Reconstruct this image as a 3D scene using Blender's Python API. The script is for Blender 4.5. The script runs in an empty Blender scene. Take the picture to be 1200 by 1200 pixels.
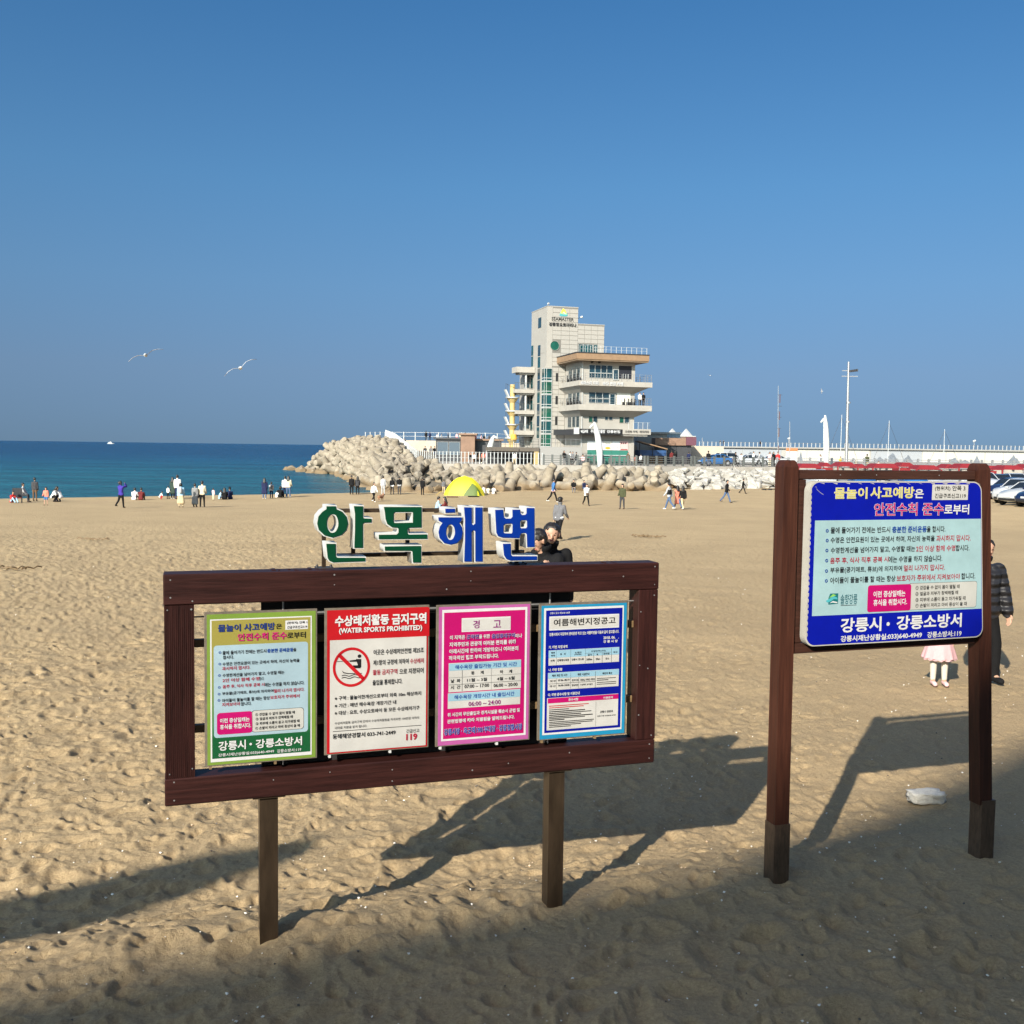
import bpy, bmesh, math, random
import numpy as np
from mathutils import Vector, Matrix
random.seed(7); rng = np.random.default_rng(7)
S = bpy.context.scene; COL = S.collection
R = math.radians
# ------------------------------------------------------------------ camera
EYE = 2.5; FOC = 1200.0; PITCH = R(3.62); ROLL = R(0.77)
cam = bpy.data.cameras.new('camera'); cam_o = bpy.data.objects.new('camera', cam); COL.objects.link(cam_o)
cam.sensor_width = 36; cam.sensor_fit = 'HORIZONTAL'; cam.lens = 36.0; cam.clip_start = 0.05; cam.clip_end = 30000
ROT = Matrix.Rotation(math.pi/2-PITCH, 3, 'X') @ Matrix.Rotation(ROLL, 3, 'Z')
cam_o.matrix_world = Matrix.Translation((0, 0, EYE)) @ ROT.to_4x4()
S.camera = cam_o
# ------------------------------------------------------------------ light
SUN_AZ, SUN_EL = 26.0, 27.0            # shadows fall towards azimuth 26 (clockwise from +Y)
world = bpy.data.worlds.new('World'); S.world = world; world.use_nodes = True
nt = world.node_tree; N = nt.nodes; L = nt.links
bg = N['Background']; bg.inputs[1].default_value = 0.08
sky = N.new('ShaderNodeTexSky'); sky.sky_type = 'NISHITA'; sky.sun_disc = False
sky.sun_elevation = R(SUN_EL); sky.sun_rotation = R(SUN_AZ+180); sky.dust_density = 5.0; sky.ozone_density = 3.0; sky.air_density = 1.0
tc = N.new('ShaderNodeTexCoord'); sep = N.new('ShaderNodeSeparateXYZ'); L.new(tc.outputs['Generated'], sep.inputs[0])
addz = N.new('ShaderNodeMath'); addz.operation = 'ADD'; addz.inputs[1].default_value = 0.13; L.new(sep.outputs['Z'], addz.inputs[0])
cmb = N.new('ShaderNodeCombineXYZ'); L.new(sep.outputs['X'], cmb.inputs[0]); L.new(sep.outputs['Y'], cmb.inputs[1]); L.new(addz.outputs[0], cmb.inputs[2])
nrm = N.new('ShaderNodeVectorMath'); nrm.operation = 'NORMALIZE'; L.new(cmb.outputs[0], nrm.inputs[0]); L.new(nrm.outputs[0], sky.inputs['Vector'])
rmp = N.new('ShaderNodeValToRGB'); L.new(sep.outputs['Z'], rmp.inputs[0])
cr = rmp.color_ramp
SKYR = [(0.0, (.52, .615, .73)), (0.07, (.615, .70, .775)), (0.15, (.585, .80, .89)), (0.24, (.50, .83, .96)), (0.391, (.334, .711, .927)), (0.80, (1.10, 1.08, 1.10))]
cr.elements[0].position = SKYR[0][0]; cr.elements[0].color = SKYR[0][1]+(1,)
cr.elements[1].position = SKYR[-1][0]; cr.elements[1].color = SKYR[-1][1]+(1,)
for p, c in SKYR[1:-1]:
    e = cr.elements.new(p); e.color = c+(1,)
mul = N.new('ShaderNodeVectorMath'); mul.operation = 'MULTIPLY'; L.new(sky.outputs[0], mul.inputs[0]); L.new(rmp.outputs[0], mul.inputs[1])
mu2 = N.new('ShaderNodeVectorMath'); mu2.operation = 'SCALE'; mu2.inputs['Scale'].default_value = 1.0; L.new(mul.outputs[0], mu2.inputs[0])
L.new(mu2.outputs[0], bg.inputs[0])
sun = bpy.data.lights.new('sun', 'SUN'); sun.energy = 4.0; sun.angle = R(0.53); sun.color = (1.0, .92, .79)
sun_o = bpy.data.objects.new('sun', sun); COL.objects.link(sun_o); sun_o.location = (-20, -40, 40)
sd = Vector((math.sin(R(SUN_AZ))*math.cos(R(SUN_EL)), math.cos(R(SUN_AZ))*math.cos(R(SUN_EL)), -math.sin(R(SUN_EL))))
sun_o.rotation_euler = sd.to_track_quat('-Z', 'Y').to_euler()
vs = S.view_settings; vs.view_transform = 'Standard'; vs.look = 'None'; vs.exposure = 1.14; vs.gamma = 1; vs.use_curve_mapping = False
S.render.engine = 'CYCLES'; S.cycles.max_bounces = 6; S.cycles.use_denoising = True

# ------------------------------------------------------------------ helpers
# a small side scene evaluates curves and modifiers quickly; it is removed at the end
WORK = bpy.data.scenes.new('workshop')
def evaluated(o):
    WORK.collection.objects.link(o)
    with bpy.context.temp_override(scene=WORK, view_layer=WORK.view_layers[0]): dg = bpy.context.evaluated_depsgraph_get()
    dg.update()
    me = bpy.data.meshes.new_from_object(o.evaluated_get(dg)); WORK.collection.objects.unlink(o); return me
def tag(o, label=None, cat=None, group=None, kind=None):
    if label: o['label'] = label
    if cat: o['category'] = cat
    if group: o['group'] = group
    if kind: o['kind'] = kind
    return o
def empty(name, loc=(0,0,0), rz=0.0, label=None, cat=None, group=None, parent=None):
    o = bpy.data.objects.new(name, None); COL.objects.link(o); o.location = loc; o.rotation_euler = (0,0,rz)
    o.empty_display_size = .2
    if parent: o.parent = parent
    return tag(o, label, cat, group)
class MB:
    """collects primitives and links them as one mesh"""
    def __init__(s): s.v = []; s.f = []; s.m = []; s.sm = []
    def add(s, vs, fs, mi=0, smooth=False):
        b = len(s.v); s.v += [tuple(p) for p in vs]; s.f += [tuple(b+i for i in f) for f in fs]
        s.m += [mi]*len(fs); s.sm += [smooth]*len(fs); return s
    def box(s, x0, x1, y0, y1, z0, z1, mi=0, M=None):
        vs = [(x0,y0,z0),(x1,y0,z0),(x1,y1,z0),(x0,y1,z0),(x0,y0,z1),(x1,y0,z1),(x1,y1,z1),(x0,y1,z1)]
        if M is not None: vs = [M @ Vector(v) for v in vs]
        return s.add(vs, [(0,3,2,1),(4,5,6,7),(0,1,5,4),(1,2,6,5),(2,3,7,6),(3,0,4,7)], mi)
    def bbox(s, x0, x1, y0, y1, z0, z1, b=.004, mi=0, M=None):
        """box with chamfered edges"""
        bm = bmesh.new(); bmesh.ops.create_cube(bm, size=1)
        for v in bm.verts: v.co = Vector(((x0+x1)/2+v.co.x*(x1-x0), (y0+y1)/2+v.co.y*(y1-y0), (z0+z1)/2+v.co.z*(z1-z0)))
        bmesh.ops.bevel(bm, geom=bm.edges[:], offset=b, segments=1, affect='EDGES', profile=.5)
        bm.verts.index_update()
        vs = [v.co.copy() for v in bm.verts]; fs = [[v.index for v in f.verts] for f in bm.faces]; bm.free()
        if M is not None: vs = [M @ v for v in vs]
        return s.add(vs, fs, mi)
    def tube(s, p0, p1, r0, r1=None, n=8, mi=0, caps=True, smooth=True):
        if r1 is None: r1 = r0
        p0 = Vector(p0); p1 = Vector(p1); d = (p1-p0); 
        if d.length < 1e-6: return s
        d.normalize(); a = d.orthogonal().normalized(); b = d.cross(a)
        vs = []
        for p, r in ((p0, r0), (p1, r1)):
            for i in range(n):
                t = 2*math.pi*i/n; vs.append(p+(a*math.cos(t)+b*math.sin(t))*r)
        s.add(vs, [(i, (i+1)%n, n+(i+1)%n, n+i) for i in range(n)], mi, smooth)
        if caps:
            s.add(vs[:n], [tuple(range(n-1,-1,-1))], mi); s.add(vs[n:], [tuple(range(n))], mi)
        return s
    def path(s, pts, r, n=8, mi=0):
        for i in range(len(pts)-1):
            ra = r[i] if isinstance(r, (list, tuple)) else r; rb = r[i+1] if isinstance(r, (list, tuple)) else r
            s.tube(pts[i], pts[i+1], ra, rb, n, mi)
        return s
    def prism(s, poly, y0, y1, mi=0):
        """poly in x,z extruded along y"""
        n = len(poly); vs = [(x,y0,z) for x,z in poly]+[(x,y1,z) for x,z in poly]
        s.add(vs, [tuple(range(n)), tuple(range(2*n-1,n-1,-1))]+[(i,n+i,n+(i+1)%n,(i+1)%n) for i in range(n)], mi); return s
    def prismx(s, poly, x0, x1, mi=0):
        n = len(poly); vs = [(x0,y,z) for y,z in poly]+[(x1,y,z) for y,z in poly]
        s.add(vs, [tuple(range(n-1,-1,-1)), tuple(range(n,2*n))]+[(i,(i+1)%n,n+(i+1)%n,n+i) for i in range(n)], mi); return s
    def mesh(s, name, mats):
        me = bpy.data.meshes.new(name); me.from_pydata(s.v, [], s.f)
        for m in (mats if isinstance(mats, (list, tuple)) else [mats]): me.materials.append(m)
        me.polygons.foreach_set('material_index', s.m); me.polygons.foreach_set('use_smooth', s.sm)
        me.update(); return me
    def build(s, name, mats, parent=None, loc=None, rz=0):
        o = bpy.data.objects.new(name, s.mesh(name, mats)); COL.objects.link(o)
        if parent is not None: o.parent = parent
        if loc is not None: o.location = loc; o.rotation_euler = (0,0,rz)
        return o
def inst(name, me, parent=None, loc=(0,0,0), rot=(0,0,0), sc=None):
    o = bpy.data.objects.new(name, me); COL.objects.link(o); o.location = loc; o.rotation_euler = rot
    if sc is not None: o.scale = (sc,sc,sc) if isinstance(sc, (int,float)) else sc
    if parent is not None: o.parent = parent
    return o
def recalc(o):
    bm = bmesh.new(); bm.from_mesh(o.data); bmesh.ops.recalc_face_normals(bm, faces=bm.faces[:]); bm.to_mesh(o.data); bm.free(); return o

# rays through the picture's pixels (1200 px frame), to set things out on the ground
def ray(px, py):
    d = ROT @ Vector(((px-600)/FOC, (600-py)/FOC, -1.0)); return d/d.y
def W(px, py, Y): 
    d = ray(px, py); return Vector((0,0,EYE))+d*Y
def ss(a, b, x):
    t = np.clip((np.asarray(x, float)-a)/(b-a), 0, 1); return t*t*(3-2*t)
SEA = -1.95
PROF_Y = [-2000, 6, 12, 39, 60, 75, 90, 120, 135, 150]; PROF_Z = [0, 0, -.08, -.85, -1.15, -1.58, -1.66, -1.66, -3, -5]
def base_h(x, y):
    x = np.asarray(x, float); y = np.asarray(y, float)
    z = np.interp(y, PROF_Y, PROF_Z) - .22*ss(5.55, 6.6, y-.33*x)
    # the water's edge on the sea side runs from (-38,76) to (-13,96)
    d = ((x+38)*(-20)+(y-76)*25)/32.0
    k = np.where(x < -8, 1.0, np.clip((-3-x)/5, 0, 1))
    z = z - np.clip(d+1.0, 0, 40)*.09*k
    # ridge before the water
    z = z + .06*np.exp(-((d+2.5)/2.0)**2)*k
    # the parking ground on the landward side lies higher
    z = z + .85*ss(17, 33, x-(y-60)*.18)*ss(48, 66, y)*ss(-400, -10, -y)
    return z
def G(px, py):
    d = ray(px, py); t = 3.0
    while t < 400:
        if EYE+d.z*t < float(base_h(d.x*t, t)): break
        t *= 1.01
    lo, hi = t/1.01, t
    for _ in range(20):
        m = (lo+hi)/2
        if EYE+d.z*m < float(base_h(d.x*m, m)): hi = m
        else: lo = m
    return Vector((d.x*hi, hi, float(base_h(d.x*hi, hi))))
# ------------------------------------------------------------------ materials
MATS = {}
def mat(name, col, rough=.6, metal=0.0, var=0.0, vscale=8.0, bump=0.0, bscale=30.0, spec=.5, coat=0.0, stretch=None, col2=None, coord='Object', detail=4):
    """a principled surface whose colour wanders between col and col2 with noise, with fine relief"""
    m = bpy.data.materials.new(name); m.use_nodes = True; nt = m.node_tree; n = nt.nodes; l = nt.links
    b = n['Principled BSDF']; b.inputs['Base Color'].default_value = (*col, 1); b.inputs['Roughness'].default_value = rough
    b.inputs['Metallic'].default_value = metal; b.inputs['Specular IOR Level'].default_value = spec; b.inputs['Coat Weight'].default_value = coat
    tc = n.new('ShaderNodeTexCoord'); vec = tc.outputs[coord]
    if stretch:
        mp = n.new('ShaderNodeMapping'); mp.inputs['Scale'].default_value = stretch; l.new(vec, mp.inputs[0]); vec = mp.outputs[0]
    if var > 0 or col2:
        t = n.new('ShaderNodeTexNoise'); t.inputs['Scale'].default_value = vscale; t.inputs['Detail'].default_value = detail; t.inputs['Roughness'].default_value = .65; l.new(vec, t.inputs[0])
        r = n.new('ShaderNodeValToRGB'); r.color_ramp.elements[0].position = .3; r.color_ramp.elements[1].position = .7
        c2 = col2 or tuple(min(1, c*(1+var)) for c in col); c1 = col if col2 else tuple(c*(1-var) for c in col)
        r.color_ramp.elements[0].color = (*c1, 1); r.color_ramp.elements[1].color = (*c2, 1)
        l.new(t.outputs['Fac'], r.inputs[0]); l.new(r.outputs[0], b.inputs['Base Color'])
    if bump > 0:
        t2 = n.new('ShaderNodeTexNoise'); t2.inputs['Scale'].default_value = bscale; t2.inputs['Detail'].default_value = 5; l.new(vec, t2.inputs[0])
        bp = n.new('ShaderNodeBump'); bp.inputs['Distance'].default_value = bump; bp.inputs['Strength'].default_value = .8
        l.new(t2.outputs['Fac'], bp.inputs['Height']); l.new(bp.outputs[0], b.inputs['Normal'])
    MATS[name] = m; return m
def flat(name, col, rough=.5): 
    if name in MATS: return MATS[name]
    return mat(name, col, rough, var=.04, vscale=20)
SAND = mat('sand', (.40,.30,.185), .95, bump=.004, bscale=60, spec=.15)
def make_sand():
    m = SAND; nt = m.node_tree; n = nt.nodes; l = nt.links; n.clear()
    out = n.new('ShaderNodeOutputMaterial'); b = n.new('ShaderNodeBsdfPrincipled'); l.new(b.outputs[0], out.inputs[0])
    b.inputs['Roughness'].default_value = .92; b.inputs['Specular IOR Level'].default_value = .2
    g = n.new('ShaderNodeNewGeometry'); pos = g.outputs['Position']
    def noise(sc, det=4, rough=.6, v=pos):
        t = n.new('ShaderNodeTexNoise'); t.inputs['Scale'].default_value = sc; t.inputs['Detail'].default_value = det; t.inputs['Roughness'].default_value = rough; l.new(v, t.inputs[0]); return t.outputs['Fac']
    def ramp(f, a, ca, b_, cb):
        r = n.new('ShaderNodeValToRGB'); r.color_ramp.elements[0].position = a; r.color_ramp.elements[0].color = (*ca,1)
        r.color_ramp.elements[1].position = b_; r.color_ramp.elements[1].color = (*cb,1); l.new(f, r.inputs[0]); return r.outputs[0]
    def mix(a, b_, f, bt='MIX'):
        x = n.new('ShaderNodeMix'); x.data_type = 'RGBA'; x.blend_type = bt
        if isinstance(f, float): x.inputs[0].default_value = f
        else: l.new(f, x.inputs[0])
        for s_, i in ((a,6),(b_,7)):
            if isinstance(s_, tuple): x.inputs[i].default_value = (*s_,1)
            else: l.new(s_, x.inputs[i])
        return x.outputs[2]
    c = ramp(noise(.35, 5), .35, (.435,.326,.190), .65, (.500,.376,.220))
    c = mix(c, ramp(noise(55, 3, .7), .3, (.80,.78,.75), .72, (1.12,1.12,1.12)), 1.0, 'MULTIPLY')
    # coarse grains
    c = mix(c, ramp(noise(420, 2, .8), .30, (.60,.58,.56), .62, (1.10,1.10,1.10)), .8, 'MULTIPLY')
    # dark and pale flecks
    v = n.new('ShaderNodeTexVoronoi'); v.inputs['Scale'].default_value = 34; l.new(pos, v.inputs['Vector'])
    f = ramp(v.outputs['Distance'], .045, (1,1,1), .075, (0,0,0))
    sepc = n.new('ShaderNodeSeparateColor'); l.new(v.outputs['Color'], sepc.inputs[0])
    k1 = n.new('ShaderNodeMath'); k1.operation = 'GREATER_THAN'; k1.inputs[1].default_value = .78; l.new(sepc.outputs[0], k1.inputs[0])
    k2 = n.new('ShaderNodeMath'); k2.operation = 'GREATER_THAN'; k2.inputs[1].default_value = .965; l.new(sepc.outputs[1], k2.inputs[0])
    m1 = n.new('ShaderNodeMath'); m1.operation = 'MULTIPLY'; l.new(f, m1.inputs[0]); l.new(k1.outputs[0], m1.inputs[1])
    m2 = n.new('ShaderNodeMath'); m2.operation = 'MULTIPLY'; l.new(f, m2.inputs[0]); l.new(k2.outputs[0], m2.inputs[1])
    c = mix(c, (.12,.085,.055), m1.outputs[0]); c = mix(c, (.72,.68,.60), m2.outputs[0])
    l.new(c, b.inputs['Base Color'])
    # relief: ripples of trodden sand, then grain; far sand keeps only broad relief
    mp = n.new('ShaderNodeMapping'); mp.inputs['Scale'].default_value = (1.0, .8, 1.0); l.new(pos, mp.inputs[0])
    h1 = noise(5.0, 5, .55, mp.outputs[0]); h2 = noise(28, 4, .6); h3 = noise(260, 2, .7)
    def bump(h, d, prev=None, s=1.0):
        bp = n.new('ShaderNodeBump'); bp.inputs['Distance'].default_value = d; bp.inputs['Strength'].default_value = s; l.new(h, bp.inputs['Height'])
        if prev is not None: l.new(prev, bp.inputs['Normal'])
        return bp.outputs[0]
    nn = bump(h1, .022); nn = bump(h2, .016, nn); nn = bump(h3, .008, nn)
    l.new(nn, b.inputs['Normal'])
make_sand()
def wood(name, base, dark, stretch, rough=.45):
    """stained board: long grain, darker streaks, pale scratches"""
    m = bpy.data.materials.new(name); m.use_nodes = True; nt = m.node_tree; n = nt.nodes; l = nt.links; b = n['Principled BSDF']
    b.inputs['Roughness'].default_value = rough; b.inputs['Specular IOR Level'].default_value = .22
    tc = n.new('ShaderNodeTexCoord'); mp = n.new('ShaderNodeMapping'); mp.inputs['Scale'].default_value = stretch; l.new(tc.outputs['Object'], mp.inputs[0])
    t = n.new('ShaderNodeTexNoise'); t.inputs['Scale'].default_value = 1; t.inputs['Detail'].default_value = 7; t.inputs['Roughness'].default_value = .7; l.new(mp.outputs[0], t.inputs[0])
    r = n.new('ShaderNodeValToRGB'); e = r.color_ramp.elements; e[0].position = .32; e[0].color = (*dark,1); e[1].position = .66; e[1].color = (*base,1)
    l.new(t.outputs['Fac'], r.inputs[0])
    t2 = n.new('ShaderNodeTexNoise'); t2.inputs['Scale'].default_value = 14; t2.inputs['Detail'].default_value = 6; t2.inputs['Roughness'].default_value = .8; l.new(tc.outputs['Object'], t2.inputs[0])
    r2 = n.new('ShaderNodeValToRGB'); r2.color_ramp.elements[0].position = .715; r2.color_ramp.elements[0].color = (0,0,0,1); r2.color_ramp.elements[1].position = .76; r2.color_ramp.elements[1].color = (1,1,1,1)
    l.new(t2.outputs['Fac'], r2.inputs[0])
    x = n.new('ShaderNodeMix'); x.data_type = 'RGBA'; l.new(r2.outputs[0], x.inputs[0]); l.new(r.outputs[0], x.inputs[6]); x.inputs[7].default_value = (.20,.13,.10,1)
    l.new(x.outputs[2], b.inputs['Base Color'])
    bp = n.new('ShaderNodeBump'); bp.inputs['Distance'].default_value = .0018; l.new(t.outputs['Fac'], bp.inputs['Height']); l.new(bp.outputs[0], b.inputs['Normal'])
    rr = n.new('ShaderNodeMapRange'); rr.inputs[3].default_value = rough-.12; rr.inputs[4].default_value = rough+.2; l.new(t.outputs['Fac'], rr.inputs[0]); l.new(rr.outputs[0], b.inputs['Roughness'])
    MATS[name] = m; return m
WOODH = wood('stained_wood_along', (.036,.0105,.0085), (.014,.0048,.0042), (3, 40, 60))
WOODV = wood('stained_wood_upright', (.036,.0105,.0085), (.014,.0048,.0042), (60, 60, 3))
WOODP = wood('stained_wood_post', (.062,.021,.012), (.026,.0095,.0065), (50, 50, 2.5))
WOODB = wood('stained_wood_rail', (.050,.019,.012), (.022,.009,.006), (3, 40, 60), .6)
BATTEN = mat('batten_wood', (.16,.105,.05), .6, var=.3, vscale=12, bump=.001, bscale=80)
STEEL = mat('weathered_bronze_steel', (.052,.035,.022), .36, metal=.5, var=.4, vscale=3, bump=.0003, bscale=60, stretch=(5,5,1.0))
COLLAR = mat('brown_steel_collar', (.095,.062,.042), .42, metal=.35, var=.35, vscale=8, bump=.0005, bscale=120, stretch=(8,8,2))
GALV = mat('grey_metal', (.42,.42,.42), .4, metal=.7, var=.15, vscale=20)
DARKMETAL = mat('dark_metal', (.05,.05,.055), .5, metal=.4, var=.2)
BACKP = mat('shaded_backboard', (.013,.013,.014), .75, var=.3, vscale=5)  # near-black colour includes the shade inside the deep frame
INK = dict(ink=(.02,.02,.022), white=(.85,.85,.86), red=(.52,.025,.06), blue=(.02,.09,.42), navy=(.03,.06,.25), magenta=(.62,.015,.20), purple=(.30,.02,.22), violet=(.10,.035,.32), cobalt=(.03,.06,.45), yellow=(.80,.72,.18), teal=(.02,.16,.20))
for k, c in INK.items(): mat('print_'+k, tuple(v*.56 for v in c), .55, var=.06, vscale=20, spec=.14)
PM = lambda k: MATS['print_'+k]
PAINT = dict(header_red=(.60,.012,.02), poster_white=(.72,.71,.68), magenta_field=(.60,.006,.17), lilac=(.58,.13,.42), cyan=(.02,.33,.60), deep_blue=(.002,.010,.34), sign_blue=(.002,.010,.42), sky_panel=(.44,.66,.70), lime=(.24,.38,.06), pale_panel=(.45,.62,.72), cream=(.66,.66,.62), head_blue=(.36,.62,.78), logo_teal=(.015,.20,.22), logo_light=(.10,.55,.62), rust=(.35,.06,.05), edge_white=(.66,.63,.56))
for k, c in PAINT.items(): mat(k, tuple(v*.56 for v in c), .55, var=.10, vscale=5, spec=.14, bump=.0004, bscale=25)
OLIVE = mat('olive_to_green', (.4,.36,.05), .38)
def olive():
    nt = OLIVE.node_tree; n = nt.nodes; l = nt.links; b = n['Principled BSDF']
    tc = n.new('ShaderNodeTexCoord'); s = n.new('ShaderNodeSeparateXYZ'); l.new(tc.outputs['Generated'], s.inputs[0])
    r = n.new('ShaderNodeValToRGB'); l.new(s.outputs['Z'], r.inputs[0]); e = r.color_ramp.elements
    e[0].position = .0; e[0].color = (.005,.07,.022,1); e[1].position = .85; e[1].color = (.235,.205,.045,1)
    x = e.new(.14); x.color = (.005,.07,.022,1); x = e.new(.22); x.color = (.03,.14,.045,1); x = e.new(.55); x.color = (.16,.20,.05,1)
    l.new(r.outputs[0], b.inputs['Base Color'])
olive()
CONC = mat('pale_concrete', (.42,.385,.32), .9, var=.16, vscale=2.5, bump=.01, bscale=14)
TETRA = mat('tetrapod_concrete', (.345,.295,.225), .95, bump=.03, bscale=5, col2=(.16,.13,.095), vscale=1.3)
BOULD = mat('grey_boulder_stone', (.30,.26,.205), .95, bump=.03, bscale=6, col2=(.12,.095,.07), vscale=1.4)
QUARRY = mat('white_quarry_stone', (.46,.435,.39), .9, bump=.03, bscale=5, col2=(.27,.25,.22), vscale=1.8)
def waterline(m):
    # brown weed and wet stain on whatever stands at the water
    nt = m.node_tree; n = nt.nodes; l = nt.links; b = n['Principled BSDF']; src = b.inputs['Base Color'].links[0].from_socket
    g = n.new('ShaderNodeNewGeometry'); s = n.new('ShaderNodeSeparateXYZ'); l.new(g.outputs['Position'], s.inputs[0]); t = n.new('ShaderNodeTexNoise'); t.inputs['Scale'].default_value = .9; t.inputs['Detail'].default_value = 4; l.new(g.outputs['Position'], t.inputs[0])
    a = n.new('ShaderNodeMath'); a.operation = 'MULTIPLY_ADD'; a.inputs[1].default_value = 1.6; l.new(t.outputs['Fac'], a.inputs[0]); l.new(s.outputs['Z'], a.inputs[2])
    r = n.new('ShaderNodeMapRange'); r.inputs[1].default_value = -.75; r.inputs[2].default_value = -.25; r.inputs[3].default_value = .85; r.inputs[4].default_value = 0; l.new(a.outputs[0], r.inputs[0])
    x = n.new('ShaderNodeMix'); x.data_type = 'RGBA'; l.new(r.outputs[0], x.inputs[0]); l.new(src, x.inputs[6]); x.inputs[7].default_value = (.17,.115,.06,1); l.new(x.outputs[2], b.inputs['Base Color'])
waterline(TETRA); waterline(BOULD)
MOUND = mat('rubble_core', (.16,.135,.10), 1, var=.3, vscale=1.5, bump=.1, bscale=2)
PAVE = mat('promenade_paving', (.33,.30,.26), .9, var=.12, vscale=1.2)
ASPH = mat('parking_asphalt', (.09,.088,.085), .9, var=.2, vscale=2)
WHITEP = mat('white_paint', (.46,.47,.465), .45, var=.10, vscale=3)
GREYF = mat('dark_fence_paint', (.10,.105,.10), .55, var=.2)
STONE = mat('pale_stone_cladding', (.325,.305,.275), .7, var=.06, vscale=.8, bump=.004, bscale=8)
STONE2 = mat('grey_stone_cladding', (.29,.275,.25), .75, var=.07, vscale=.9)
SLAB = mat('balcony_concrete', (.34,.315,.28), .85, var=.10, vscale=1.1)
SOFF = mat('soffit_timber', (.20,.14,.09), .7, var=.2, vscale=2)
FASC = mat('orange_fascia_board', (.245,.155,.09), .6, var=.12, vscale=2)
GLASST = mat('teal_window_glass', (.006,.05,.055), .08, var=.5, vscale=.5, spec=.8)
GLASSD = mat('dark_window_glass', (.012,.035,.05), .08, var=.5, vscale=.6, spec=.8)
GLASSG = mat('green_window_glass', (.008,.075,.05), .12, var=.4, vscale=.7, spec=.7)
BLACK = mat('black_signboard', (.012,.012,.013), .5)
YEL = mat('yellow_painted_column', (.46,.34,.14), .6, var=.12, vscale=1)
SKIN = mat('skin', (.46,.27,.185), .55, var=.06, vscale=20)
HAIR = mat('black_hair', (.012,.010,.009), .5, var=.3, vscale=40, bump=.002, bscale=120)
CLOTH = {}
def cloth(key, col):
    if key not in CLOTH: CLOTH[key] = mat('cloth_'+key, col, .85, var=.14, vscale=9, bump=.006, bscale=14, spec=.2)
    return CLOTH[key]
for k, c in dict(black=(.007,.007,.008), charcoal=(.045,.045,.05), navy=(.015,.02,.06), grey=(.13,.13,.14), lightgrey=(.38,.38,.39), white=(.68,.67,.65), cream=(.58,.52,.38), pink=(.66,.42,.42), rose=(.60,.08,.15), coral=(.65,.20,.14), red=(.48,.03,.03), darkred=(.12,.02,.02), blue=(.05,.14,.32), purple=(.045,.03,.24), denim=(.07,.11,.20), olive=(.055,.06,.03), green=(.03,.05,.04), beige=(.48,.38,.24), brown=(.12,.07,.04), yellow=(.62,.40,.03), sky=(.30,.48,.62), tweed=(.20,.20,.20), orange=(.60,.18,.03)).items(): cloth(k, c)
def quilt():
    m = cloth('quilted', (.016,.016,.019)); nt = m.node_tree; n = nt.nodes; l = nt.links; b = n['Principled BSDF']; b.inputs['Roughness'].default_value = .5; b.inputs['Specular IOR Level'].default_value = .5
    tc = n.new('ShaderNodeTexCoord'); w = n.new('ShaderNodeTexWave'); w.wave_type = 'BANDS'; w.bands_direction = 'Z'; w.inputs['Scale'].default_value = 2.9; w.inputs['Distortion'].default_value = 1.2; w.inputs['Detail'].default_value = 2
    l.new(tc.outputs['Object'], w.inputs[0]); bp = n.new('ShaderNodeBump'); bp.inputs['Distance'].default_value = .035; l.new(w.outputs['Fac'], bp.inputs['Height']); l.new(bp.outputs[0], b.inputs['Normal'])
quilt()
SEAM = bpy.data.materials.new('sea_water'); SEAM.use_nodes = True
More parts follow.
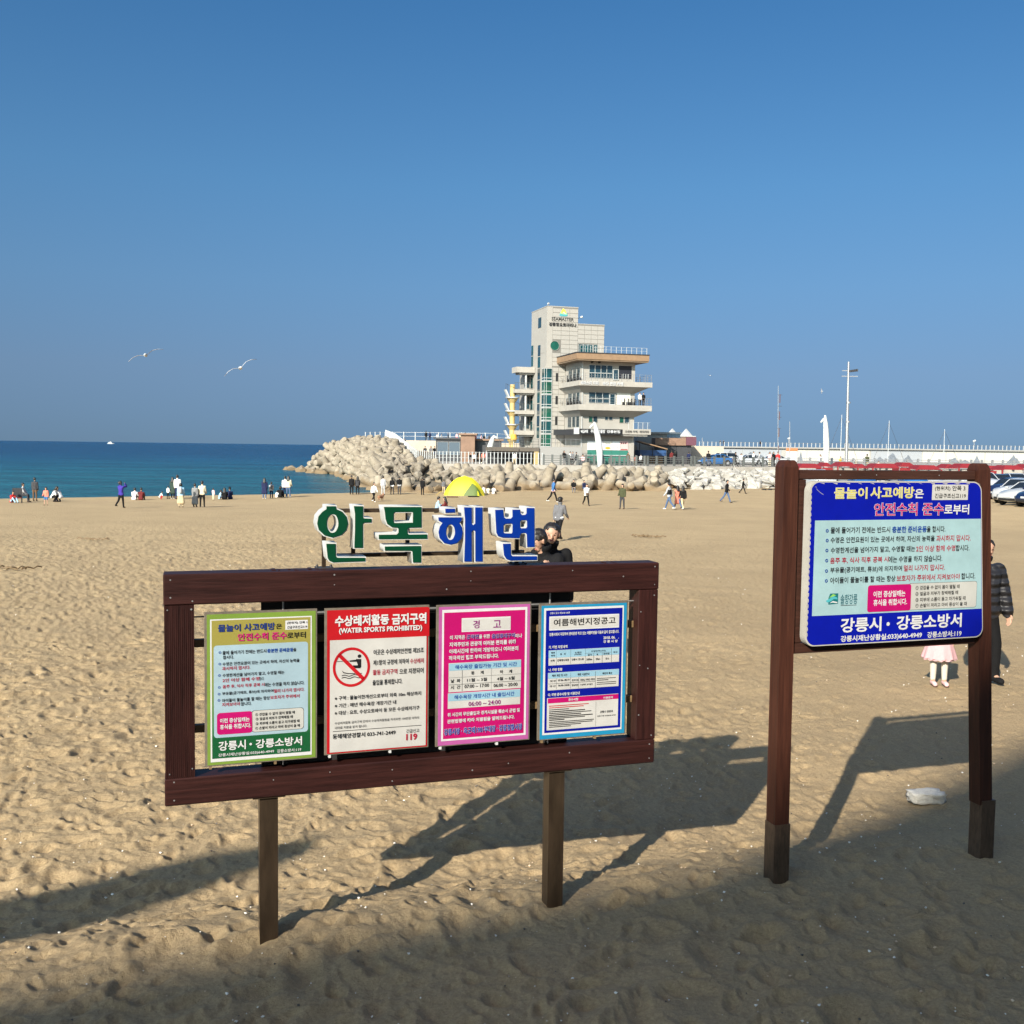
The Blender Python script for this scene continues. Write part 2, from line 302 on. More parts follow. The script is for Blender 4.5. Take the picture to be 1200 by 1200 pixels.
def sea_mat():
    n = SEAM.node_tree.nodes; l = SEAM.node_tree.links; b = n['Principled BSDF']
    b.inputs['Roughness'].default_value = .22; b.inputs['IOR'].default_value = 1.33; b.inputs['Specular IOR Level'].default_value = .08
    g = n.new('ShaderNodeNewGeometry'); pos = g.outputs['Position']; s = n.new('ShaderNodeSeparateXYZ'); l.new(pos, s.inputs[0])
    # shallow turquoise near the beach, deep blue offshore (depth of the sea bed)
    mr = n.new('ShaderNodeMapRange'); mr.inputs[1].default_value = 80; mr.inputs[2].default_value = 420; l.new(s.outputs['Y'], mr.inputs[0])
    t0 = n.new('ShaderNodeTexNoise'); t0.inputs['Scale'].default_value = .012; t0.inputs['Detail'].default_value = 3; l.new(pos, t0.inputs[0])
    ad = n.new('ShaderNodeMath'); ad.operation = 'MULTIPLY_ADD'; ad.inputs[1].default_value = .35; ad.inputs[2].default_value = -.17; l.new(t0.outputs['Fac'], ad.inputs[0])
    a2 = n.new('ShaderNodeMath'); a2.operation = 'ADD'; l.new(mr.outputs[0], a2.inputs[0]); l.new(ad.outputs[0], a2.inputs[1])
    r = n.new('ShaderNodeValToRGB'); e = r.color_ramp.elements; e[0].position = .0; e[0].color = (.012,.100,.135,1); e[1].position = 1; e[1].color = (.002,.048,.125,1)
    x = e.new(.25); x.color = (.006,.090,.145,1); x = e.new(.6); x.color = (.003,.064,.140,1)
    l.new(a2.outputs[0], r.inputs[0])
    # wave faces and wind streaks
    mp = n.new('ShaderNodeMapping'); mp.inputs['Scale'].default_value = (.35, .9, 1); l.new(pos, mp.inputs[0])
    w = n.new('ShaderNodeTexNoise'); w.inputs['Scale'].default_value = .55; w.inputs['Detail'].default_value = 6; w.inputs['Roughness'].default_value = .6; l.new(mp.outputs[0], w.inputs[0])
    mp2 = n.new('ShaderNodeMapping'); mp2.inputs['Scale'].default_value = (.05, .16, 1); l.new(pos, mp2.inputs[0])
    w2 = n.new('ShaderNodeTexNoise'); w2.inputs['Scale'].default_value = .6; w2.inputs['Detail'].default_value = 6; w2.inputs['Roughness'].default_value = .7; l.new(mp2.outputs[0], w2.inputs[0])
    bp = n.new('ShaderNodeBump'); bp.inputs['Distance'].default_value = 1.6; bp.inputs['Strength'].default_value = 1; l.new(w.outputs['Fac'], bp.inputs['Height'])
    cr_ = n.new('ShaderNodeValToRGB'); cr_.color_ramp.elements[0].position = .38; cr_.color_ramp.elements[0].color = (.62,.66,.70,1); cr_.color_ramp.elements[1].position = .60; cr_.color_ramp.elements[1].color = (1.15,1.12,1.10,1); l.new(w2.outputs['Fac'], cr_.inputs[0])
    mx = n.new('ShaderNodeMix'); mx.data_type = 'RGBA'; mx.blend_type = 'MULTIPLY'; mx.inputs[0].default_value = 1; l.new(r.outputs[0], mx.inputs[6]); l.new(cr_.outputs[0], mx.inputs[7])
    bp2 = n.new('ShaderNodeBump'); bp2.inputs['Distance'].default_value = 7; bp2.inputs['Strength'].default_value = .9; l.new(w2.outputs['Fac'], bp2.inputs['Height']); l.new(bp.outputs[0], bp2.inputs['Normal'])
    l.new(bp2.outputs[0], b.inputs['Normal']); l.new(mx.outputs[2], b.inputs['Base Color'])
sea_mat()
# ------------------------------------------------------------------ ground: one sheet of sand round the viewer, finer where it is near
def hash2(ix, iy, k):
    h = (ix.astype(np.int64)*374761393 + iy.astype(np.int64)*668265263 + k*2147483647) & 0xffffffff
    h = ((h ^ (h >> 13))*1274126177) & 0xffffffff
    return ((h ^ (h >> 16)) & 0xffffff)/float(0xffffff)
def vnoise(x, y, k=0):
    ix = np.floor(x); iy = np.floor(y); fx = x-ix; fy = y-iy; fx = fx*fx*(3-2*fx); fy = fy*fy*(3-2*fy)
    a = hash2(ix, iy, k); b = hash2(ix+1, iy, k); c = hash2(ix, iy+1, k); d = hash2(ix+1, iy+1, k)
    return a+(b-a)*fx+(c-a)*fy+(a-b-c+d)*fx*fy
def pits(x, y, cell, rad, depth, k, dens=.8):
    """trodden hollows: oval pits with a pushed-up rim, one per cell at most"""
    X = x/cell; Y = y/cell; ix = np.floor(X); iy = np.floor(Y); out = np.zeros_like(x)
    for dx in (-1,0,1):
        for dy in (-1,0,1):
            cx = ix+dx; cy = iy+dy
            px = (cx+hash2(cx,cy,k+1))*cell; py = (cy+hash2(cx,cy,k+2))*cell
            a = hash2(cx,cy,k+3)*math.pi; s = .6+.7*hash2(cx,cy,k+4); on = hash2(cx,cy,k+5) < dens
            ux = (x-px)*np.cos(a)+(y-py)*np.sin(a); uy = -(x-px)*np.sin(a)+(y-py)*np.cos(a)
            # steeper wall on one side
            q = np.sqrt((ux/(rad*1.5*s))**2+(uy/(rad*.85*s))**2)
            sh = -np.exp(-(q*1.3)**2*1.2)+.45*np.exp(-((q-1.25)/.42)**2)*(1+.6*np.tanh(uy/rad))
            out += np.where(on, sh*depth*s, 0)
    return out
def detail(x, y):
    r = np.hypot(x, y)
    soft = ss(-1, 6, x-(y-6)*.12+vnoise(x*.4, y*.4, 9)*3)         # the right-hand side is smoother
    amp = (1-.62*soft*ss(5.5, 7.5, r))*(1-ss(30, 60, r))
    wx = x+.12*vnoise(x*3, y*3, 21); wy = y+.12*vnoise(x*3, y*3, 22)
    z = pits(wx, wy, .28, .080, .022, 31, .88)*amp+pits(wx+5, wy+9, .17, .045, .015, 41, .85)*amp+pits(wx, wy, .75, .2, .014, 51, .5)*amp+pits(wx+2, wy+3, .11, .028, .006, 61, .6)*amp*(1-ss(10,18,r))
    z += (vnoise(x*1.1, y*1.3, 1)-.5)*.05*(1-ss(30,60,r))*(1-.4*soft)+(vnoise(x*4, y*4.6, 2)-.5)*.020*amp+(vnoise(x*11, y*12, 3)-.5)*.009*amp+(vnoise(x*27, y*31, 4)-.5)*.0065*amp+(vnoise(x*60, y*66, 6)-.5)*.0025*amp*(1-ss(8,14,r))
    z += .03*np.exp(-((y-.33*x-5.6)/.25)**2)*vnoise(x*.8, y*.8, 5)*(1-ss(.5, 2, x))-.03-.03*ss(1.2, 3, x)*(1-ss(8, 10, r))      # low berm at the foot of the boards
    return z*(1-ss(60,90,r))
def ground():
    th = np.concatenate([np.linspace(-180,-48,40), np.linspace(-45,-31.5,16), np.linspace(-31,31,860), np.linspace(31.5,45,16), np.linspace(48,180,40)])
    rr = [.4, 1.0, 1.8, 2.6, 3.2]
    r = 3.6
    while r < 6500:
        rr.append(r)
        r *= 1.0033 if r < 16 else 1.006 if r < 45 else 1.012 if r < 200 else 1.4
    rr = np.array(rr); T, RR = np.meshgrid(R(1)*th, rr); X = RR*np.sin(T); Y = RR*np.cos(T)
    Z = base_h(X, Y)+detail(X, Y)
    nr, ntn = X.shape; vs = np.stack([X,Y,Z],-1).reshape(-1,3)
    ii = np.arange(nr-1)[:,None]*ntn+np.arange(ntn-1)[None,:]
    q = np.stack([ii, ii+1, ii+ntn+1, ii+ntn], -1).reshape(-1,4)[:, ::-1]
    c = len(vs); vs = np.vstack([vs, [[0,0,0]]])
    tri = np.stack([np.full(ntn-1, c), np.arange(ntn-1)+1, np.arange(ntn-1)], -1)
    me = bpy.data.meshes.new('sand'); nl = q.size+tri.size
    me.vertices.add(len(vs)); me.vertices.foreach_set('co', vs.astype(np.float32).ravel())
    me.loops.add(nl); me.loops.foreach_set('vertex_index', np.concatenate([q.ravel(), tri[:, ::-1].ravel()]).astype(np.int32))
    me.polygons.add(len(q)+len(tri)); st = np.concatenate([np.arange(len(q))*4, len(q)*4+np.arange(len(tri))*3])
    me.polygons.foreach_set('loop_start', st.astype(np.int32)); me.update(); me.validate()
    me.polygons.foreach_set('use_smooth', [True]*len(me.polygons)); me.materials.append(SAND)
    o = bpy.data.objects.new('sand', me); COL.objects.link(o)
    if me.polygons[0].normal.z < 0: me.flip_normals()
    tag(o, 'wide trodden beach of tan sand running down to the sea', kind='structure'); return o
ground()
m = MB(); rs = [0]+[60*1.25**i for i in range(28)]; na = 96
vv = []
for r_ in rs[1:]:
    for i in range(na): a = 2*math.pi*i/na; vv.append((r_*math.sin(a), r_*math.cos(a), SEA))
m.add(vv, [(j*na+i, (j+1)*na+i, (j+1)*na+(i+1)%na, j*na+(i+1)%na) for j in range(len(rs)-2) for i in range(na)], 0, True)
m.add([(r_*0,0,SEA)]+vv[:na], [(0, 1+i, 1+(i+1)%na) for i in range(na)], 0, True)
o = recalc(m.build('sea', SEAM)); tag(o, 'blue sea, turquoise towards the beach, out to the horizon', kind='structure')
if o.data.polygons[0].normal.z < 0: o.data.flip_normals()
# shell bits and pale pebbles lying on the sand: too many to count
m = MB()
SH = [(R(random.uniform(-29, 31)), 4.2*(30/4.2)**random.random()) for i in range(1700)]; SX = np.array([r_*math.sin(a) for a, r_ in SH]); SY = np.array([r_*math.cos(a) for a, r_ in SH]); SZ = base_h(SX, SY)+detail(SX, SY)+.003
for i, (a, r_) in enumerate(SH):
    if math.sin(a) < -.05 and random.random() < .35: continue
    x = r_*math.sin(a); y = r_*math.cos(a); z = float(SZ[i])
    s = random.choice((.002,.003,.004,.005,.008))*(1+r_*.035); k = random.choice((0,0,0,1,2)); n_ = 5; ph = random.uniform(0,6)
    top = [(x+s*random.uniform(.6,1.2)*math.cos(ph+j*1.257), y+s*random.uniform(.5,1)*math.sin(ph+j*1.257), z+random.uniform(0,.8)*s) for j in range(n_)]
    m.add(top+[(x,y,z+s*.9),(x,y,z-s*.6)], [(j,(j+1)%n_,5) for j in range(n_)]+[((j+1)%n_,j,6) for j in range(n_)], k)
o = m.build('shell_fragments', [mat('shell_white',(.78,.75,.68),.35), mat('shell_tan',(.62,.47,.32),.5), mat('pebble_dark',(.10,.085,.07),.7)])
tag(o, 'white shell fragments and pebbles scattered over the sand', kind='stuff')
# ------------------------------------------------------------------ breakwater mound: toe and crest lines joined by a rubble slope
TOE = [(-35.8,178,-2.2),(-29.5,158,-2.2),(-24.5,149,-2.2),(-17,118,-2.2),(-14.2,106,-2.2),(-12.2,97.5,-2.1),(-9.5,96,-1.75),(-3.3,99,-1.75),(1.8,105,-1.75),(14,107,-1.7),(19,111,-1.65),(30,119,-1.6),(44,124,-1.55)]
CRE = [(-33.8,180,-.9),(-29.5,167,2.9),(-26.5,161,3.6),(-21,152,3.7),(-18.5,147,3.6),(-16.2,140,3.1),(-13.3,129,1.5),(-9.5,121,.45),(4,120,.40),(16,121,.40),(21.5,124,.35),(32.5,128,.10),(47,131,.0)]
def slope_pt(s, t):
    i = min(int(s), len(TOE)-2); f = s-i
    a = Vector(TOE[i]).lerp(Vector(TOE[i+1]), f); b = Vector(CRE[i]).lerp(Vector(CRE[i+1]), f)
    p = a.lerp(b, t); p.z = a.z+(b.z-a.z)*(1-(1-t)**1.7); return p
m = MB(); ns, nt_ = 96, 12; vs = []
for i in range(ns+1):
    s = (len(TOE)-1.001)*i/ns
    for j in range(nt_+1): p = slope_pt(s, j/nt_); p.z -= 1.6; vs.append(p)
    q = slope_pt(s, 1); vs.append((q.x+6, q.y+9, q.z-1.6))
k = nt_+2
m.add(vs, [(i*k+j, (i+1)*k+j, (i+1)*k+j+1, i*k+j+1) for i in range(ns) for j in range(k-1)], 0, True)
tag(m.build('breakwater_core', MOUND), 'rubble core of the breakwater under the concrete blocks', kind='structure')
def tetra_mesh(seed, jit):
    rn = random.Random(seed); m = MB(); dirs = [Vector((0,0,1)), Vector((.943,0,-.333)), Vector((-.471,.816,-.333)), Vector((-.471,-.816,-.333))]
    for d in dirs: m.tube(d*-.1, d*1.08, .44, .27, 16)
    capsule_(m, .48)
    me0 = remesh_simple('tetrapod', m, .065, 1)
    for v in me0.vertices: v.co *= 1+rn.uniform(-jit, jit)
    return me0
def capsule_(m, r):
    bm = bmesh.new(); bmesh.ops.create_icosphere(bm, subdivisions=2, radius=r); bm.verts.index_update()
    m.add([v.co.copy() for v in bm.verts], [[v.index for v in f.verts] for f in bm.faces]); bm.free()
def remesh_simple(name, m, voxel, sm):
    me = m.mesh(name, []); bm = bmesh.new(); bm.from_mesh(me); bmesh.ops.recalc_face_normals(bm, faces=bm.faces[:]); bm.to_mesh(me); bm.free()
    o = bpy.data.objects.new(name, me); r = o.modifiers.new('r', 'REMESH'); r.mode = 'VOXEL'; r.voxel_size = voxel; r.use_smooth_shade = True
    s = o.modifiers.new('s', 'SMOOTH'); s.factor = .5; s.iterations = sm
    me2 = evaluated(o); bpy.data.objects.remove(o); me2.name = name; return me2
TM = [tetra_mesh(i, .004) for i in range(2)]
for t_ in TM: t_.materials.append(TETRA)
def rock_mesh(seed, mt, name, flat_=1.0):
    rn = random.Random(seed); bm = bmesh.new()
    for i in range(16):
        v = Vector((rn.gauss(0,1), rn.gauss(0,1), rn.gauss(0,1))).normalized()*rn.uniform(.8,1.05); bm.verts.new((v.x*1.15, v.y*.9, v.z*.8*flat_))
    bmesh.ops.convex_hull(bm, input=bm.verts[:]); bmesh.ops.delete(bm, geom=[v for v in bm.verts if not v.link_faces], context='VERTS')
    bmesh.ops.bevel(bm, geom=bm.edges[:], offset=.07, segments=1, affect='EDGES')
    me = bpy.data.meshes.new(name); bm.to_mesh(me); bm.free(); me.materials.append(mt); return me
BM_ = [rock_mesh(i, BOULD, 'boulder') for i in range(6)]; QM = [rock_mesh(20+i, QUARRY, 'quarry_stone', .6) for i in range(6)]
rt = random.Random(11); n_t = n_b = n_q = 0
# arc lengths along the line, so that blocks stand evenly
segs = []
for i in range(len(TOE)-1):
    a = (Vector(TOE[i])+Vector(CRE[i]))/2; b = (Vector(TOE[i+1])+Vector(CRE[i+1]))/2; segs.append((b-a).length)
def rand_rot(): return (rt.uniform(0,6.28), rt.uniform(0,6.28), rt.uniform(0,6.28))
for i in range(len(TOE)-1):
    wd = ((Vector(CRE[i])-Vector(TOE[i])).length+(Vector(CRE[i+1])-Vector(TOE[i+1])).length)/2
    ns_ = max(1, round(segs[i]/2.55))
    for a in range(ns_):
        s = i+(a+.5)/ns_
        big = s < 9.75
        if big:
            nt2 = max(2, round(wd/2.75))
            for b in range(nt2+1):
                t = (b+.15*rt.random()+(a%2)*.5)/(nt2+.5)
                if t > 1.02: continue
                if 4.3 < s < 7.0 and .1 < t < .62: continue
                p = slope_pt(s+rt.uniform(-.12,.12)/max(1,segs[i]/6), min(t,1)); p.z -= .35+1.15*min(1,t)**1.5; sc = rt.uniform(1.45,1.72) if s < 4 else rt.uniform(1.42,1.65)
                o = inst('tetrapod', TM[rt.randrange(2)], None, p+Vector((0,0,rt.uniform(-.35,.35)-(.25 if t > .9 else 0))), rand_rot(), sc); n_t += 1
                tag(o, 'sand-coloured concrete tetrapod lying among the others of the breakwater', 'tetrapod', 'tetrapods of the breakwater')
        if 4.2 < s < 7.2:
            for b in range(15):
                t = rt.uniform(.0,.72); p = slope_pt(s+rt.uniform(-.2,.2), t); p.z -= .3+.5*t; sc = rt.uniform(.35,.80)
                o = inst('boulder', BM_[rt.randrange(6)], None, p+Vector((0,0,rt.uniform(-.2,.35))), rand_rot(), sc); n_b += 1
                tag(o, 'weathered beige boulder heaped before the tetrapods at the water', 'boulder', 'boulders before the tetrapods')
        if s > 9.4:
            for b in range(int(wd/1.0*1.4)):
                t = (b+rt.random())/(wd/1.0*1.4); p = slope_pt(s+rt.uniform(-.1,.1), t); sc = rt.uniform(.7,1.3)
                if s < 10.0 and t < .2: continue
                o = inst('quarry_stone', QM[rt.randrange(6)], None, p+Vector((0,0,rt.uniform(-.65,-.35))), (rt.uniform(-.5,.5),rt.uniform(-.5,.5),rt.uniform(0,6.28)), sc); n_q += 1
                tag(o, 'whitish angular quarry stone in the bank below the promenade', 'stone', 'white quarry stones of the bank')
# a few blocks standing in the water off the tip and on the sand at the toe
for px, Y in ((343,176),(338,178),(352,166),(366,160)):
    p = W(px, 551, Y); inst('boulder', BM_[1], None, (p.x, p.y, -1.9), rand_rot(), 1.1); tag(bpy.context.scene.objects[-1] if False else COL.objects[-1], 'beige boulder awash off the tip of the breakwater', 'boulder', 'boulders off the tip')
print('tetra', n_t, 'boulders', n_b, 'quarry', n_q)
# ------------------------------------------------------------------ promenade and platforms
m = MB()
pl = [(-12,130),(-9.3,122.2),(4,121.4),(16,122.4),(21.5,125.4),(32.5,129.4),(47,132.5),(75,134),(160,138),(160,250),(60,215),(-6,205),(-22,190),(-22,160),(-14,145)]
n_ = len(pl); m.add([(x,y,-4) for x,y in pl]+[(x,y,.45 if x < 24 else .45-.0*x) for x,y in pl], [tuple(range(n_,2*n_))]+[(i,(i+1)%n_,n_+(i+1)%n_,n_+i) for i in range(n_)])
o = recalc(m.build('promenade', PAVE)); tag(o, 'paved promenade above the breakwater', kind='structure')
# ramp down to the parking ground
m = MB(); m.add([(20,60,-3),(160,60,-3),(160,140,-3),(20,140,-3)], [(0,1,2,3)])
# upper sea wall with its walkway
m = MB(); q = [(-24,158),(-19.2,150.5),(-3,148),(-3,152.5),(-18,155.5),(-23,163)]
n_ = len(q); m.add([(x,y,-1) for x,y in q]+[(x,y,3.3) for x,y in q], [tuple(range(n_,2*n_))]+[(i,(i+1)%n_,n_+(i+1)%n_,n_+i) for i in range(n_)])
m.add([(-3,148,-1),(30,146,-1),(30,151,-1),(-3,152.5,-1),(-3,148,3.1),(30,146,3.0),(30,151,3.0),(-3,152.5,3.1)], [(4,5,6,7),(0,1,5,4),(1,2,6,5),(2,3,7,6),(3,0,4,7)])
tag(recalc(m.build('sea_wall', mat('sandy_wall',(.44,.37,.29),.9,var=.1,vscale=.8))), 'sandy concrete sea wall carrying the upper walkway', 'wall'); 
# far harbour breakwater with painted wall
YF = 300
hb = empty('harbour_breakwater', (0,YF,0), 0, 'long far harbour wall with mountain drawings and white railing posts', 'breakwater')
def fx(px, Y=YF): return W(px, 520, Y).x
FW = mat('harbour_wall_concrete', (.30,.285,.26), .9, var=.12, vscale=.15)
m = MB(); x0, x1 = fx(812), fx(1330); m.box(x0, x1, 2, 9, -4, 3.2); m.build('wall', FW, hb)
m = MB(); m.box(fx(806), x1, 1.2, 9.2, 3.2, 3.62); m.build('walkway_edge', mat('grey_concrete_edge',(.26,.25,.235),.9), hb)
m = MB(); m.box(x0, x1, -2, 2, -4, -.9); m.box(fx(930), x1, -5, -2, -4, -1.7); m.build('quay', CONC, hb)
MUR = [mat('mural_grey', (.27,.275,.285), .8, col2=(.27,.29,.32), vscale=.5), mat('mural_white', (.40,.385,.35), .8, var=.05), mat('mural_ink', (.13,.145,.17), .8, var=.3, vscale=1)]
def mural(px0, px1, mi, hills):
    xa, xb = fx(px0), fx(px1); m = MB(); m.box(xa, xb, 1.95, 2.02, -.45, 3.0, 0)
    rn = random.Random(int(px0)); k = 0
    for hx, hw, hh in hills:      # drawn mountains: jagged flat shapes
        cx = xa+(xb-xa)*hx; w = (xb-xa)*hw; pts = [(cx-w/2, -.4)]
        for q in range(9): f = q/8; pts.append((cx-w/2+w*f, -.4+hh*3.2*max(.04, (1-abs(2*f-1)**1.3))*rn.uniform(.75,1.05)))
        pts.append((cx+w/2, -.4)); y = 1.94-.004*k; k += 1
        m.add([(x,y,z) for x,z in pts], [tuple(range(len(pts)))], 1)
    m.build('mural_panel', [MUR[mi], MUR[2]], hb)
mural(838, 872, 0, [(.6,.5,.9),(.2,.3,.4)]); mural(872.5, 918, 0, [(.2,.35,.85),(.45,.4,.6),(.8,.3,.8)])
mural(938, 948, 1, [(.3,.5,.85)]); mural(948.5, 1022, 1, [(.72,.1,.2)]); mural(1024, 1060, 0, [(.3,.4,.5),(.7,.5,.85)]); mural(1060.5, 1084, 0, [(.3,.6,.7)])
mural(1085, 1112, 1, []); mural(1113, 1158, 1, [(.2,.3,.6),(.5,.3,.35),(.8,.2,.75)]); mural(1159, 1180, 1, []); mural(1180.5, 1240, 1, [(.2,.3,.8),(.6,.3,.5)])
pm = MB().box(-.10,.10,-.1,.1,0,1.3).mesh('railing_post', mat('pale_grey_post',(.34,.345,.35),.6))
x = fx(806)
for i in range(150): inst('railing_post', pm, hb, (x+i*1.22, 1.5, 3.6))
MB().box(fx(806), x1, 1.42, 1.48, 4.72, 4.80).build('top_rail', GREYF, hb)
def white_post_row(pts, n, h, label, zs, r=.075):
    e = empty('railing', (pts[0][0], pts[0][1], zs[0]), 0, label, 'railing'); me = MB().tube((0,0,0),(0,0,h), r, r, 6).mesh('railing_post', WHITEP)
    tot = [0]
    for a, b in zip(pts, pts[1:]): tot.append(tot[-1]+math.dist(a, b))
    for i in range(n):
        d = tot[-1]*i/(n-1); k = max(j for j in range(len(tot)-1) if tot[j] <= d+1e-9); f = (d-tot[k])/(tot[k+1]-tot[k])
        inst('railing_post', me, e, (pts[k][0]+(pts[k+1][0]-pts[k][0])*f-pts[0][0], pts[k][1]+(pts[k+1][1]-pts[k][1])*f-pts[0][1], zs[k]+(zs[k+1]-zs[k])*f-zs[0]))
    m = MB()
    for k in range(len(pts)-1):
        for hh in (h*.95, h*.5): m.tube((pts[k][0]-pts[0][0], pts[k][1]-pts[0][1], zs[k]-zs[0]+hh), (pts[k+1][0]-pts[0][0], pts[k+1][1]-pts[0][1], zs[k+1]-zs[0]+hh), .022, .022, 5)
    m.build('handrail', GALV, e); return e
white_post_row([(-23,160),(-18.5,153),(-3,150),(0,149.8),(26,148)], 31, 1.25, 'row of white posts along the upper sea walkway against the sky', [3.3,3.3,3.3,3.1,3.0])
white_post_row([(-18.3,147.5),(-16,139.5),(-13.0,128.4),(-11.6,125),(-9.2,122.3),(-4,122.0),(3.5,121.9)], 92, 1.45, 'white picket railing down the ramp and along the tetrapods', [3.3,2.7,1.3,.6,.45,.45,.45], .06)
def dark_fence(p0, p1, z, n, label, mt=GREYF):
    e = empty('fence', (p0[0],p0[1],z), 0, label, 'fence'); a = Vector((p1[0]-p0[0], p1[1]-p0[1], 0)); ln = a.length
    e.rotation_euler = (0,0,math.atan2(a.y, a.x)); me = MB().box(-.11,.11,-.11,.11,0,1.25).mesh('fence_post', mt)
    for i in range(n): inst('fence_post', me, e, (ln*i/(n-1), 0, 0))
    for h in (.28,.55,.82,1.08): MB().box(0, ln, -.03, .03, h-.035, h+.035).build('fence_rail', mt, e)
dark_fence((3.7,121.9), (15.8,122.9), .45, 13, 'dark fence above the tetrapods before the tall building'); dark_fence((16.2,123), (22,126.2), .45, 6, 'dark fence before the awning stalls'); dark_fence((22.4,126.4), (33,130.3), .45, 9, 'dark fence above the white quarry stones')
dark_fence((33.6,130.3), (75,134), .45, 30, 'grey railing between the walkway and the parked cars', GALV)
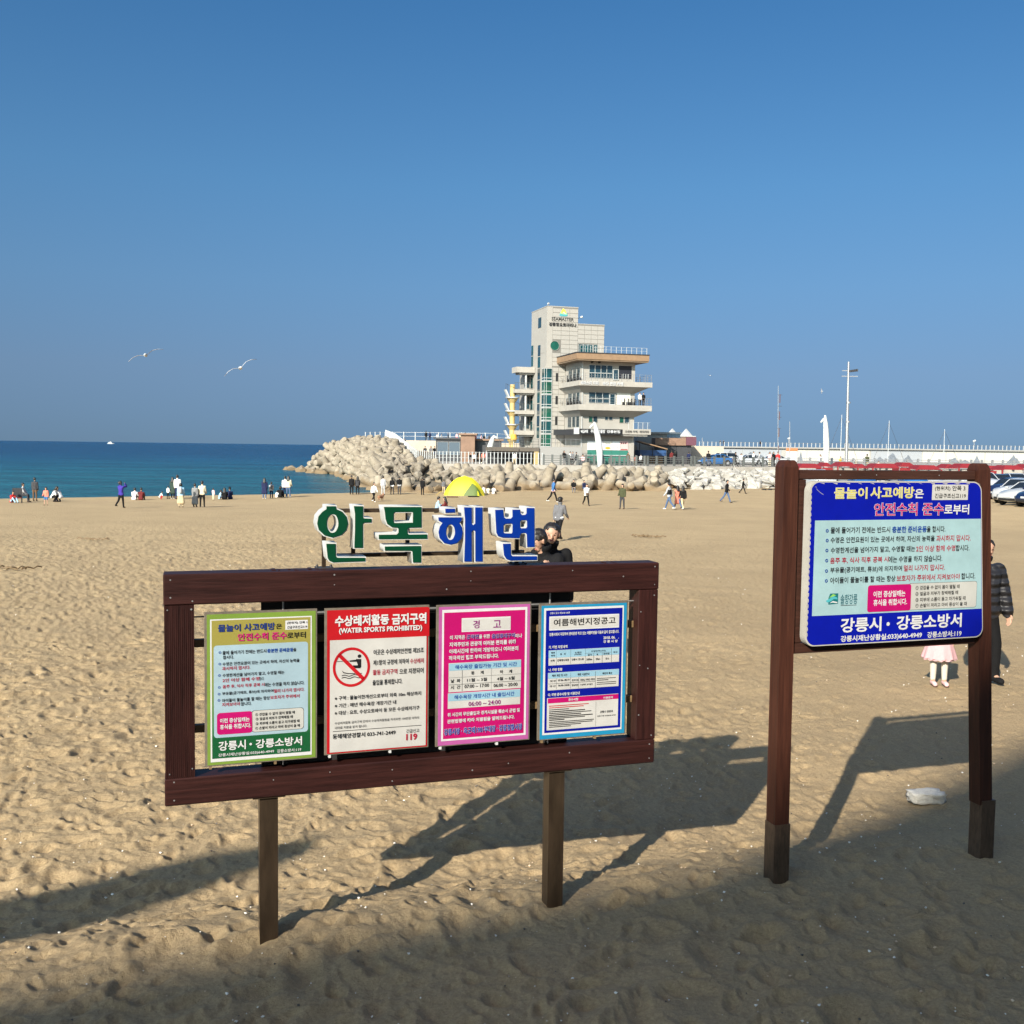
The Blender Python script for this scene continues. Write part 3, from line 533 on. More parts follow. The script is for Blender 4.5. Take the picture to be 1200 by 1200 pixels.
# lettering and prints of the boards, in metres on the board face: text, x0, x1, base, height, colour, weight, outline
PRINTS = {
 'P1': ([
  ('물놀이 사고예방', -0.242, 0.027, 1.5855, 0.035, 'navy', 2, ''),
  ('은', 0.033, 0.061, 1.589, 0.025, 'ink', 1, ''),
  ('안전수칙 준수', -0.149, 0.085, 1.5365, 0.036, 'magenta', 2, ''),
  ('로부터', 0.088, 0.177, 1.538, 0.031, 'ink', 1, ''),
  ('(현위치) 안목 1', 0.087, 0.184, 1.6085, 0.014, 'ink', 1, ''),
  ('긴급구조신고119', 0.087, 0.184, 1.5875, 0.014, 'ink', 1, ''),
  ('◎', -0.24, -0.229, 1.478, 0.012, 'blue', 0, ''),
  ('◎', -0.241, -0.23, 1.4215, 0.012, 'blue', 0, ''),
  ('◎', -0.243, -0.232, 1.3655, 0.012, 'blue', 0, ''),
  ('◎', -0.244, -0.233, 1.3065, 0.012, 'blue', 0, ''),
  ('◎', -0.245, -0.234, 1.2735, 0.012, 'blue', 0, ''),
  ('◎', -0.246, -0.234, 1.2425, 0.012, 'blue', 0, ''),
  ('물에 들어가기 전에는 반드시', -0.222, -0.014, 1.472, 0.019, 'ink', 1, ''),
  ('충분한 준비운동', -0.009, 0.117, 1.472, 0.019, 'blue', 2, ''),
  ('을', 0.118, 0.131, 1.4725, 0.017, 'ink', 1, ''),
  ('합시다.', -0.22, -0.169, 1.45, 0.018, 'ink', 1, ''),
  ('수영은 안전요원이 있는 곳에서 하며, 자신의 능력을', -0.222, 0.147, 1.417, 0.018, 'ink', 1, ''),
  ('과시하지 맙시다.', -0.224, -0.091, 1.395, 0.018, 'red', 1, ''),
  ('수영한계선을 넘어가지 말고, 수영할 때는', -0.222, 0.073, 1.361, 0.018, 'ink', 1, ''),
  ('2인 이상 함께 수영', -0.222, -0.048, 1.3365, 0.018, 'red', 1, ''),
  ('합시다.', -0.047, -0.025, 1.3355, 0.017, 'ink', 1, ''),
  ('음주 후, 식사 직후 공복 시', -0.222, -0.023, 1.3055, 0.018, 'red', 1, ''),
  ('에는 수영을 하지 않습니다.', -0.022, 0.171, 1.3025, 0.019, 'ink', 1, ''),
  ('부유물(공기매트, 튜브)에 의지하여', -0.224, 0.02, 1.2705, 0.018, 'ink', 1, ''),
  ('멀리 나가지 맙시다.', 0.023, 0.171, 1.2695, 0.018, 'red', 1, ''),
  ('아이들이 물놀이를 할 때는 항상', -0.225, 0.002, 1.237, 0.018, 'ink', 1, ''),
  ('보호자가 주위에서', 0.005, 0.147, 1.238, 0.018, 'red', 1, ''),
  ('지켜보아야', -0.225, -0.14, 1.2165, 0.018, 'red', 1, ''),
  ('합니다.', -0.136, -0.086, 1.215, 0.018, 'ink', 1, ''),
  ('이런 증상일때는', -0.234, -0.095, 1.135, 0.022, 'white', 2, ''),
  ('휴식을 취합시다.', -0.234, -0.088, 1.1035, 0.023, 'white', 2, ''),
  ('① 걷잡을 수 없이 몸이 떨릴 때', -0.067, 0.124, 1.158, 0.015, 'ink', 1, ''),
  ('② 얼굴과 피부가 창백해질 때', -0.065, 0.114, 1.136, 0.015, 'ink', 1, ''),
  ('③ 피부에 소름이 돋고 차가워질 때', -0.065, 0.147, 1.1125, 0.015, 'ink', 1, ''),
  ('④ 손발이 저리고 마비 증상이 올 때', -0.067, 0.149, 1.0895, 0.015, 'ink', 1, ''),
  ('강릉시', -0.241, -0.114, 0.998, 0.045, 'white', 2, ''),
  ('·', -0.094, -0.085, 1.0155, 0.007, 'white', 2, ''),
  ('강릉소방서', -0.064, 0.159, 0.997, 0.043, 'white', 2, ''),
  ('강릉시재난상황실:033)640-4949', -0.243, 0.023, 0.966, 0.018, 'white', 1, ''),
  ('강릉소방서:119', 0.038, 0.156, 0.9655, 0.017, 'white', 1, ''),
 ],[
  ('P', -0.279, 0.209, 0.942, 1.647, 0),
  ('in', -0.272, 0.202, 0.959, 1.641, 0),
  ('wbox', 0.079, 0.189, 1.582, 1.628, 0),
  ('panel', -0.263, 0.19, 1.062, 1.518, 1),
  ('pink', -0.249, -0.08, 1.077, 1.185, 1),
  ('cream', -0.083, 0.168, 1.079, 1.185, 1),
 ]),
 'P2': ([
  ('수상레저활동', 0.325, 0.597, 1.589, 0.052, 'white', 3, ''),
  ('금지구역', 0.615, 0.792, 1.587, 0.053, 'white', 3, ''),
  ('(WATER SPORTS PROHIBITED)', 0.345, 0.771, 1.5465, 0.031, 'white', 3, ''),
  ('이곳은 수상레저안전법 제25조', 0.519, 0.781, 1.434, 0.027, 'ink', 1, ''),
  ('제1항의 규정에 의하여', 0.518, 0.701, 1.38, 0.027, 'ink', 1, ''),
  ('수상레저', 0.71, 0.78, 1.379, 0.026, 'red', 1, ''),
  ('활동 금지구역', 0.516, 0.642, 1.33, 0.027, 'red', 1, ''),
  ('으로 지정되어', 0.654, 0.78, 1.327, 0.028, 'ink', 1, ''),
  ('출입을 통제합니다.', 0.515, 0.669, 1.2775, 0.027, 'ink', 1, ''),
  ('※ 구역 : 물놀이한계선으로부터 외측 10m 해상까지', 0.323, 0.768, 1.211, 0.021, 'ink', 1, ''),
  ('※ 기간 : 매년 해수욕장 개장기간 내', 0.323, 0.637, 1.173, 0.021, 'ink', 1, ''),
  ('※ 대상 : 요트, 수상오토바이 등 모든 수상레저기구', 0.323, 0.76, 1.1345, 0.022, 'ink', 1, ''),
  ('수상레저활동 금지구역 안에서 수상레저활동을 하게되면 100만원 이하의', 0.323, 0.758, 1.087, 0.014, 'ink', 0, ''),
  ('과태료 처분을 받게 됩니다.', 0.323, 0.487, 1.063, 0.014, 'ink', 0, ''),
  ('동해해양경찰서 033-741-2449', 0.313, 0.635, 1.0135, 0.025, 'ink', 1, ''),
  ('긴급신고', 0.692, 0.76, 1.017, 0.019, 'ink', 0, ''),
  ('119', 0.693, 0.748, 0.9795, 0.031, 'red', 3, ''),
 ],[
  ('head', 0.303, 0.811, 1.518, 1.667, 0),
  ('body', 0.299, 0.796, 0.944, 1.518, 0),
  ('line', 0.315, 0.773, 1.05, 1.053, 0),
  ('circ', 0.315, 0.5, 1.276, 1.478, 0),
 ]),
 'P3': ([
  ('경', 1.046, 1.08, 1.548, 0.042, 'purple', 1, ''),
  ('고', 1.157, 1.198, 1.548, 0.038, 'purple', 1, ''),
  ('이 지역은', 0.921, 1.002, 1.4935, 0.022, 'white', 2, ''),
  ('군작전', 1.011, 1.076, 1.4925, 0.023, 'violet', 2, 'white'),
  ('을 위한', 1.079, 1.138, 1.493, 0.021, 'white', 2, ''),
  ('출입통제구역', 1.149, 1.277, 1.4905, 0.023, 'violet', 2, 'white'),
  ('이나', 1.279, 1.317, 1.488, 0.021, 'white', 2, ''),
  ('지역주민과 관광객 여러분 편의를 위해', 0.919, 1.281, 1.456, 0.023, 'white', 2, ''),
  ('아래시간에 한하여 개방하오니 여러분의', 0.918, 1.296, 1.42, 0.023, 'white', 2, ''),
  ('적극적인 협조 부탁드립니다.', 0.916, 1.188, 1.385, 0.023, 'white', 2, ''),
  ('해수욕장 출입가능 기간 및 시간', 0.95, 1.29, 1.336, 0.022, 'blue', 1, ''),
  ('동     계', 1.037, 1.105, 1.303, 0.018, 'ink', 1, ''),
  ('하     계', 1.195, 1.263, 1.3, 0.018, 'ink', 1, ''),
  ('날  짜', 0.928, 0.978, 1.2655, 0.019, 'ink', 1, ''),
  ('11월 ~ 3월', 1.016, 1.124, 1.2655, 0.018, 'ink', 1, ''),
  ('4월 ~ 6월', 1.18, 1.278, 1.2635, 0.018, 'ink', 1, ''),
  ('시  간', 0.927, 0.979, 1.2315, 0.019, 'ink', 1, ''),
  ('07:00 ~ 17:00', 1.002, 1.136, 1.2325, 0.018, 'ink', 1, ''),
  ('06:00 ~ 20:00', 1.162, 1.295, 1.2285, 0.018, 'ink', 1, ''),
  ('해수욕장 개장시간 내 출입시간', 0.947, 1.278, 1.1765, 0.022, 'blue', 1, ''),
  ('06:00 ~ 24:00', 1.025, 1.202, 1.1355, 0.023, 'purple', 1, ''),
  ('위 시간외 무단출입과 경계시설물 훼손시 군법 및', 0.912, 1.31, 1.0865, 0.02, 'white', 2, ''),
  ('관련법령에 따라 처벌됨을 알려드립니다.', 0.911, 1.281, 1.051, 0.02, 'white', 2, ''),
  ('강릉시장 · 육군제1901부대장 · 강릉경찰서장', 0.894, 1.324, 0.989, 0.033, 'cobalt', 2, 'white'),
 ],[
  ('w', 0.879, 1.347, 0.957, 1.651, 0),
  ('in', 0.889, 1.335, 0.968, 1.636, 0),
  ('box', 0.984, 1.253, 1.531, 1.604, 0),
  ('boxi', 0.988, 1.25, 1.538, 1.597, 0),
  ('t1', 0.916, 1.315, 1.215, 1.369, 0),
  ('t1h', 0.918, 1.314, 1.329, 1.366, 0),
  ('t2', 0.913, 1.312, 1.128, 1.21, 0),
  ('t2h', 0.915, 1.312, 1.168, 1.208, 0),
  ('g', 0.917, 1.316, 1.292, 1.293, 0),
  ('g', 0.918, 1.315, 1.254, 1.256, 0),
  ('g', 0.988, 0.99, 1.218, 1.33, 0),
  ('g', 1.148, 1.149, 1.215, 1.33, 0),
 ]),
 'P4': ([
  ('강릉시 공고 제2018-168호', 1.475, 1.589, 1.6065, 0.011, 'white', 1, ''),
  ('여름해변지정공고', 1.497, 1.858, 1.5405, 0.038, 'ink', 1, ''),
  ('강릉시에서 지정하여 관리운영 하고 있는 여름해변을 다음과 같이 공고합니다.', 1.473, 1.88, 1.488, 0.017, 'white', 2, ''),
  ('2018. 06.   .', 1.789, 1.879, 1.4575, 0.014, 'white', 2, ''),
  ('강 릉 시 장', 1.789, 1.873, 1.4365, 0.014, 'white', 2, ''),
  ('가. 해변 지정내역', 1.47, 1.577, 1.419, 0.016, 'white', 2, ''),
  ('해변', 1.483, 1.505, 1.391, 0.01, 'ink', 1, ''),
  ('명칭', 1.484, 1.506, 1.3765, 0.009, 'ink', 1, ''),
  ('위   치', 1.536, 1.567, 1.381, 0.011, 'ink', 1, ''),
  ('소재지', 1.621, 1.659, 1.386, 0.01, 'ink', 1, ''),
  ('(지번등)', 1.619, 1.66, 1.3755, 0.009, 'ink', 1, ''),
  ('지정면적(규모)', 1.717, 1.804, 1.388, 0.01, 'ink', 1, ''),
  ('길이', 1.697, 1.721, 1.37, 0.01, 'ink', 1, ''),
  ('폭', 1.749, 1.758, 1.369, 0.01, 'ink', 1, ''),
  ('관리청', 1.79, 1.825, 1.371, 0.01, 'ink', 1, ''),
  ('비고', 1.85, 1.873, 1.377, 0.011, 'ink', 1, ''),
  ('안목', 1.481, 1.505, 1.348, 0.011, 'ink', 1, ''),
  ('안목해수욕장', 1.52, 1.588, 1.347, 0.013, 'ink', 1, ''),
  ('강릉시 견소동', 1.603, 1.674, 1.3475, 0.012, 'ink', 1, ''),
  ('500m', 1.69, 1.723, 1.3445, 0.011, 'ink', 1, ''),
  ('50m', 1.745, 1.77, 1.344, 0.011, 'ink', 1, ''),
  ('견소', 1.802, 1.824, 1.3435, 0.011, 'ink', 1, ''),
  ('나. 해변 현황', 1.472, 1.55, 1.296, 0.015, 'white', 2, ''),
  ('해변 개장 및 시간', 1.491, 1.58, 1.2645, 0.013, 'ink', 1, ''),
  ('해변 시설안내', 1.64, 1.708, 1.263, 0.013, 'ink', 1, ''),
  ('해변의 특징', 1.786, 1.843, 1.261, 0.012, 'ink', 1, ''),
  ('개장 기간', 1.479, 1.514, 1.2365, 0.011, 'ink', 1, ''),
  ('07.06~08.19', 1.527, 1.592, 1.239, 0.01, 'ink', 1, ''),
  ('개장 시간', 1.478, 1.513, 1.2085, 0.011, 'ink', 1, ''),
  ('06:00~24:00', 1.528, 1.592, 1.2105, 0.01, 'ink', 1, ''),
  ('편의시설', 1.607, 1.644, 1.2345, 0.011, 'ink', 1, ''),
  ('화장실, 샤워장, 야영장', 1.656, 1.741, 1.2325, 0.012, 'ink', 1, ''),
  ('행위제한', 1.606, 1.645, 1.2065, 0.011, 'ink', 1, ''),
  ('수상레저, 낚시금지', 1.656, 1.728, 1.207, 0.01, 'ink', 1, ''),
  ('다. 해변 준수사항 및 이용안내', 1.471, 1.653, 1.159, 0.016, 'white', 2, ''),
  ('준수사항', 1.59, 1.646, 1.1265, 0.014, 'white', 2, ''),
  ('이용문의', 1.795, 1.851, 1.125, 0.012, 'white', 2, ''),
  ('강릉시 관광과', 1.776, 1.853, 1.047, 0.013, 'ink', 1, ''),
  ('강릉시청 033)640-4949', 1.76, 1.87, 1.026, 0.009, 'ink', 1, ''),
 ],[
  ('w', 1.442, 1.909, 0.947, 1.639, 0),
  ('in', 1.453, 1.901, 0.958, 1.627, 0),
  ('box', 1.472, 1.881, 1.518, 1.594, 0),
  ('boxi', 1.477, 1.877, 1.526, 1.587, 0),
  ('ta', 1.471, 1.885, 1.327, 1.409, 0),
  ('tah', 1.471, 1.885, 1.368, 1.408, 0),
  ('tb', 1.469, 1.885, 1.191, 1.287, 0),
  ('tbh', 1.47, 1.886, 1.255, 1.286, 0),
  ('tc', 1.466, 1.885, 0.972, 1.149, 0),
  ('tch', 1.47, 1.885, 1.12, 1.147, 0),
  ('g', 1.514, 1.515, 1.33, 1.414, 0),
  ('g', 1.597, 1.598, 1.33, 1.411, 0),
  ('g', 1.683, 1.684, 1.329, 1.41, 0),
  ('g', 1.732, 1.734, 1.329, 1.382, 0),
  ('g', 1.782, 1.784, 1.328, 1.381, 0),
  ('g', 1.837, 1.839, 1.327, 1.405, 0),
  ('g', 1.682, 1.837, 1.383, 1.384, 0),
  ('g', 1.599, 1.6, 1.195, 1.283, 0),
  ('g', 1.744, 1.746, 1.192, 1.281, 0),
  ('g', 1.518, 1.519, 1.196, 1.256, 0),
  ('g', 1.647, 1.648, 1.194, 1.258, 0),
  ('g', 1.471, 1.745, 1.226, 1.228, 0),
  ('g', 1.751, 1.752, 0.976, 1.112, 0),
  ('r', 1.477, 1.709, 1.103, 1.107, 2),
  ('r', 1.477, 1.679, 1.093, 1.097, 2),
  ('k', 1.478, 1.593, 1.082, 1.086, 2),
  ('k', 1.478, 1.687, 1.071, 1.076, 2),
  ('k', 1.478, 1.725, 1.062, 1.066, 2),
  ('k', 1.478, 1.664, 1.052, 1.057, 2),
  ('k', 1.478, 1.733, 1.042, 1.047, 2),
  ('k', 1.478, 1.687, 1.034, 1.038, 2),
  ('k', 1.479, 1.567, 1.025, 1.03, 2),
  ('k', 1.479, 1.741, 1.014, 1.018, 2),
  ('k', 1.479, 1.733, 1.005, 1.009, 2),
  ('k', 1.479, 1.665, 0.996, 1.0, 2),
  ('k', 1.479, 1.606, 0.987, 0.991, 2),
  ('k', 1.754, 1.868, 1.239, 1.242, 2),
  ('k', 1.754, 1.822, 1.229, 1.233, 2),
  ('k', 1.754, 1.869, 1.217, 1.22, 2),
  ('k', 1.754, 1.869, 1.207, 1.21, 2),
 ]),
 'S': ([
  ('물놀이', 0.217, 0.438, 2.2305, 0.063, 'yellow', 1, 'white'),
  ('사고예방', 0.464, 0.767, 2.2325, 0.064, 'yellow', 1, 'white'),
  ('은', 0.774, 0.834, 2.233, 0.051, 'white', 2, ''),
  ('(현위치)', 0.916, 1.028, 2.274, 0.028, 'ink', 1, ''),
  ('안목 3', 1.043, 1.138, 2.2755, 0.03, 'ink', 1, ''),
  ('긴급구조신고119', 0.918, 1.144, 2.2315, 0.027, 'ink', 1, ''),
  ('안전수칙 준수', 0.492, 0.984, 2.13, 0.073, 'magenta', 1, 'white'),
  ('로부터', 0.991, 1.171, 2.134, 0.058, 'white', 2, ''),
  ('◎', 0.166, 0.185, 2.036, 0.016, 'blue', 1, ''),
  ('◎', 0.168, 0.187, 1.98, 0.017, 'blue', 1, ''),
  ('◎', 0.168, 0.187, 1.9225, 0.016, 'blue', 1, ''),
  ('◎', 0.169, 0.188, 1.864, 0.016, 'blue', 1, ''),
  ('◎', 0.17, 0.189, 1.804, 0.016, 'blue', 1, ''),
  ('◎', 0.171, 0.19, 1.7465, 0.017, 'blue', 1, ''),
  ('물에 들어가기 전에는 반드시', 0.199, 0.607, 2.03, 0.035, 'ink', 1, ''),
  ('충분한 준비운동', 0.622, 0.867, 2.029, 0.036, 'blue', 2, ''),
  ('을 합시다.', 0.869, 1.003, 2.0285, 0.036, 'ink', 1, ''),
  ('수영은 안전요원이 있는 곳에서 하며, 자신의 능력을', 0.201, 0.928, 1.973, 0.035, 'ink', 1, ''),
  ('과시하지 맙시다.', 0.941, 1.193, 1.9715, 0.037, 'red', 1, ''),
  ('수영한계선을 넘어가지 말고, 수영할 때는', 0.204, 0.789, 1.914, 0.035, 'ink', 1, ''),
  ('2인 이상 함께 수영', 0.798, 1.081, 1.9125, 0.036, 'red', 1, ''),
  ('합시다.', 1.085, 1.186, 1.912, 0.036, 'ink', 1, ''),
  ('음주 후, 식사 직후 공복 시', 0.202, 0.602, 1.8545, 0.035, 'red', 1, ''),
  ('에는 수영을 하지 않습니다.', 0.604, 0.989, 1.8525, 0.036, 'ink', 1, ''),
  ('부유물(공기매트, 튜브)에 의지하여', 0.205, 0.701, 1.796, 0.037, 'ink', 1, ''),
  ('멀리 나가지 맙시다.', 0.715, 1.011, 1.798, 0.036, 'red', 1, ''),
  ('아이들이 물놀이를 할 때는 항상', 0.207, 0.657, 1.74, 0.035, 'ink', 1, ''),
  ('보호자가 주위에서 지켜보아야', 0.667, 1.125, 1.739, 0.036, 'red', 1, ''),
  ('합니다.', 1.135, 1.239, 1.7395, 0.037, 'ink', 1, ''),
  ('솔향강릉', 0.281, 0.396, 1.616, 0.058, 'teal', 0, ''),
  ('이런 증상일때는', 0.508, 0.731, 1.649, 0.036, 'white', 2, ''),
  ('휴식을 취합시다.', 0.51, 0.746, 1.5995, 0.036, 'white', 2, ''),
  ('① 걷잡을 수 없이 몸이 떨릴 때', 0.804, 1.125, 1.6845, 0.024, 'ink', 1, ''),
  ('② 얼굴과 피부가 창백해질 때', 0.805, 1.116, 1.649, 0.023, 'ink', 1, ''),
  ('③ 피부에 소름이 돋고 차가워질 때', 0.807, 1.173, 1.612, 0.024, 'ink', 1, ''),
  ('④ 손발이 저리고 마비 증상이 올 때', 0.808, 1.184, 1.578, 0.023, 'ink', 1, ''),
  ('강릉시', 0.292, 0.568, 1.4505, 0.082, 'white', 2, ''),
  ('·', 0.61, 0.626, 1.4795, 0.013, 'white', 2, ''),
  ('강릉소방서', 0.681, 1.149, 1.45, 0.081, 'white', 2, ''),
  ('강릉시재난상황실:033)640-4949', 0.293, 0.862, 1.39, 0.04, 'white', 2, ''),
  ('강릉소방서:119', 0.903, 1.153, 1.392, 0.035, 'white', 2, ''),
 ],[
  ('blue', 0.08, 1.321, 1.377, 2.328, 1),
  ('sky', 0.094, 1.31, 1.554, 2.105, 0),
  ('wbox', 0.898, 1.161, 2.22, 2.312, 0),
  ('pink', 0.468, 0.774, 1.563, 1.721, 1),
  ('cream', 0.758, 1.256, 1.566, 1.723, 1),
  ('logo', 0.193, 0.266, 1.617, 1.681, 0),
  ('k', 0.285, 0.393, 1.607, 1.61, 0),
 ]),
}
LETTERS = [
 ('green', [[(0.279, 2.181), (0.258, 2.167), (0.239, 2.144), (0.233, 2.109), (0.241, 2.077), (0.268, 2.051), (0.309, 2.039), (0.352, 2.052), (0.376, 2.075), (0.385, 2.108), (0.377, 2.143), (0.356, 2.168), (0.326, 2.181), (0.324, 2.195), (0.279, 2.195)], [(0.338, 2.109), (0.337, 2.094), (0.332, 2.081), (0.326, 2.07), (0.318, 2.064), (0.308, 2.062), (0.299, 2.064), (0.291, 2.071), (0.284, 2.082), (0.28, 2.095), (0.279, 2.11), (0.28, 2.124), (0.284, 2.138), (0.291, 2.148), (0.299, 2.155), (0.308, 2.157), (0.317, 2.155), (0.326, 2.148), (0.332, 2.137), (0.336, 2.124)]]),
 ('green', [[(0.421, 2.155), (0.421, 2.08), (0.418, 1.986), (0.46, 1.985), (0.459, 2.107), (0.466, 2.112), (0.503, 2.113), (0.503, 2.131), (0.465, 2.133), (0.46, 2.139), (0.46, 2.194), (0.415, 2.195)]]),
 ('green', [[(0.283, 1.957), (0.285, 1.937), (0.293, 1.923), (0.31, 1.915), (0.472, 1.917), (0.472, 1.934), (0.332, 1.937), (0.324, 1.946), (0.323, 2.007), (0.278, 2.008)]]),
 ('green', [[(0.572, 2.164), (0.576, 2.128), (0.585, 2.103), (0.608, 2.087), (0.637, 2.085), (0.643, 2.077), (0.643, 2.059), (0.634, 2.049), (0.542, 2.049), (0.542, 2.028), (0.792, 2.026), (0.791, 2.048), (0.696, 2.048), (0.688, 2.056), (0.688, 2.076), (0.696, 2.084), (0.761, 2.085), (0.76, 2.189), (0.567, 2.19)], [(0.623, 2.165), (0.711, 2.165), (0.717, 2.159), (0.717, 2.109), (0.624, 2.108), (0.616, 2.114), (0.616, 2.158)]]),
 ('green', [[(0.573, 1.969), (0.708, 1.966), (0.716, 1.959), (0.719, 1.905), (0.76, 1.904), (0.759, 1.989), (0.573, 1.989)]]),
 ('blue', [[(0.888, 2.159), (0.938, 2.16), (0.937, 2.179), (0.887, 2.179)]]),
 ('blue', [[(0.852, 2.118), (0.873, 2.106), (0.859, 2.087), (0.852, 2.059), (0.858, 2.028), (0.882, 2.002), (0.917, 1.994), (0.949, 2.001), (0.973, 2.024), (0.98, 2.057), (0.975, 2.083), (0.961, 2.107), (0.973, 2.117), (0.974, 2.134), (0.851, 2.135)], [(0.94, 2.058), (0.939, 2.045), (0.935, 2.034), (0.93, 2.024), (0.923, 2.019), (0.916, 2.017), (0.908, 2.019), (0.901, 2.025), (0.896, 2.034), (0.892, 2.046), (0.891, 2.058), (0.892, 2.071), (0.895, 2.083), (0.9, 2.092), (0.907, 2.097), (0.915, 2.099), (0.922, 2.097), (0.929, 2.091), (0.935, 2.082), (0.938, 2.071)]]),
 ('blue', [[(0.993, 2.124), (0.994, 2.021), (0.991, 1.904), (1.03, 1.903), (1.028, 2.059), (1.039, 2.068), (1.049, 2.059), (1.051, 1.903), (1.089, 1.902), (1.085, 2.185), (1.047, 2.185), (1.048, 2.101), (1.038, 2.092), (1.028, 2.101), (1.027, 2.185), (0.987, 2.186)]]),
 ('blue', [[(1.159, 2.123), (1.164, 2.052), (1.173, 2.034), (1.197, 2.026), (1.291, 2.022), (1.294, 2.037), (1.301, 2.047), (1.321, 2.05), (1.333, 2.041), (1.336, 1.974), (1.376, 1.974), (1.372, 2.18), (1.33, 2.181), (1.33, 2.152), (1.323, 2.144), (1.306, 2.143), (1.295, 2.151), (1.292, 2.172), (1.251, 2.172), (1.252, 2.134), (1.243, 2.125), (1.215, 2.125), (1.203, 2.134), (1.198, 2.173), (1.156, 2.171)], [(1.21, 2.098), (1.246, 2.1), (1.253, 2.093), (1.253, 2.053), (1.248, 2.046), (1.209, 2.048), (1.202, 2.054), (1.202, 2.091)], [(1.3, 2.116), (1.326, 2.117), (1.333, 2.111), (1.334, 2.079), (1.328, 2.073), (1.3, 2.073), (1.294, 2.08), (1.293, 2.11)]]),
 ('blue', [[(1.208, 1.931), (1.221, 1.912), (1.243, 1.904), (1.391, 1.904), (1.39, 1.923), (1.254, 1.926), (1.245, 1.935), (1.242, 1.993), (1.201, 1.992)]]),
]
# ------------------------------------------------------------------ notice boards
BRZ = R(18.1); BA = Vector((-1.202, 5.038, 0))
OFFS = {0: .004, 1: .013, 2: .026, 3: .036}
GLY = {}
def typeset(pairs):
    """sets many lines in one go: {(text, offset): (points, faces)}"""
    by = {}
    for t, o in pairs:
        if (t, o) not in GLY: by.setdefault(o, []); t in by[o] or by[o].append(t)
    for off, lines in by.items():
        cu = bpy.data.curves.new('lettering', 'FONT'); cu.body = '\n'.join(lines); cu.size = 1; cu.resolution_u = 2; cu.dimensions = '2D'; cu.space_line = 4; cu.offset = off
        o = bpy.data.objects.new('lettering', cu); me = evaluated(o); co = np.zeros(len(me.vertices)*3); me.vertices.foreach_get('co', co); co = co.reshape(-1, 3)
        pol = [tuple(p.vertices) for p in me.polygons]; bpy.data.meshes.remove(me); bpy.data.objects.remove(o); bpy.data.curves.remove(cu)
        step = 4.0*TEXT_STEP; row = np.rint(-(co[:, 1]-.35)/step).astype(int); start = [[] for _ in lines]
        for p in pol: start[min(len(lines)-1, max(0, row[p[0]]))].append(p)
        for i, t in enumerate(lines):
            ids = sorted({v for p in start[i] for v in p}); mp = {v: k for k, v in enumerate(ids)}; c = co[ids].copy(); c[:, 1] += i*step
            GLY[(t, off)] = (c, [tuple(mp[v] for v in p) for p in start[i]])
TEXT_STEP = 1.0
def measure_step():
    cu = bpy.data.curves.new('lettering', 'FONT'); cu.body = '가\n가'; cu.size = 1; cu.dimensions = '2D'; cu.space_line = 4; o = bpy.data.objects.new('lettering', cu); me = evaluated(o)
    ys = [v.co.y for v in me.vertices]; cu.body = '가'; m2 = evaluated(o); y2 = [v.co.y for v in m2.vertices]; d = min(y2)-min(ys); bpy.data.objects.remove(o); bpy.data.curves.remove(cu); return d/4.0
TEXT_STEP = measure_step()
def text_mesh(txt, u0, u1, z0, h, bold, y, extra=0.0):
    """flat lettering fitted into a rectangle of the board's face"""
    off = round(OFFS[bold]+extra, 4); typeset([(txt, 0.0), (txt, off)]); co = GLY[(txt, 0.0)][0]; lo = co.min(0); hi = co.max(0); co, fs = GLY[(txt, off)]
    sx = (u1-u0)/max(1e-6, hi[0]-lo[0]); sz = h/max(1e-6, hi[1]-lo[1])
    if txt in '·◎': sx = sz = max(sx, sz)
    return [(u0+(x-lo[0])*sx, y, z0+(yy-lo[1])*sz) for x, yy, _ in co], fs
NAMES = [('SEAMASTER',1),('강릉항요트마리나',3),('카페',2),('주문진해물탕',3),('강릉본점',3),('오션뷰 카페 · 베이커리',2),('씨마스터 커피',3),('바다 전망 카페',3)]
typeset([(t, o) for rows, _ in PRINTS.values() for t, *_r in rows for o in ((0.0, OFFS[_r[5]], round(OFFS[_r[5]]+.022, 4)) if _r[6] else (0.0, OFFS[_r[5]]))]+[(t, o) for t, b_ in NAMES for o in (0.0, OFFS[b_])])
def rrect(x0, x1, z0, z1, r, n=5):
    if r <= 0: return [(x0,z0),(x1,z0),(x1,z1),(x0,z1)]
    out = []
    for cx, cz, a0 in ((x1-r,z0+r,-90),(x1-r,z1-r,0),(x0+r,z1-r,90),(x0+r,z0+r,180)):
        for i in range(n+1): a = R(a0+90*i/n); out.append((cx+r*math.cos(a), cz+r*math.sin(a)))
    return out
def shape(m, poly, y, mi):
    m.add([(x,y,z) for x,z in poly], [tuple(range(len(poly)))], mi)
def letterings(parent, rows, y, name='lettering'):
    for t, u0, u1, z0, h, c, b, oc in rows:
        m = MB()
        if oc:
            vs, fs = text_mesh(t, u0, u1, z0, h, b, y, .022); m.add(vs, fs, 1)
        vs, fs = text_mesh(t, u0, u1, z0, h, b, y-(.0008 if oc else 0)); m.add(vs, fs, 0)
        m.build(name, [PM(c)]+([PM(oc)] if oc else []), parent)
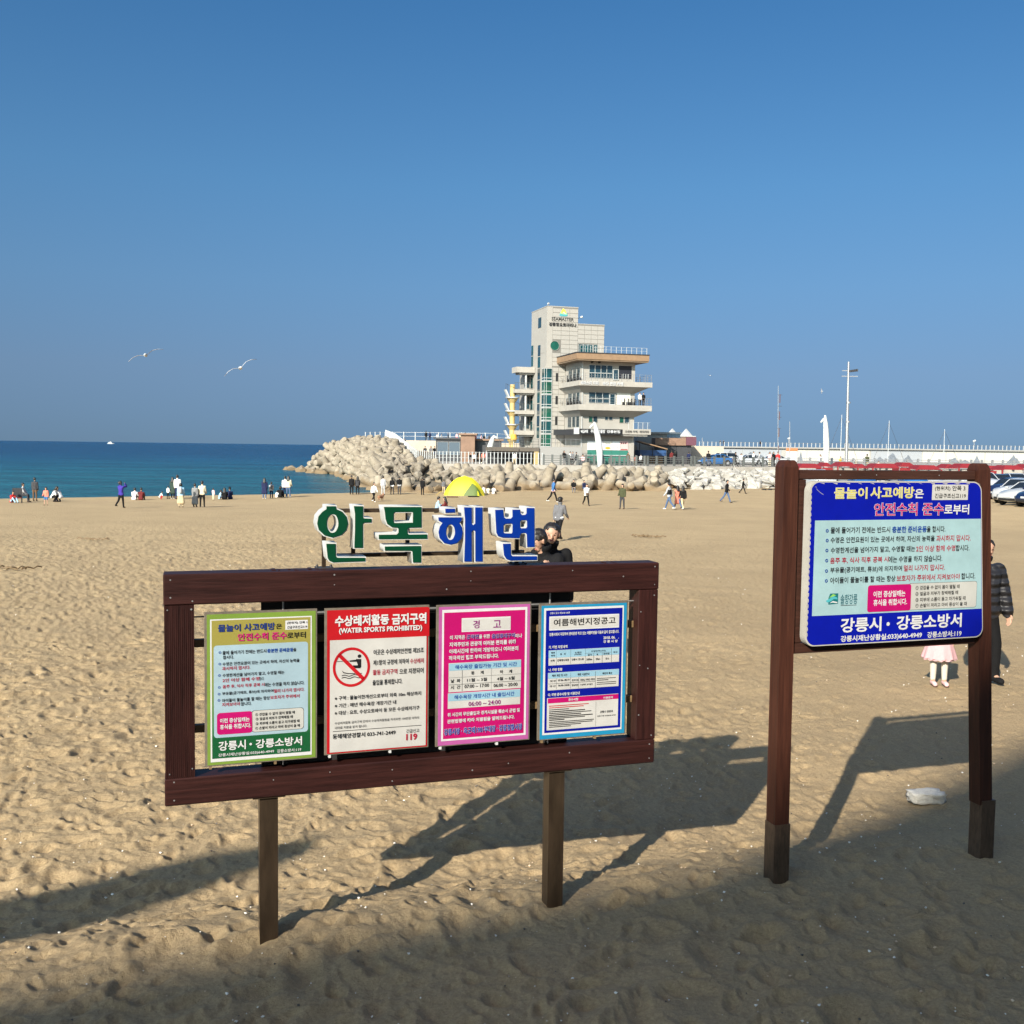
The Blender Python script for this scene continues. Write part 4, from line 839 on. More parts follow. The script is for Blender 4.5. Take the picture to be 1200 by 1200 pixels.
def rect_print(parent, rects, y0, cmap, name='printed_field'):
    for i, (k, x0, x1, z0, z1, r) in enumerate(rects):
        if k not in cmap: continue
        m = MB(); mats = []; mm, lay = cmap[k]
        if mm not in mats: mats.append(mm)
        rad = {0:0, 1:.015, 2:0}[r]
        if k == 'cream':        # outlined box that joins the pink one
            shape(m, rrect(x0, x1, z0, z1, rad), y0-lay*.0009, mats.index(mm))
            e = .0018; 
            if PM('ink') not in mats: mats.append(PM('ink'))
            shape(m, rrect(x0-e, x1+e, z0-e, z1+e, rad), y0-lay*.0009+.0004, mats.index(PM('ink')))
        else: shape(m, rrect(x0, x1, z0, z1, rad), y0-lay*.0009, mats.index(mm))
        m.build(name, mats, parent)
C_ = MATS
def screw(m, x, z, y=-.041, s=.0045):
    m.tube((x,y+.002,z),(x,y-.0012,z), s, s*.85, 6)
# --- the long board --------------------------------------------------------
board = empty('notice_board', BA, BRZ, 'wide dark brown timber notice board holding four posters, raised on two steel posts', 'notice board')
F0, F1 = -.040, .095       # front and back of the timber frame
m = MB().bbox(-.493, 2.117, F0, F1, 1.722, 1.872, .006); m.build('top_beam', WOODH, board)
m = MB().bbox(-.493, 2.113, F0, F1, .742, .876, .006); m.build('bottom_beam', WOODH, board)
m = MB()
# left upright: grooved decking board
m.box(-.490, -.352, F0+.012, F1-.005, .877, 1.721)
for i in range(15):
    x = -.490+i*.0092; m.box(x+.0012, x+.0078, F0+.004, F0+.013, .877, 1.721)
m.build('side_beam', WOODV, board)['label'] = 'grooved upright beam'
m = MB().bbox(1.996, 2.114, F0+.001, F1-.003, .877, 1.721, .004); m.build('side_beam', WOODV, board)['label'] = 'smooth upright beam'
for i, x in enumerate((0.0, 1.54)):
    m = MB(); m.box(x-.045, x+.045, -.012, .078, -.5, .741); m.build('steel_post', STEEL, board)
    m = MB(); m.box(x-.08, x+.08, -.03, .09, .735, .7415); m.build('post_plate', STEEL, board)
m = MB(); m.box(-.030, 1.622, .060, .078, .872, 1.80); m.build('back_panel', BACKP, board)
for z in (1.522, 1.098): MB().bbox(-.352, 1.996, .018, .055, z-.019, z+.019, .002).build('batten', BATTEN, board)
for z in (1.652, ): MB().tube((-.352,.030,z),(1.996,.030,z), .0045, .0045, 6).build('wire_rod', GALV, board)
for x in (.075, 1.50): MB().tube((x,.034,.88),(x,.034,1.72), .005, .005, 6).build('wire_rod', GALV, board)
for pts in ([(-.46,1.845),(-.46,1.76),(.32,1.80),(.32,1.85),(1.03,1.80),(1.03,1.85),(1.9,1.80),(2.09,1.85),(2.09,1.75),(1.6,1.84),(-.36,1.74),(.9,1.76)],
            [(-.45,.86),(-.45,.77),(.02,.83),(.62,.77),(.62,.83),(1.05,.79),(1.6,.84),(2.08,.85),(2.08,.77),(1.25,.81),(.3,.845)],
            [(-.475,1.70),(-.365,1.70),(-.365,.92),(-.47,.90)], [(2.01,1.60),(2.09,1.69),(2.01,1.30),(2.06,1.28),(2.01,1.02),(2.09,.90)]):
    m = MB()
    for x, z in pts: screw(m, x, z, F0 if abs(x) < 9 else F0, random.uniform(.003,.0052))
    m.build('screw_heads', GALV, board)['kind'] = 'stuff'
# small wood splinters and nails on the top edge
m = MB()
for x in (.10,.13,.16,.2,.235,1.30,1.32,1.80,1.86,.02,.05):
    z = 1.871; m.box(x, x+random.uniform(.004,.03), -.02+random.uniform(0,.05), .0+random.uniform(.0,.05)+.03, z-.001, z+random.uniform(.002,.007))
m.build('splinters', WOODH, board)['kind'] = 'stuff'
# --- posters ---------------------------------------------------------------
PMETA = {
 'P1': ((-.306,.236,.9215,1.681), 'green bordered water safety poster, first on the board beside the grooved beam', 'lime', {'P':(C_['lime'],0),'in':(OLIVE,2),'wbox':(PM('white'),3),'panel':(C_['pale_panel'],3),'pink':(C_['magenta_field'],4),'cream':(C_['cream'],4)}),
 'P2': ((.273,.812,.931,1.680), 'white prohibition poster with red heading and crossed-out water skier', 'header_red', {'head':(C_['header_red'],1),'body':(C_['poster_white'],2),'line':(PM('ink'),3)}),
 'P3': ((.850,1.370,.928,1.676), 'magenta warning poster with two white timetables', 'lilac', {'w':(PM('white'),1),'in':(C_['magenta_field'],2),'box':(PM('white'),3),'boxi':(C_['poster_white'],4),'t1':(C_['poster_white'],3),'t2':(C_['poster_white'],3),'t1h':(C_['head_blue'],4),'t2h':(C_['head_blue'],4),'g':(GREYF,5)}),
 'P4': ((1.416,1.935,.918,1.663), 'cyan framed deep blue poster with three tables', 'cyan', {'w':(PM('white'),1),'in':(C_['deep_blue'],2),'box':(PM('white'),3),'boxi':(C_['poster_white'],4),'ta':(C_['poster_white'],3),'tb':(C_['poster_white'],3),'tc':(C_['poster_white'],3),'tah':(C_['head_blue'],4),'tbh':(C_['head_blue'],4),'tch':(C_['magenta_field'],4),'g':(GREYF,5),'r':(C_['header_red'],5),'k':(PM('ink'),5)})}
for key, ((x0,x1,z0,z1), lab, border, cmap) in PMETA.items():
    t, r = PRINTS[key]; e = empty('poster', BA, BRZ, lab, 'poster', 'posters on the notice board')
    yb = -.034
    m = MB().bbox(x0, x1, yb+.0015, yb+.016, z0, z1, .0012); m.build('poster_backing', MATS['poster_frame'] if 'poster_frame' in MATS else mat('poster_frame', (.16,.135,.105), .5, metal=.3, var=.25, vscale=20), e)
    # sheet, very slightly warped
    mm = MB(); q = rrect(x0+.012, x1-.008, z0+.006, z1-.010, .0)
    mm.add([(x,yb,z) for x,z in q]+[(x,yb+.0014,z) for x,z in q], [(0,1,2,3),(7,6,5,4),(0,4,5,1),(1,5,6,2),(2,6,7,3),(3,7,4,0)]); mm.build('poster_sheet', C_[border], e)
    rr_ = [q_ for q_ in r]
    if key == 'P1':
        (k,a,b,c,d,_), = [q_ for q_ in r if q_[0]=='P']; rr_ = [('P2',a,b,c,d,0)]+[q_ for q_ in r if q_[0] != 'P']; cmap = dict(cmap); cmap['P2'] = (PM('white'),1)
    if key == 'P2':
        rr_ = [q_ for q_ in r if q_[0] != 'circ']
    rect_print(e, rr_, yb-.0004, cmap)
    if key == 'P2':      # the prohibition sign: red ring and bar over a water skier
        cx, cz, ro = .4075, 1.377, .0975; s = MB(); yy = yb-.0040; n = 40
        # skier: head, trunk, thigh, arm, rope, ski, waves
        f = MB()
        def pl(pts): f.add([(cx+x*.0975/130*1.0, yy+.0005, cz-z*.0975/135) for x,z in pts], [tuple(range(len(pts)))])
        pl([(54+13*math.cos(a*.524), -75+13*math.sin(a*.524)) for a in range(12)])
        pl([(30,-56),(66,-54),(66,5),(48,5)]); pl([(12,-12),(60,-10),(62,12),(8,8)]); pl([(-12,-48),(40,-52),(42,-36),(-12,-38)]); pl([(10,-12),(24,-10),(20,14),(12,10)])
        pl([(-98,-46),(-10,-46),(-10,-43),(-98,-42)])
        pl([(-66,20),(-50,34),(-20,42),(70,46),(70,51),(-22,48),(-54,40)])
        for dz in (56,72):
            a_ = [(-66+i*12, dz-5*math.sin(i*1.1)) for i in range(12)]; pl(a_+[(x,z+6) for x,z in reversed(a_)])
        f.build('skier_symbol', PM('ink'), e)
        for i in range(n):
            a0 = 2*math.pi*i/n; a1 = 2*math.pi*(i+1)/n
            s.add([(cx+r_*math.cos(a)*.97, yy, cz+r_*math.sin(a)*1.04) for r_, a in ((ro,a0),(ro,a1),(ro-.0135,a1),(ro-.0135,a0))], [(0,1,2,3)])
        d = .7071; w = .0065
        s.add([(cx-d*.088-w, yy, cz+d*.092-w),(cx-d*.088+w, yy, cz+d*.092+w),(cx+d*.088+w, yy, cz-d*.092+w),(cx+d*.088-w, yy, cz-d*.092-w)], [(0,1,2,3)])
        s.build('prohibition_ring', C_['header_red'], e)
    letterings(e, t, yb-.0058)
    for x, z in ((x0+.006,z1-.006),(x1-.006,z1-.006),(x0+.006,z0+.006),(x1-.006,z0+.006)):
        pass
    m = MB()
    for x in (x0+.02, x0+.33): m.box(x, x+.012, yb-.001, yb+.02, z0-.014, z0)
    m.build('poster_clip', WHITEP if key in ('P2','P3') else BATTEN, e)
# --- the beach name in box letters on a rail above the board -----------------
MATS['letter_green'] = mat('letter_green', (.001,.040,.017), .45, var=.12, vscale=6, spec=.15); MATS['letter_blue'] = mat('letter_blue', (.001,.022,.20), .45, var=.12, vscale=6, spec=.15)
MATS['letter_white'] = mat('letter_white', (.50,.51,.50), .4, var=.06, vscale=14)
SYL = [([0,1,2],'green box letter at the start of the beach name above the board, beside the sand'), ([3,4],'green box letter between the first green letter and the first blue one'), ([5,6,7],'blue box letter following the two green ones'), ([8,9],'blue box letter at the end of the name, beside the couple in black')]
def outline_offset(poly, d):
    """move every edge of a closed polygon outwards (counter-clockwise) by d"""
    n = len(poly); out = []
    for i in range(n):
        p = Vector(poly[i]); a = (p-Vector(poly[i-1])); b = (Vector(poly[(i+1)%n])-p)
        if a.length < 1e-6 or b.length < 1e-6: out.append(tuple(p)); continue
        a.normalize(); b.normalize(); na = Vector((a.y,-a.x)); nb = Vector((b.y,-b.x)); k = na+nb
        if k.length < 1e-3: out.append(tuple(p+na*d)); continue
        k.normalize(); out.append(tuple(p+k*(d/max(.45, k.dot(na)))))
    return out
def curve_solid(name, loops, y0, y1, mt, parent):
    cu = bpy.data.curves.new(name, 'CURVE'); cu.dimensions = '2D'; cu.fill_mode = 'BOTH'; cu.extrude = abs(y1-y0)/2
    for lp in loops:
        s = cu.splines.new('POLY'); s.points.add(len(lp)-1); s.use_cyclic_u = True
        for i, (x,z) in enumerate(lp): s.points[i].co = (x, z, 0, 1)
    o = bpy.data.objects.new(name, cu); me = evaluated(o)
    bpy.data.objects.remove(o); bpy.data.curves.remove(cu)
    for v in me.vertices: x,z,t = v.co; v.co = (x, (y0+y1)/2-t, z)
    me.materials.clear(); me.materials.append(mt); return inst(name, me, parent)
for ids, lab in SYL:
    e = empty('box_letter', BA, BRZ, lab, 'letter', 'box letters spelling the beach name')
    for i in ids:
        c, loops = LETTERS[i]
        body = [outline_offset(lp, .0058) for lp in loops]      # holes run clockwise, so they shrink
        curve_solid('letter_body', body, -.046, .062, MATS['letter_white'], e)
        curve_solid('letter_face', loops, -.051, -.047, MATS['letter_'+c], e)
rl = empty('letter_rail', BA, BRZ, 'thin steel rails and stubs carrying the box letters above the board', 'rail')
for z in (2.165, 1.935): MB().box(.30, 1.36, .066, .084, z-.010, z+.010).build('rail', STEEL, rl)
for x, z0_ in ((.285,1.872),(.435,1.935),(.72,1.935),(1.325,1.872),(1.02,2.1)): MB().box(x-.010, x+.010, .085, .103, z0_, 2.175 if x != 1.02 else 2.18).build('rail_stub', STEEL, rl)
for x in (.285, 1.325): MB().box(x-.045, x+.045, .05, .12, 1.872, 1.8765).build('foot_plate', DARKMETAL, rl)
for x in (.25,.32,1.29,1.36): MB().tube((x,.085,1.876),(x,.085,1.888), .007, .006, 6).build('bolt', DARKMETAL, rl)
# --- the square board ---------------------------------------------------------
SA = Vector((1.623, 5.871, 0))
sb = empty('safety_board', SA, BRZ, 'square safety board between two brown timber posts with steel feet', 'notice board')
def sign_post(xb, xt, z1, lab):
    m = MB(); h = .047; hb = .047
    q = [(-1,-1),(1,-1),(1,1),(-1,1)]; vs = []
    for z, k in ((.30,1),(z1-.04,1),(z1-.010,.80),(z1,.62)):
        xc = xb+(xt-xb)*z/2.42
        for a,b in q: vs.append((xc+a*h*k, .03+b*h*k, z))
    fs = [tuple(range(3,-1,-1)), (12,13,14,15)]
    for j in range(3):
        for i in range(4): fs.append((j*4+i, j*4+(i+1)%4, j*4+4+(i+1)%4, j*4+4+i))
    m.add(vs, fs); p = m.build('timber_post', WOODP, sb); p['label'] = lab
    m = MB(); m.box(xb-.052, xb+.052, .03-.052, .03+.052, -.5, .325); m.build('steel_foot', COLLAR, sb)
sign_post(-.030, -.040, 2.448, 'upright timber post nearer the long board'); sign_post(1.462, 1.320, 2.440, 'leaning timber post beside the man')
MB().bbox(.008, 1.272, .0, .06, 2.338, 2.392, .004).build('top_rail', WOODB, sb)
MB().bbox(.016, 1.325, .0, .06, 1.325, 1.385, .004).build('bottom_rail', WOODB, sb)
MB().bbox(.012, .075, .004, .056, 1.386, 2.337, .004).build('side_rail', WOODB, sb)
def panel(inset, y, r, xr=0):
    # rounded panel whose far edge leans with its post
    p = rrect(.052+inset, 1.262-inset, 1.377+inset, 2.330-inset, r, 8)
    return [(x+(.060*(2.33-z)/.95 if x > .6 else 0), z) for x,z in p]
m = MB(); p = panel(0, 0, .06); n_ = len(p); m.add([(x,-.062,z) for x,z in p]+[(x,-.012,z) for x,z in p], [tuple(range(n_)), tuple(range(2*n_-1,n_-1,-1))]+[(i,n_+i,n_+(i+1)%n_,(i+1)%n_) for i in range(n_)]); recalc(m.build('panel_box', C_['edge_white'], sb))
MB().box(.14, 1.20, -.012, .0, 1.45, 2.25).build('panel_bracket', GALV, sb)
t, r = PRINTS['S']; lg = [q_ for q_ in r if q_[0]=='logo'][0]
m = MB(); p = panel(.007, 0, .055); p = [(x+.004 if x < .3 else x, z) for x,z in p]; shape(m, p, -.0635, 0); m.build('blue_sheet', C_['sign_blue'], sb)
# torn, peeled edge of the sheet
m = MB()
for i in range(26):
    z = 1.43+i*.033; m.add([(.064,-.0641,z),(.066+random.uniform(.001,.004),-.0641,z+.012),(.066+random.uniform(0,.003),-.0641,z+.026),(.063,-.0641,z+.03)], [(0,1,2,3)])
for i in range(14):
    x = .12+i*.085; m.add([(x,-.0641,2.320),(x+random.uniform(.01,.05),-.0641,2.3195),(x+.03,-.0641,2.3195-random.uniform(.002,.010))], [(0,2,1)])
for k in range(9): x = .09+.006*k; z = 2.30-.045*(k/9)**.6; m.add([(x,-.0641,z),(x+.007,-.0641,z-.004),(x+.007,-.0641,z-.0065),(x,-.0641,z-.0022)], [(0,1,2,3)])
m.build('peeled_edge', C_['edge_white'], sb)
sk = [q_ for q_ in r if q_[0]=='sky'][0]
m = MB(); m.add([(sk[1],-.0645,sk[3]),(1.300,-.0645,sk[3]),(1.266,-.0645,sk[4]),(sk[1],-.0645,sk[4])], [(0,1,2,3)]); m.build('pale_sheet', C_['sky_panel'], sb)
rect_print(sb, [q_ for q_ in r if q_[0] in ('wbox','pink','cream','k')], -.0645, {'wbox':(C_['poster_white'],1),'pink':(C_['magenta_field'],2),'cream':(C_['cream'],1),'k':(PM('ink'),1)})
letterings(sb, t, -.0675)
# the city's emblem: teal square with a pale wave and a green leaf
_,x0,x1,z0,z1,_ = lg; m = MB(); yy = -.0655; lx = lambda a: x0+(x1-x0)*a; lz = lambda b: z0+(z1-z0)*b
shape(m, [(lx(.1),lz(0)),(lx(1),lz(.05)),(lx(1),lz(1)),(lx(.25),lz(1)),(lx(.1),lz(.6))], yy, 0)
shape(m, [(lx(-.15),lz(.35)),(lx(.2),lz(.55)),(lx(.5),lz(.8)),(lx(.9),lz(.62)),(lx(.95),lz(.45)),(lx(.6),lz(.5)),(lx(.35),lz(.3)),(lx(0),lz(.2))], yy-.0006, 1)
shape(m, [(lx(.15),lz(.62)),(lx(.5),lz(.95)),(lx(.8),lz(.82)),(lx(.5),lz(.72))], yy-.0012, 2)
shape(m, [(lx(.2),lz(.12)),(lx(.5),lz(.32)),(lx(.95),lz(.2)),(lx(.9),lz(.1)),(lx(.5),lz(.18))], yy-.0012, 3)
m.build('emblem', [C_['logo_teal'], C_['logo_light'], mat('logo_green',(.20,.42,.08),.4), PM('white')], sb)
m = MB()
for x, z in ((.06,1.62),(.058,2.0),(.06,1.80),(.30,2.365),(.55,2.365),(1.0,2.365)): screw(m, x, z, -.0015 if z > 2.34 else -.062, .0035)
m.build('screw_heads', GALV, sb)['kind'] = 'stuff'
# ------------------------------------------------------------------ white block lying on the sand, tent, trash bits
g = G(1085, 934)
m = MB(); rnd = random.Random(3)
bm = bmesh.new(); bmesh.ops.create_cube(bm, size=1); bmesh.ops.subdivide_edges(bm, edges=bm.edges[:], cuts=5, use_grid_fill=True)
for v in bm.verts:
    c = v.co; k = 1-.35*(abs(c.x)*2)**6*.5; c.y *= k; c.z *= k; n_ = rnd.uniform(-.025,.025); c.x *= 1+n_; c.y += rnd.uniform(-.05,.05); c.z += rnd.uniform(-.14,.14); c.x += rnd.uniform(-.03,.03)
me = bpy.data.meshes.new('white_block'); bm.to_mesh(me); bm.free(); me.materials.append(mat('chalky_foam', (.70,.66,.58), .95, var=.18, vscale=14, bump=.012, bscale=14))
for p in me.polygons: p.use_smooth = True
o = inst('white_block', me, None, (g.x, g.y, g.z+.005), (R(4),R(3),R(12)), (.29,.13,.085)); tag(o, 'chalky white block half sunk in the sand between the two sign posts', 'block')
# ------------------------------------------------------------------ the tall building (local x along its front, local y into its depth)
BO = Vector((4.25, 135, 0)); TH = R(16)
b = empty('marina_building', BO, TH, 'pale stone tower with terraced balconies, glass strip and rooftop sign beside the breakwater', 'building')
def bx(name, mt, *a, par=b, lab=None):
    o = MB().box(*a).build(name, mt, par)
    if lab: o['label'] = lab
    return o
Z0 = .4
T = bx('tower', STONE, 0, 4.28, 0, 6.9, Z0, 20.88); T['label'] = 'tall stair tower'
bx('wing', STONE, 4.28, 8.0, .01, 6.8, 12, 18.78)
bx('parapet', STONE2, -.03, 4.31, -.03, 6.93, 20.88, 21.0); bx('parapet', STONE2, 4.32, 8.04, -.02, 6.83, 18.78, 18.88)
# cladding slabs on tower front and side: thin separate plates with open joints
me1 = MB().box(0,1.00,-.03,-.009,0,.52).mesh('cladding_slab', STONE)
rn = random.Random(5)
def clad(x0, x1, z0, z1, skip, side=False, yy=0.0):
    nx = max(1, round((x1-x0)/1.06)); w = (x1-x0)/nx; z = z0; row = 0; c = 0
    while z < z1-.2:
        for i in range(nx):
            xa = x0+i*w; 
            if skip(xa+w/2, z+.28): continue
            if side: o = inst('cladding_slab', me1, b, (-.0, xa+w, z+.01), (0,0,-math.pi/2), ((w-.045)/1.00,1+rn.uniform(-.2,.25),1))
            else: o = inst('cladding_slab', me1, b, (xa+.015, yy, z+.01), (0,0,0), ((w-.045)/1.00,1+rn.uniform(-.2,.25),1))
            c += 1
        z += .58; row += 1
    return c
JB = mat('slab_joint',(.16,.15,.135),.9)
bx('joint_backing', JB, .76, 4.27, -.008, -.001, 2.6, 20.87); bx('joint_backing', JB, 4.29, 7.99, .001, .0095, 14.5, 18.77)
n1 = clad(.78, 4.28, 13.2, 20.8, lambda x,z: (x-1.08)**2+(z-15.85)**2 < .85**2)
n2 = clad(4.28, 8.0, 14.6, 18.7, lambda x,z: 4.2 < x < 7.2 and 14.8 < z < 16.4, yy=.01)
n3 = clad(.78, 2.6, 2.6, 13.2, lambda x,z: False)
print('slabs', n1+n2+n3)
# round window and penthouse window
m = MB(); m.tube((1.09,.02,15.85),(1.09,-.05,15.85), .60, .60, 28); rw = m.build('round_window', GLASSG, b); m = MB()
for i in range(28):
    a0 = 2*math.pi*i/28; a1 = 2*math.pi*(i+1)/28; m.tube((1.09+.62*math.cos(a0),-.06,15.85+.62*math.sin(a0)),(1.09+.62*math.cos(a1),-.06,15.85+.62*math.sin(a1)), .035, .035, 4)
m.build('window_frame', STONE2, rw)
def window(x0, x1, z0, z1, y, cols, rows, glass=GLASSD, par=b, fr=.045, frame=WHITEP, name='window'):
    o = MB().box(x0, x1, y-.02, y+.05, z0, z1).build(name, glass, par); m = MB(); yf = y-.07
    for i in range(cols+1): x = x0+(x1-x0)*i/cols; m.box(max(x0,x-fr/2), min(x1,x+fr/2), yf, y-.021, z0, z1)
    for j in range(rows+1): z = z0+(z1-z0)*j/rows; m.box(x0, x1, yf-.004, y-.022, max(z0,z-fr/2), min(z1,z+fr/2))
    m.build('window_frame', frame, o); return o
window(4.38, 6.35, 15.0, 16.2, -.0, 3, 1, GLASST); window(6.50, 7.08, 15.0, 16.2, -.0, 1, 3, GLASST)
# corner glass strip, floor by floor
for i in range(6):
    z1_ = 12.87-i*1.72; z0_ = z1_-1.60
    o = MB().box(-.30, .75, -.10, .9, z0_, z1_).build('strip_window', GLASSG if i % 2 else GLASST, b); m = MB()
    for x in (-.30, .0, .75): m.box(x-.02, x+.02, -.15, -.101, z0_, z1_)
    for z in (z0_, z0_+.34, z1_): m.box(-.33, .78, -.16, -.101, z-.035, z+.035); m.box(-.36,-.301,-.1,.9,z-.045,z+.045)
    m.build('window_frame', WHITEP, o)
bx('strip_lintel', STONE, -.31, .77, -.12, .9, 12.93, 13.05)
# tower side: narrow strips and a small window
for (a,c), (z0_,z1_) in (((2.7,3.75),(3.8,16.3)),):
    n_ = 8
    for i in range(n_):
        za = z0_+(z1_-z0_)*i/n_; zb = z0_+(z1_-z0_)*(i+1)/n_-.14; bx('side_window', GLASSD if i % 3 else GLASST, -.04, .02, a, c, za, zb)
bx('side_window', GLASSD, -.04, .02, 2.5, 3.8, 18.45, 19.8)
for i in range(9): bx('side_window', GLASST, -.04, .02, 5.95, 6.75, 3.2+i*1.48, 4.55+i*1.48)
for i in range(3): bx('side_band', STONE2, -.02, .0, .95, 2.4, 5+i*5, 5.05+i*5)
# floodlights on the tower
for x, y, z in ((.1,.2,21.0),(4.31,.2,19.5)):
    o = MB().tube((x,y,z),(x+(.0 if x < 1 else .35),y-.1,z+.25), .03).build('lamp_arm', DARKMETAL, b); MB().tube((x+(.0 if x < 1 else .35),y-.1,z+.2),(x+(.1 if x < 1 else .6),y-.25,z+.3), .13, .16).build('floodlight', WHITEP, b)
# emblem and names high on the tower
def btext(txt, u0, u1, z0, h, y, mt, bold=1, dep=.03, name='sign_lettering', par=b):
    vs, fs = text_mesh(txt, u0, u1, z0, h, bold, y); m = MB(); m.add(vs, fs); o = m.build(name, mt, par)
    return o
LY = -.075
m = MB(); cx, cz, rr_ = 2.22, 19.72, .55
tri = [(cx+dx, cz+dz) for dx, dz in ((-.56,.06),(-.5,.35),(-.22,.93),(-.08,1.08),(.05,1.05),(.22,.85),(.5,.4),(.58,.1),(.4,0),(-.3,-.02))]
shape(m, tri, LY, 0); shape(m, [(cx-.42,cz+.42),(cx+.42,cz+.42),(cx+.2,cz+.84),(cx+.02,cz+1.0),(cx-.1,cz+1.0),(cx-.22,cz+.85)], LY-.004, 1)
shape(m, [(cx-.5,cz+.30),(cx+.45,cz+.22),(cx+.42,cz+.42),(cx-.42,cz+.44)], LY-.006, 2); shape(m, [(cx-.10,cz+.5),(cx+.2,cz+.26),(cx+.30,cz+.32),(cx+.05,cz+.6)], LY-.009, 3)
m.build('emblem', [mat('emblem_teal',(.06,.30,.33),.5), mat('emblem_orange',(.78,.42,.07),.5), mat('emblem_green',(.30,.55,.20),.5), WHITEP], b)
# text_mesh is defined with the notice boards; the names are added there
def building_names():
    btext('SEAMASTER', .59, 3.64, 19.12, .42, LY, BLACK, 1); btext('강릉항요트마리나', .26, 4.02, 18.38, .46, LY, BLACK, 3)
    btext('카페', 2.2, 3.0, 4.40, .4, -7.95, PM('white'), 2); btext('주문진해물탕', 3.4, 5.3, 4.42, .42, -7.95, PM('white'), 3); btext('강릉본점', 5.55, 7.3, 4.45, .34, -7.95, PM('white'), 3)
    btext('오션뷰 카페 · 베이커리', 8.0, 11.2, 4.56, .26, -7.93, BLACK, 2)
    btext('씨마스터 커피', 1.95, 4.3, 10.38, .46, -7.9, PM('white'), 3); btext('바다 전망 카페', 4.9, 7.6, 10.38, .44, -7.9, PM('cobalt') if False else PM('white'), 3)
# main block
bx('main_block', STONE, 2.65, 9.88, -6.3, -.01, Z0, 13.55); bx('rear_block', STONE2, 8.0, 9.88, 0, 6.5, Z0, 13.5)
for z0_, z1_, nm in ((13.55,14.42,'roof_slab'),):
    m = MB(); m.box(1.42, 11.15, -7.8, -.02, z0_+.02, z1_-.12); m.box(8.05, 11.15, -.02, 6.8, z0_+.02, z1_-.12); m.build('roof_slab', FASC, b)
    m = MB(); m.box(1.36, 11.21, -7.86, -.02, z1_-.12, z1_); m.box(8.02, 11.21, -.02, 6.9, z1_-.12, z1_); m.build('roof_edge', DARKMETAL, b)
    m = MB(); m.box(1.5, 11.1, -7.7, -.02, z0_-.14, z0_+.02); m.build('soffit', SOFF, b)
def balcony(z0_, z1_, sign=False):
    m = MB()
    m.prism([(1.75,z0_),(11.65,z0_),(11.65,z1_),(1.75,z1_)], -7.8, -.02); o = m.build('balcony_slab', SLAB, b)
    # tapering underside
    m = MB(); vs = [(1.9,-7.6,z0_),(11.4,-7.6,z0_),(11.4,-.1,z0_),(1.9,-.1,z0_),(2.6,-6.4,z0_-.75),(9.9,-6.4,z0_-.75),(9.9,-.1,z0_-.75),(2.6,-.1,z0_-.75)]
    m.add(vs, [(4,5,6,7),(0,1,5,4),(1,2,6,5),(3,0,4,7)]); m.build('balcony_underside', STONE2, b)
    rail = empty('railing', parent=b); pm_ = MB().box(-.02,.02,-.02,.02,0,.95).mesh('railing_post', GALV)
    for i in range(13): inst('railing_post', pm_, rail, (1.85+i*(9.7/12), -7.7, z1_))
    for i in range(1,7): inst('railing_post', pm_, rail, (1.85, -7.7+i*1.2, z1_)); inst('railing_post', pm_, rail, (11.55, -7.7+i*1.2, z1_))
    m = MB()
    for h in (.93,.62,.32): m.tube((1.85,-7.7,z1_+h),(11.55,-7.7,z1_+h), .012, .012, 5); m.tube((1.85,-7.7,z1_+h),(1.85,-.2,z1_+h), .012, .012, 5); m.tube((11.55,-7.7,z1_+h),(11.55,-.2,z1_+h), .012, .012, 5)
    m.build('handrail', GALV, rail); return rail
balcony(10.3, 10.92); balcony(7.27, 7.98)
bx('balcony_ledge', SLAB, 7.85, 11.6, -7.84, -7.805, 7.29, 7.5)
bx('first_slab', SLAB, 7.7, 11.58, -7.8, -.5, 4.32, 5.0); bx('first_slab_step', STONE, 7.7, 11.2, -7.6, -.5, 4.1, 4.32)
bx('canopy_signboard', BLACK, 1.95, 7.69, -7.85, -6.35, 4.22, 4.92, lab='black shop signboard'); bx('side_signboard', DARKMETAL, .95, 1.94, -7.8, -.5, 4.15, 4.85)
bx('side_signboard', WHITEP, 1.2, 1.9, -7.86, -7.81, 4.25, 5.05)
for i in range(6): bx('sign_divider', STONE2, 1.7+i*.0, 1.72, -6.8+i*1.1, -6.7+i*1.1, 4.1, 4.9) if False else None
m = MB(); cx, cz = 2.45, 4.58; shape(m, [(cx+.38*math.cos(R(a)), cz+.12+.32*math.sin(R(a))) for a in range(180,361,15)]+[(cx+.2*math.cos(R(a)), cz+.12+.13*math.sin(R(a))) for a in range(360,179,-20)], -7.87, 0); m.build('bowl_emblem', PM('white'), b)
# rails on roof and first slab
rail = empty('railing', parent=b); pm_ = MB().box(-.02,.02,-.02,.02,0,.85).mesh('railing_post', WHITEP)
for i in range(14): inst('railing_post', pm_, rail, (2.0+i*(9.0/13), -7.3, 14.42))
for i in range(5): inst('railing_post', pm_, rail, (8.6+i*.65, -7.6, 5.0))
m = MB(); m.tube((2,-7.3,15.25),(11,-7.3,15.25), .015, .015, 5); m.tube((2,-7.3,14.85),(11,-7.3,14.85), .012, .012, 5); m.tube((8.2,-7.6,5.85),(11.5,-7.6,5.85), .012, .012, 5); m.build('handrail', WHITEP, rail)
m = MB()
for i in range(16): x = 10.0+i*.1; m.box(x-.006, x+.006, -7.6, -7.58, 5.0, 5.85)
m.build('balusters', GALV, rail)
WY = -6.31
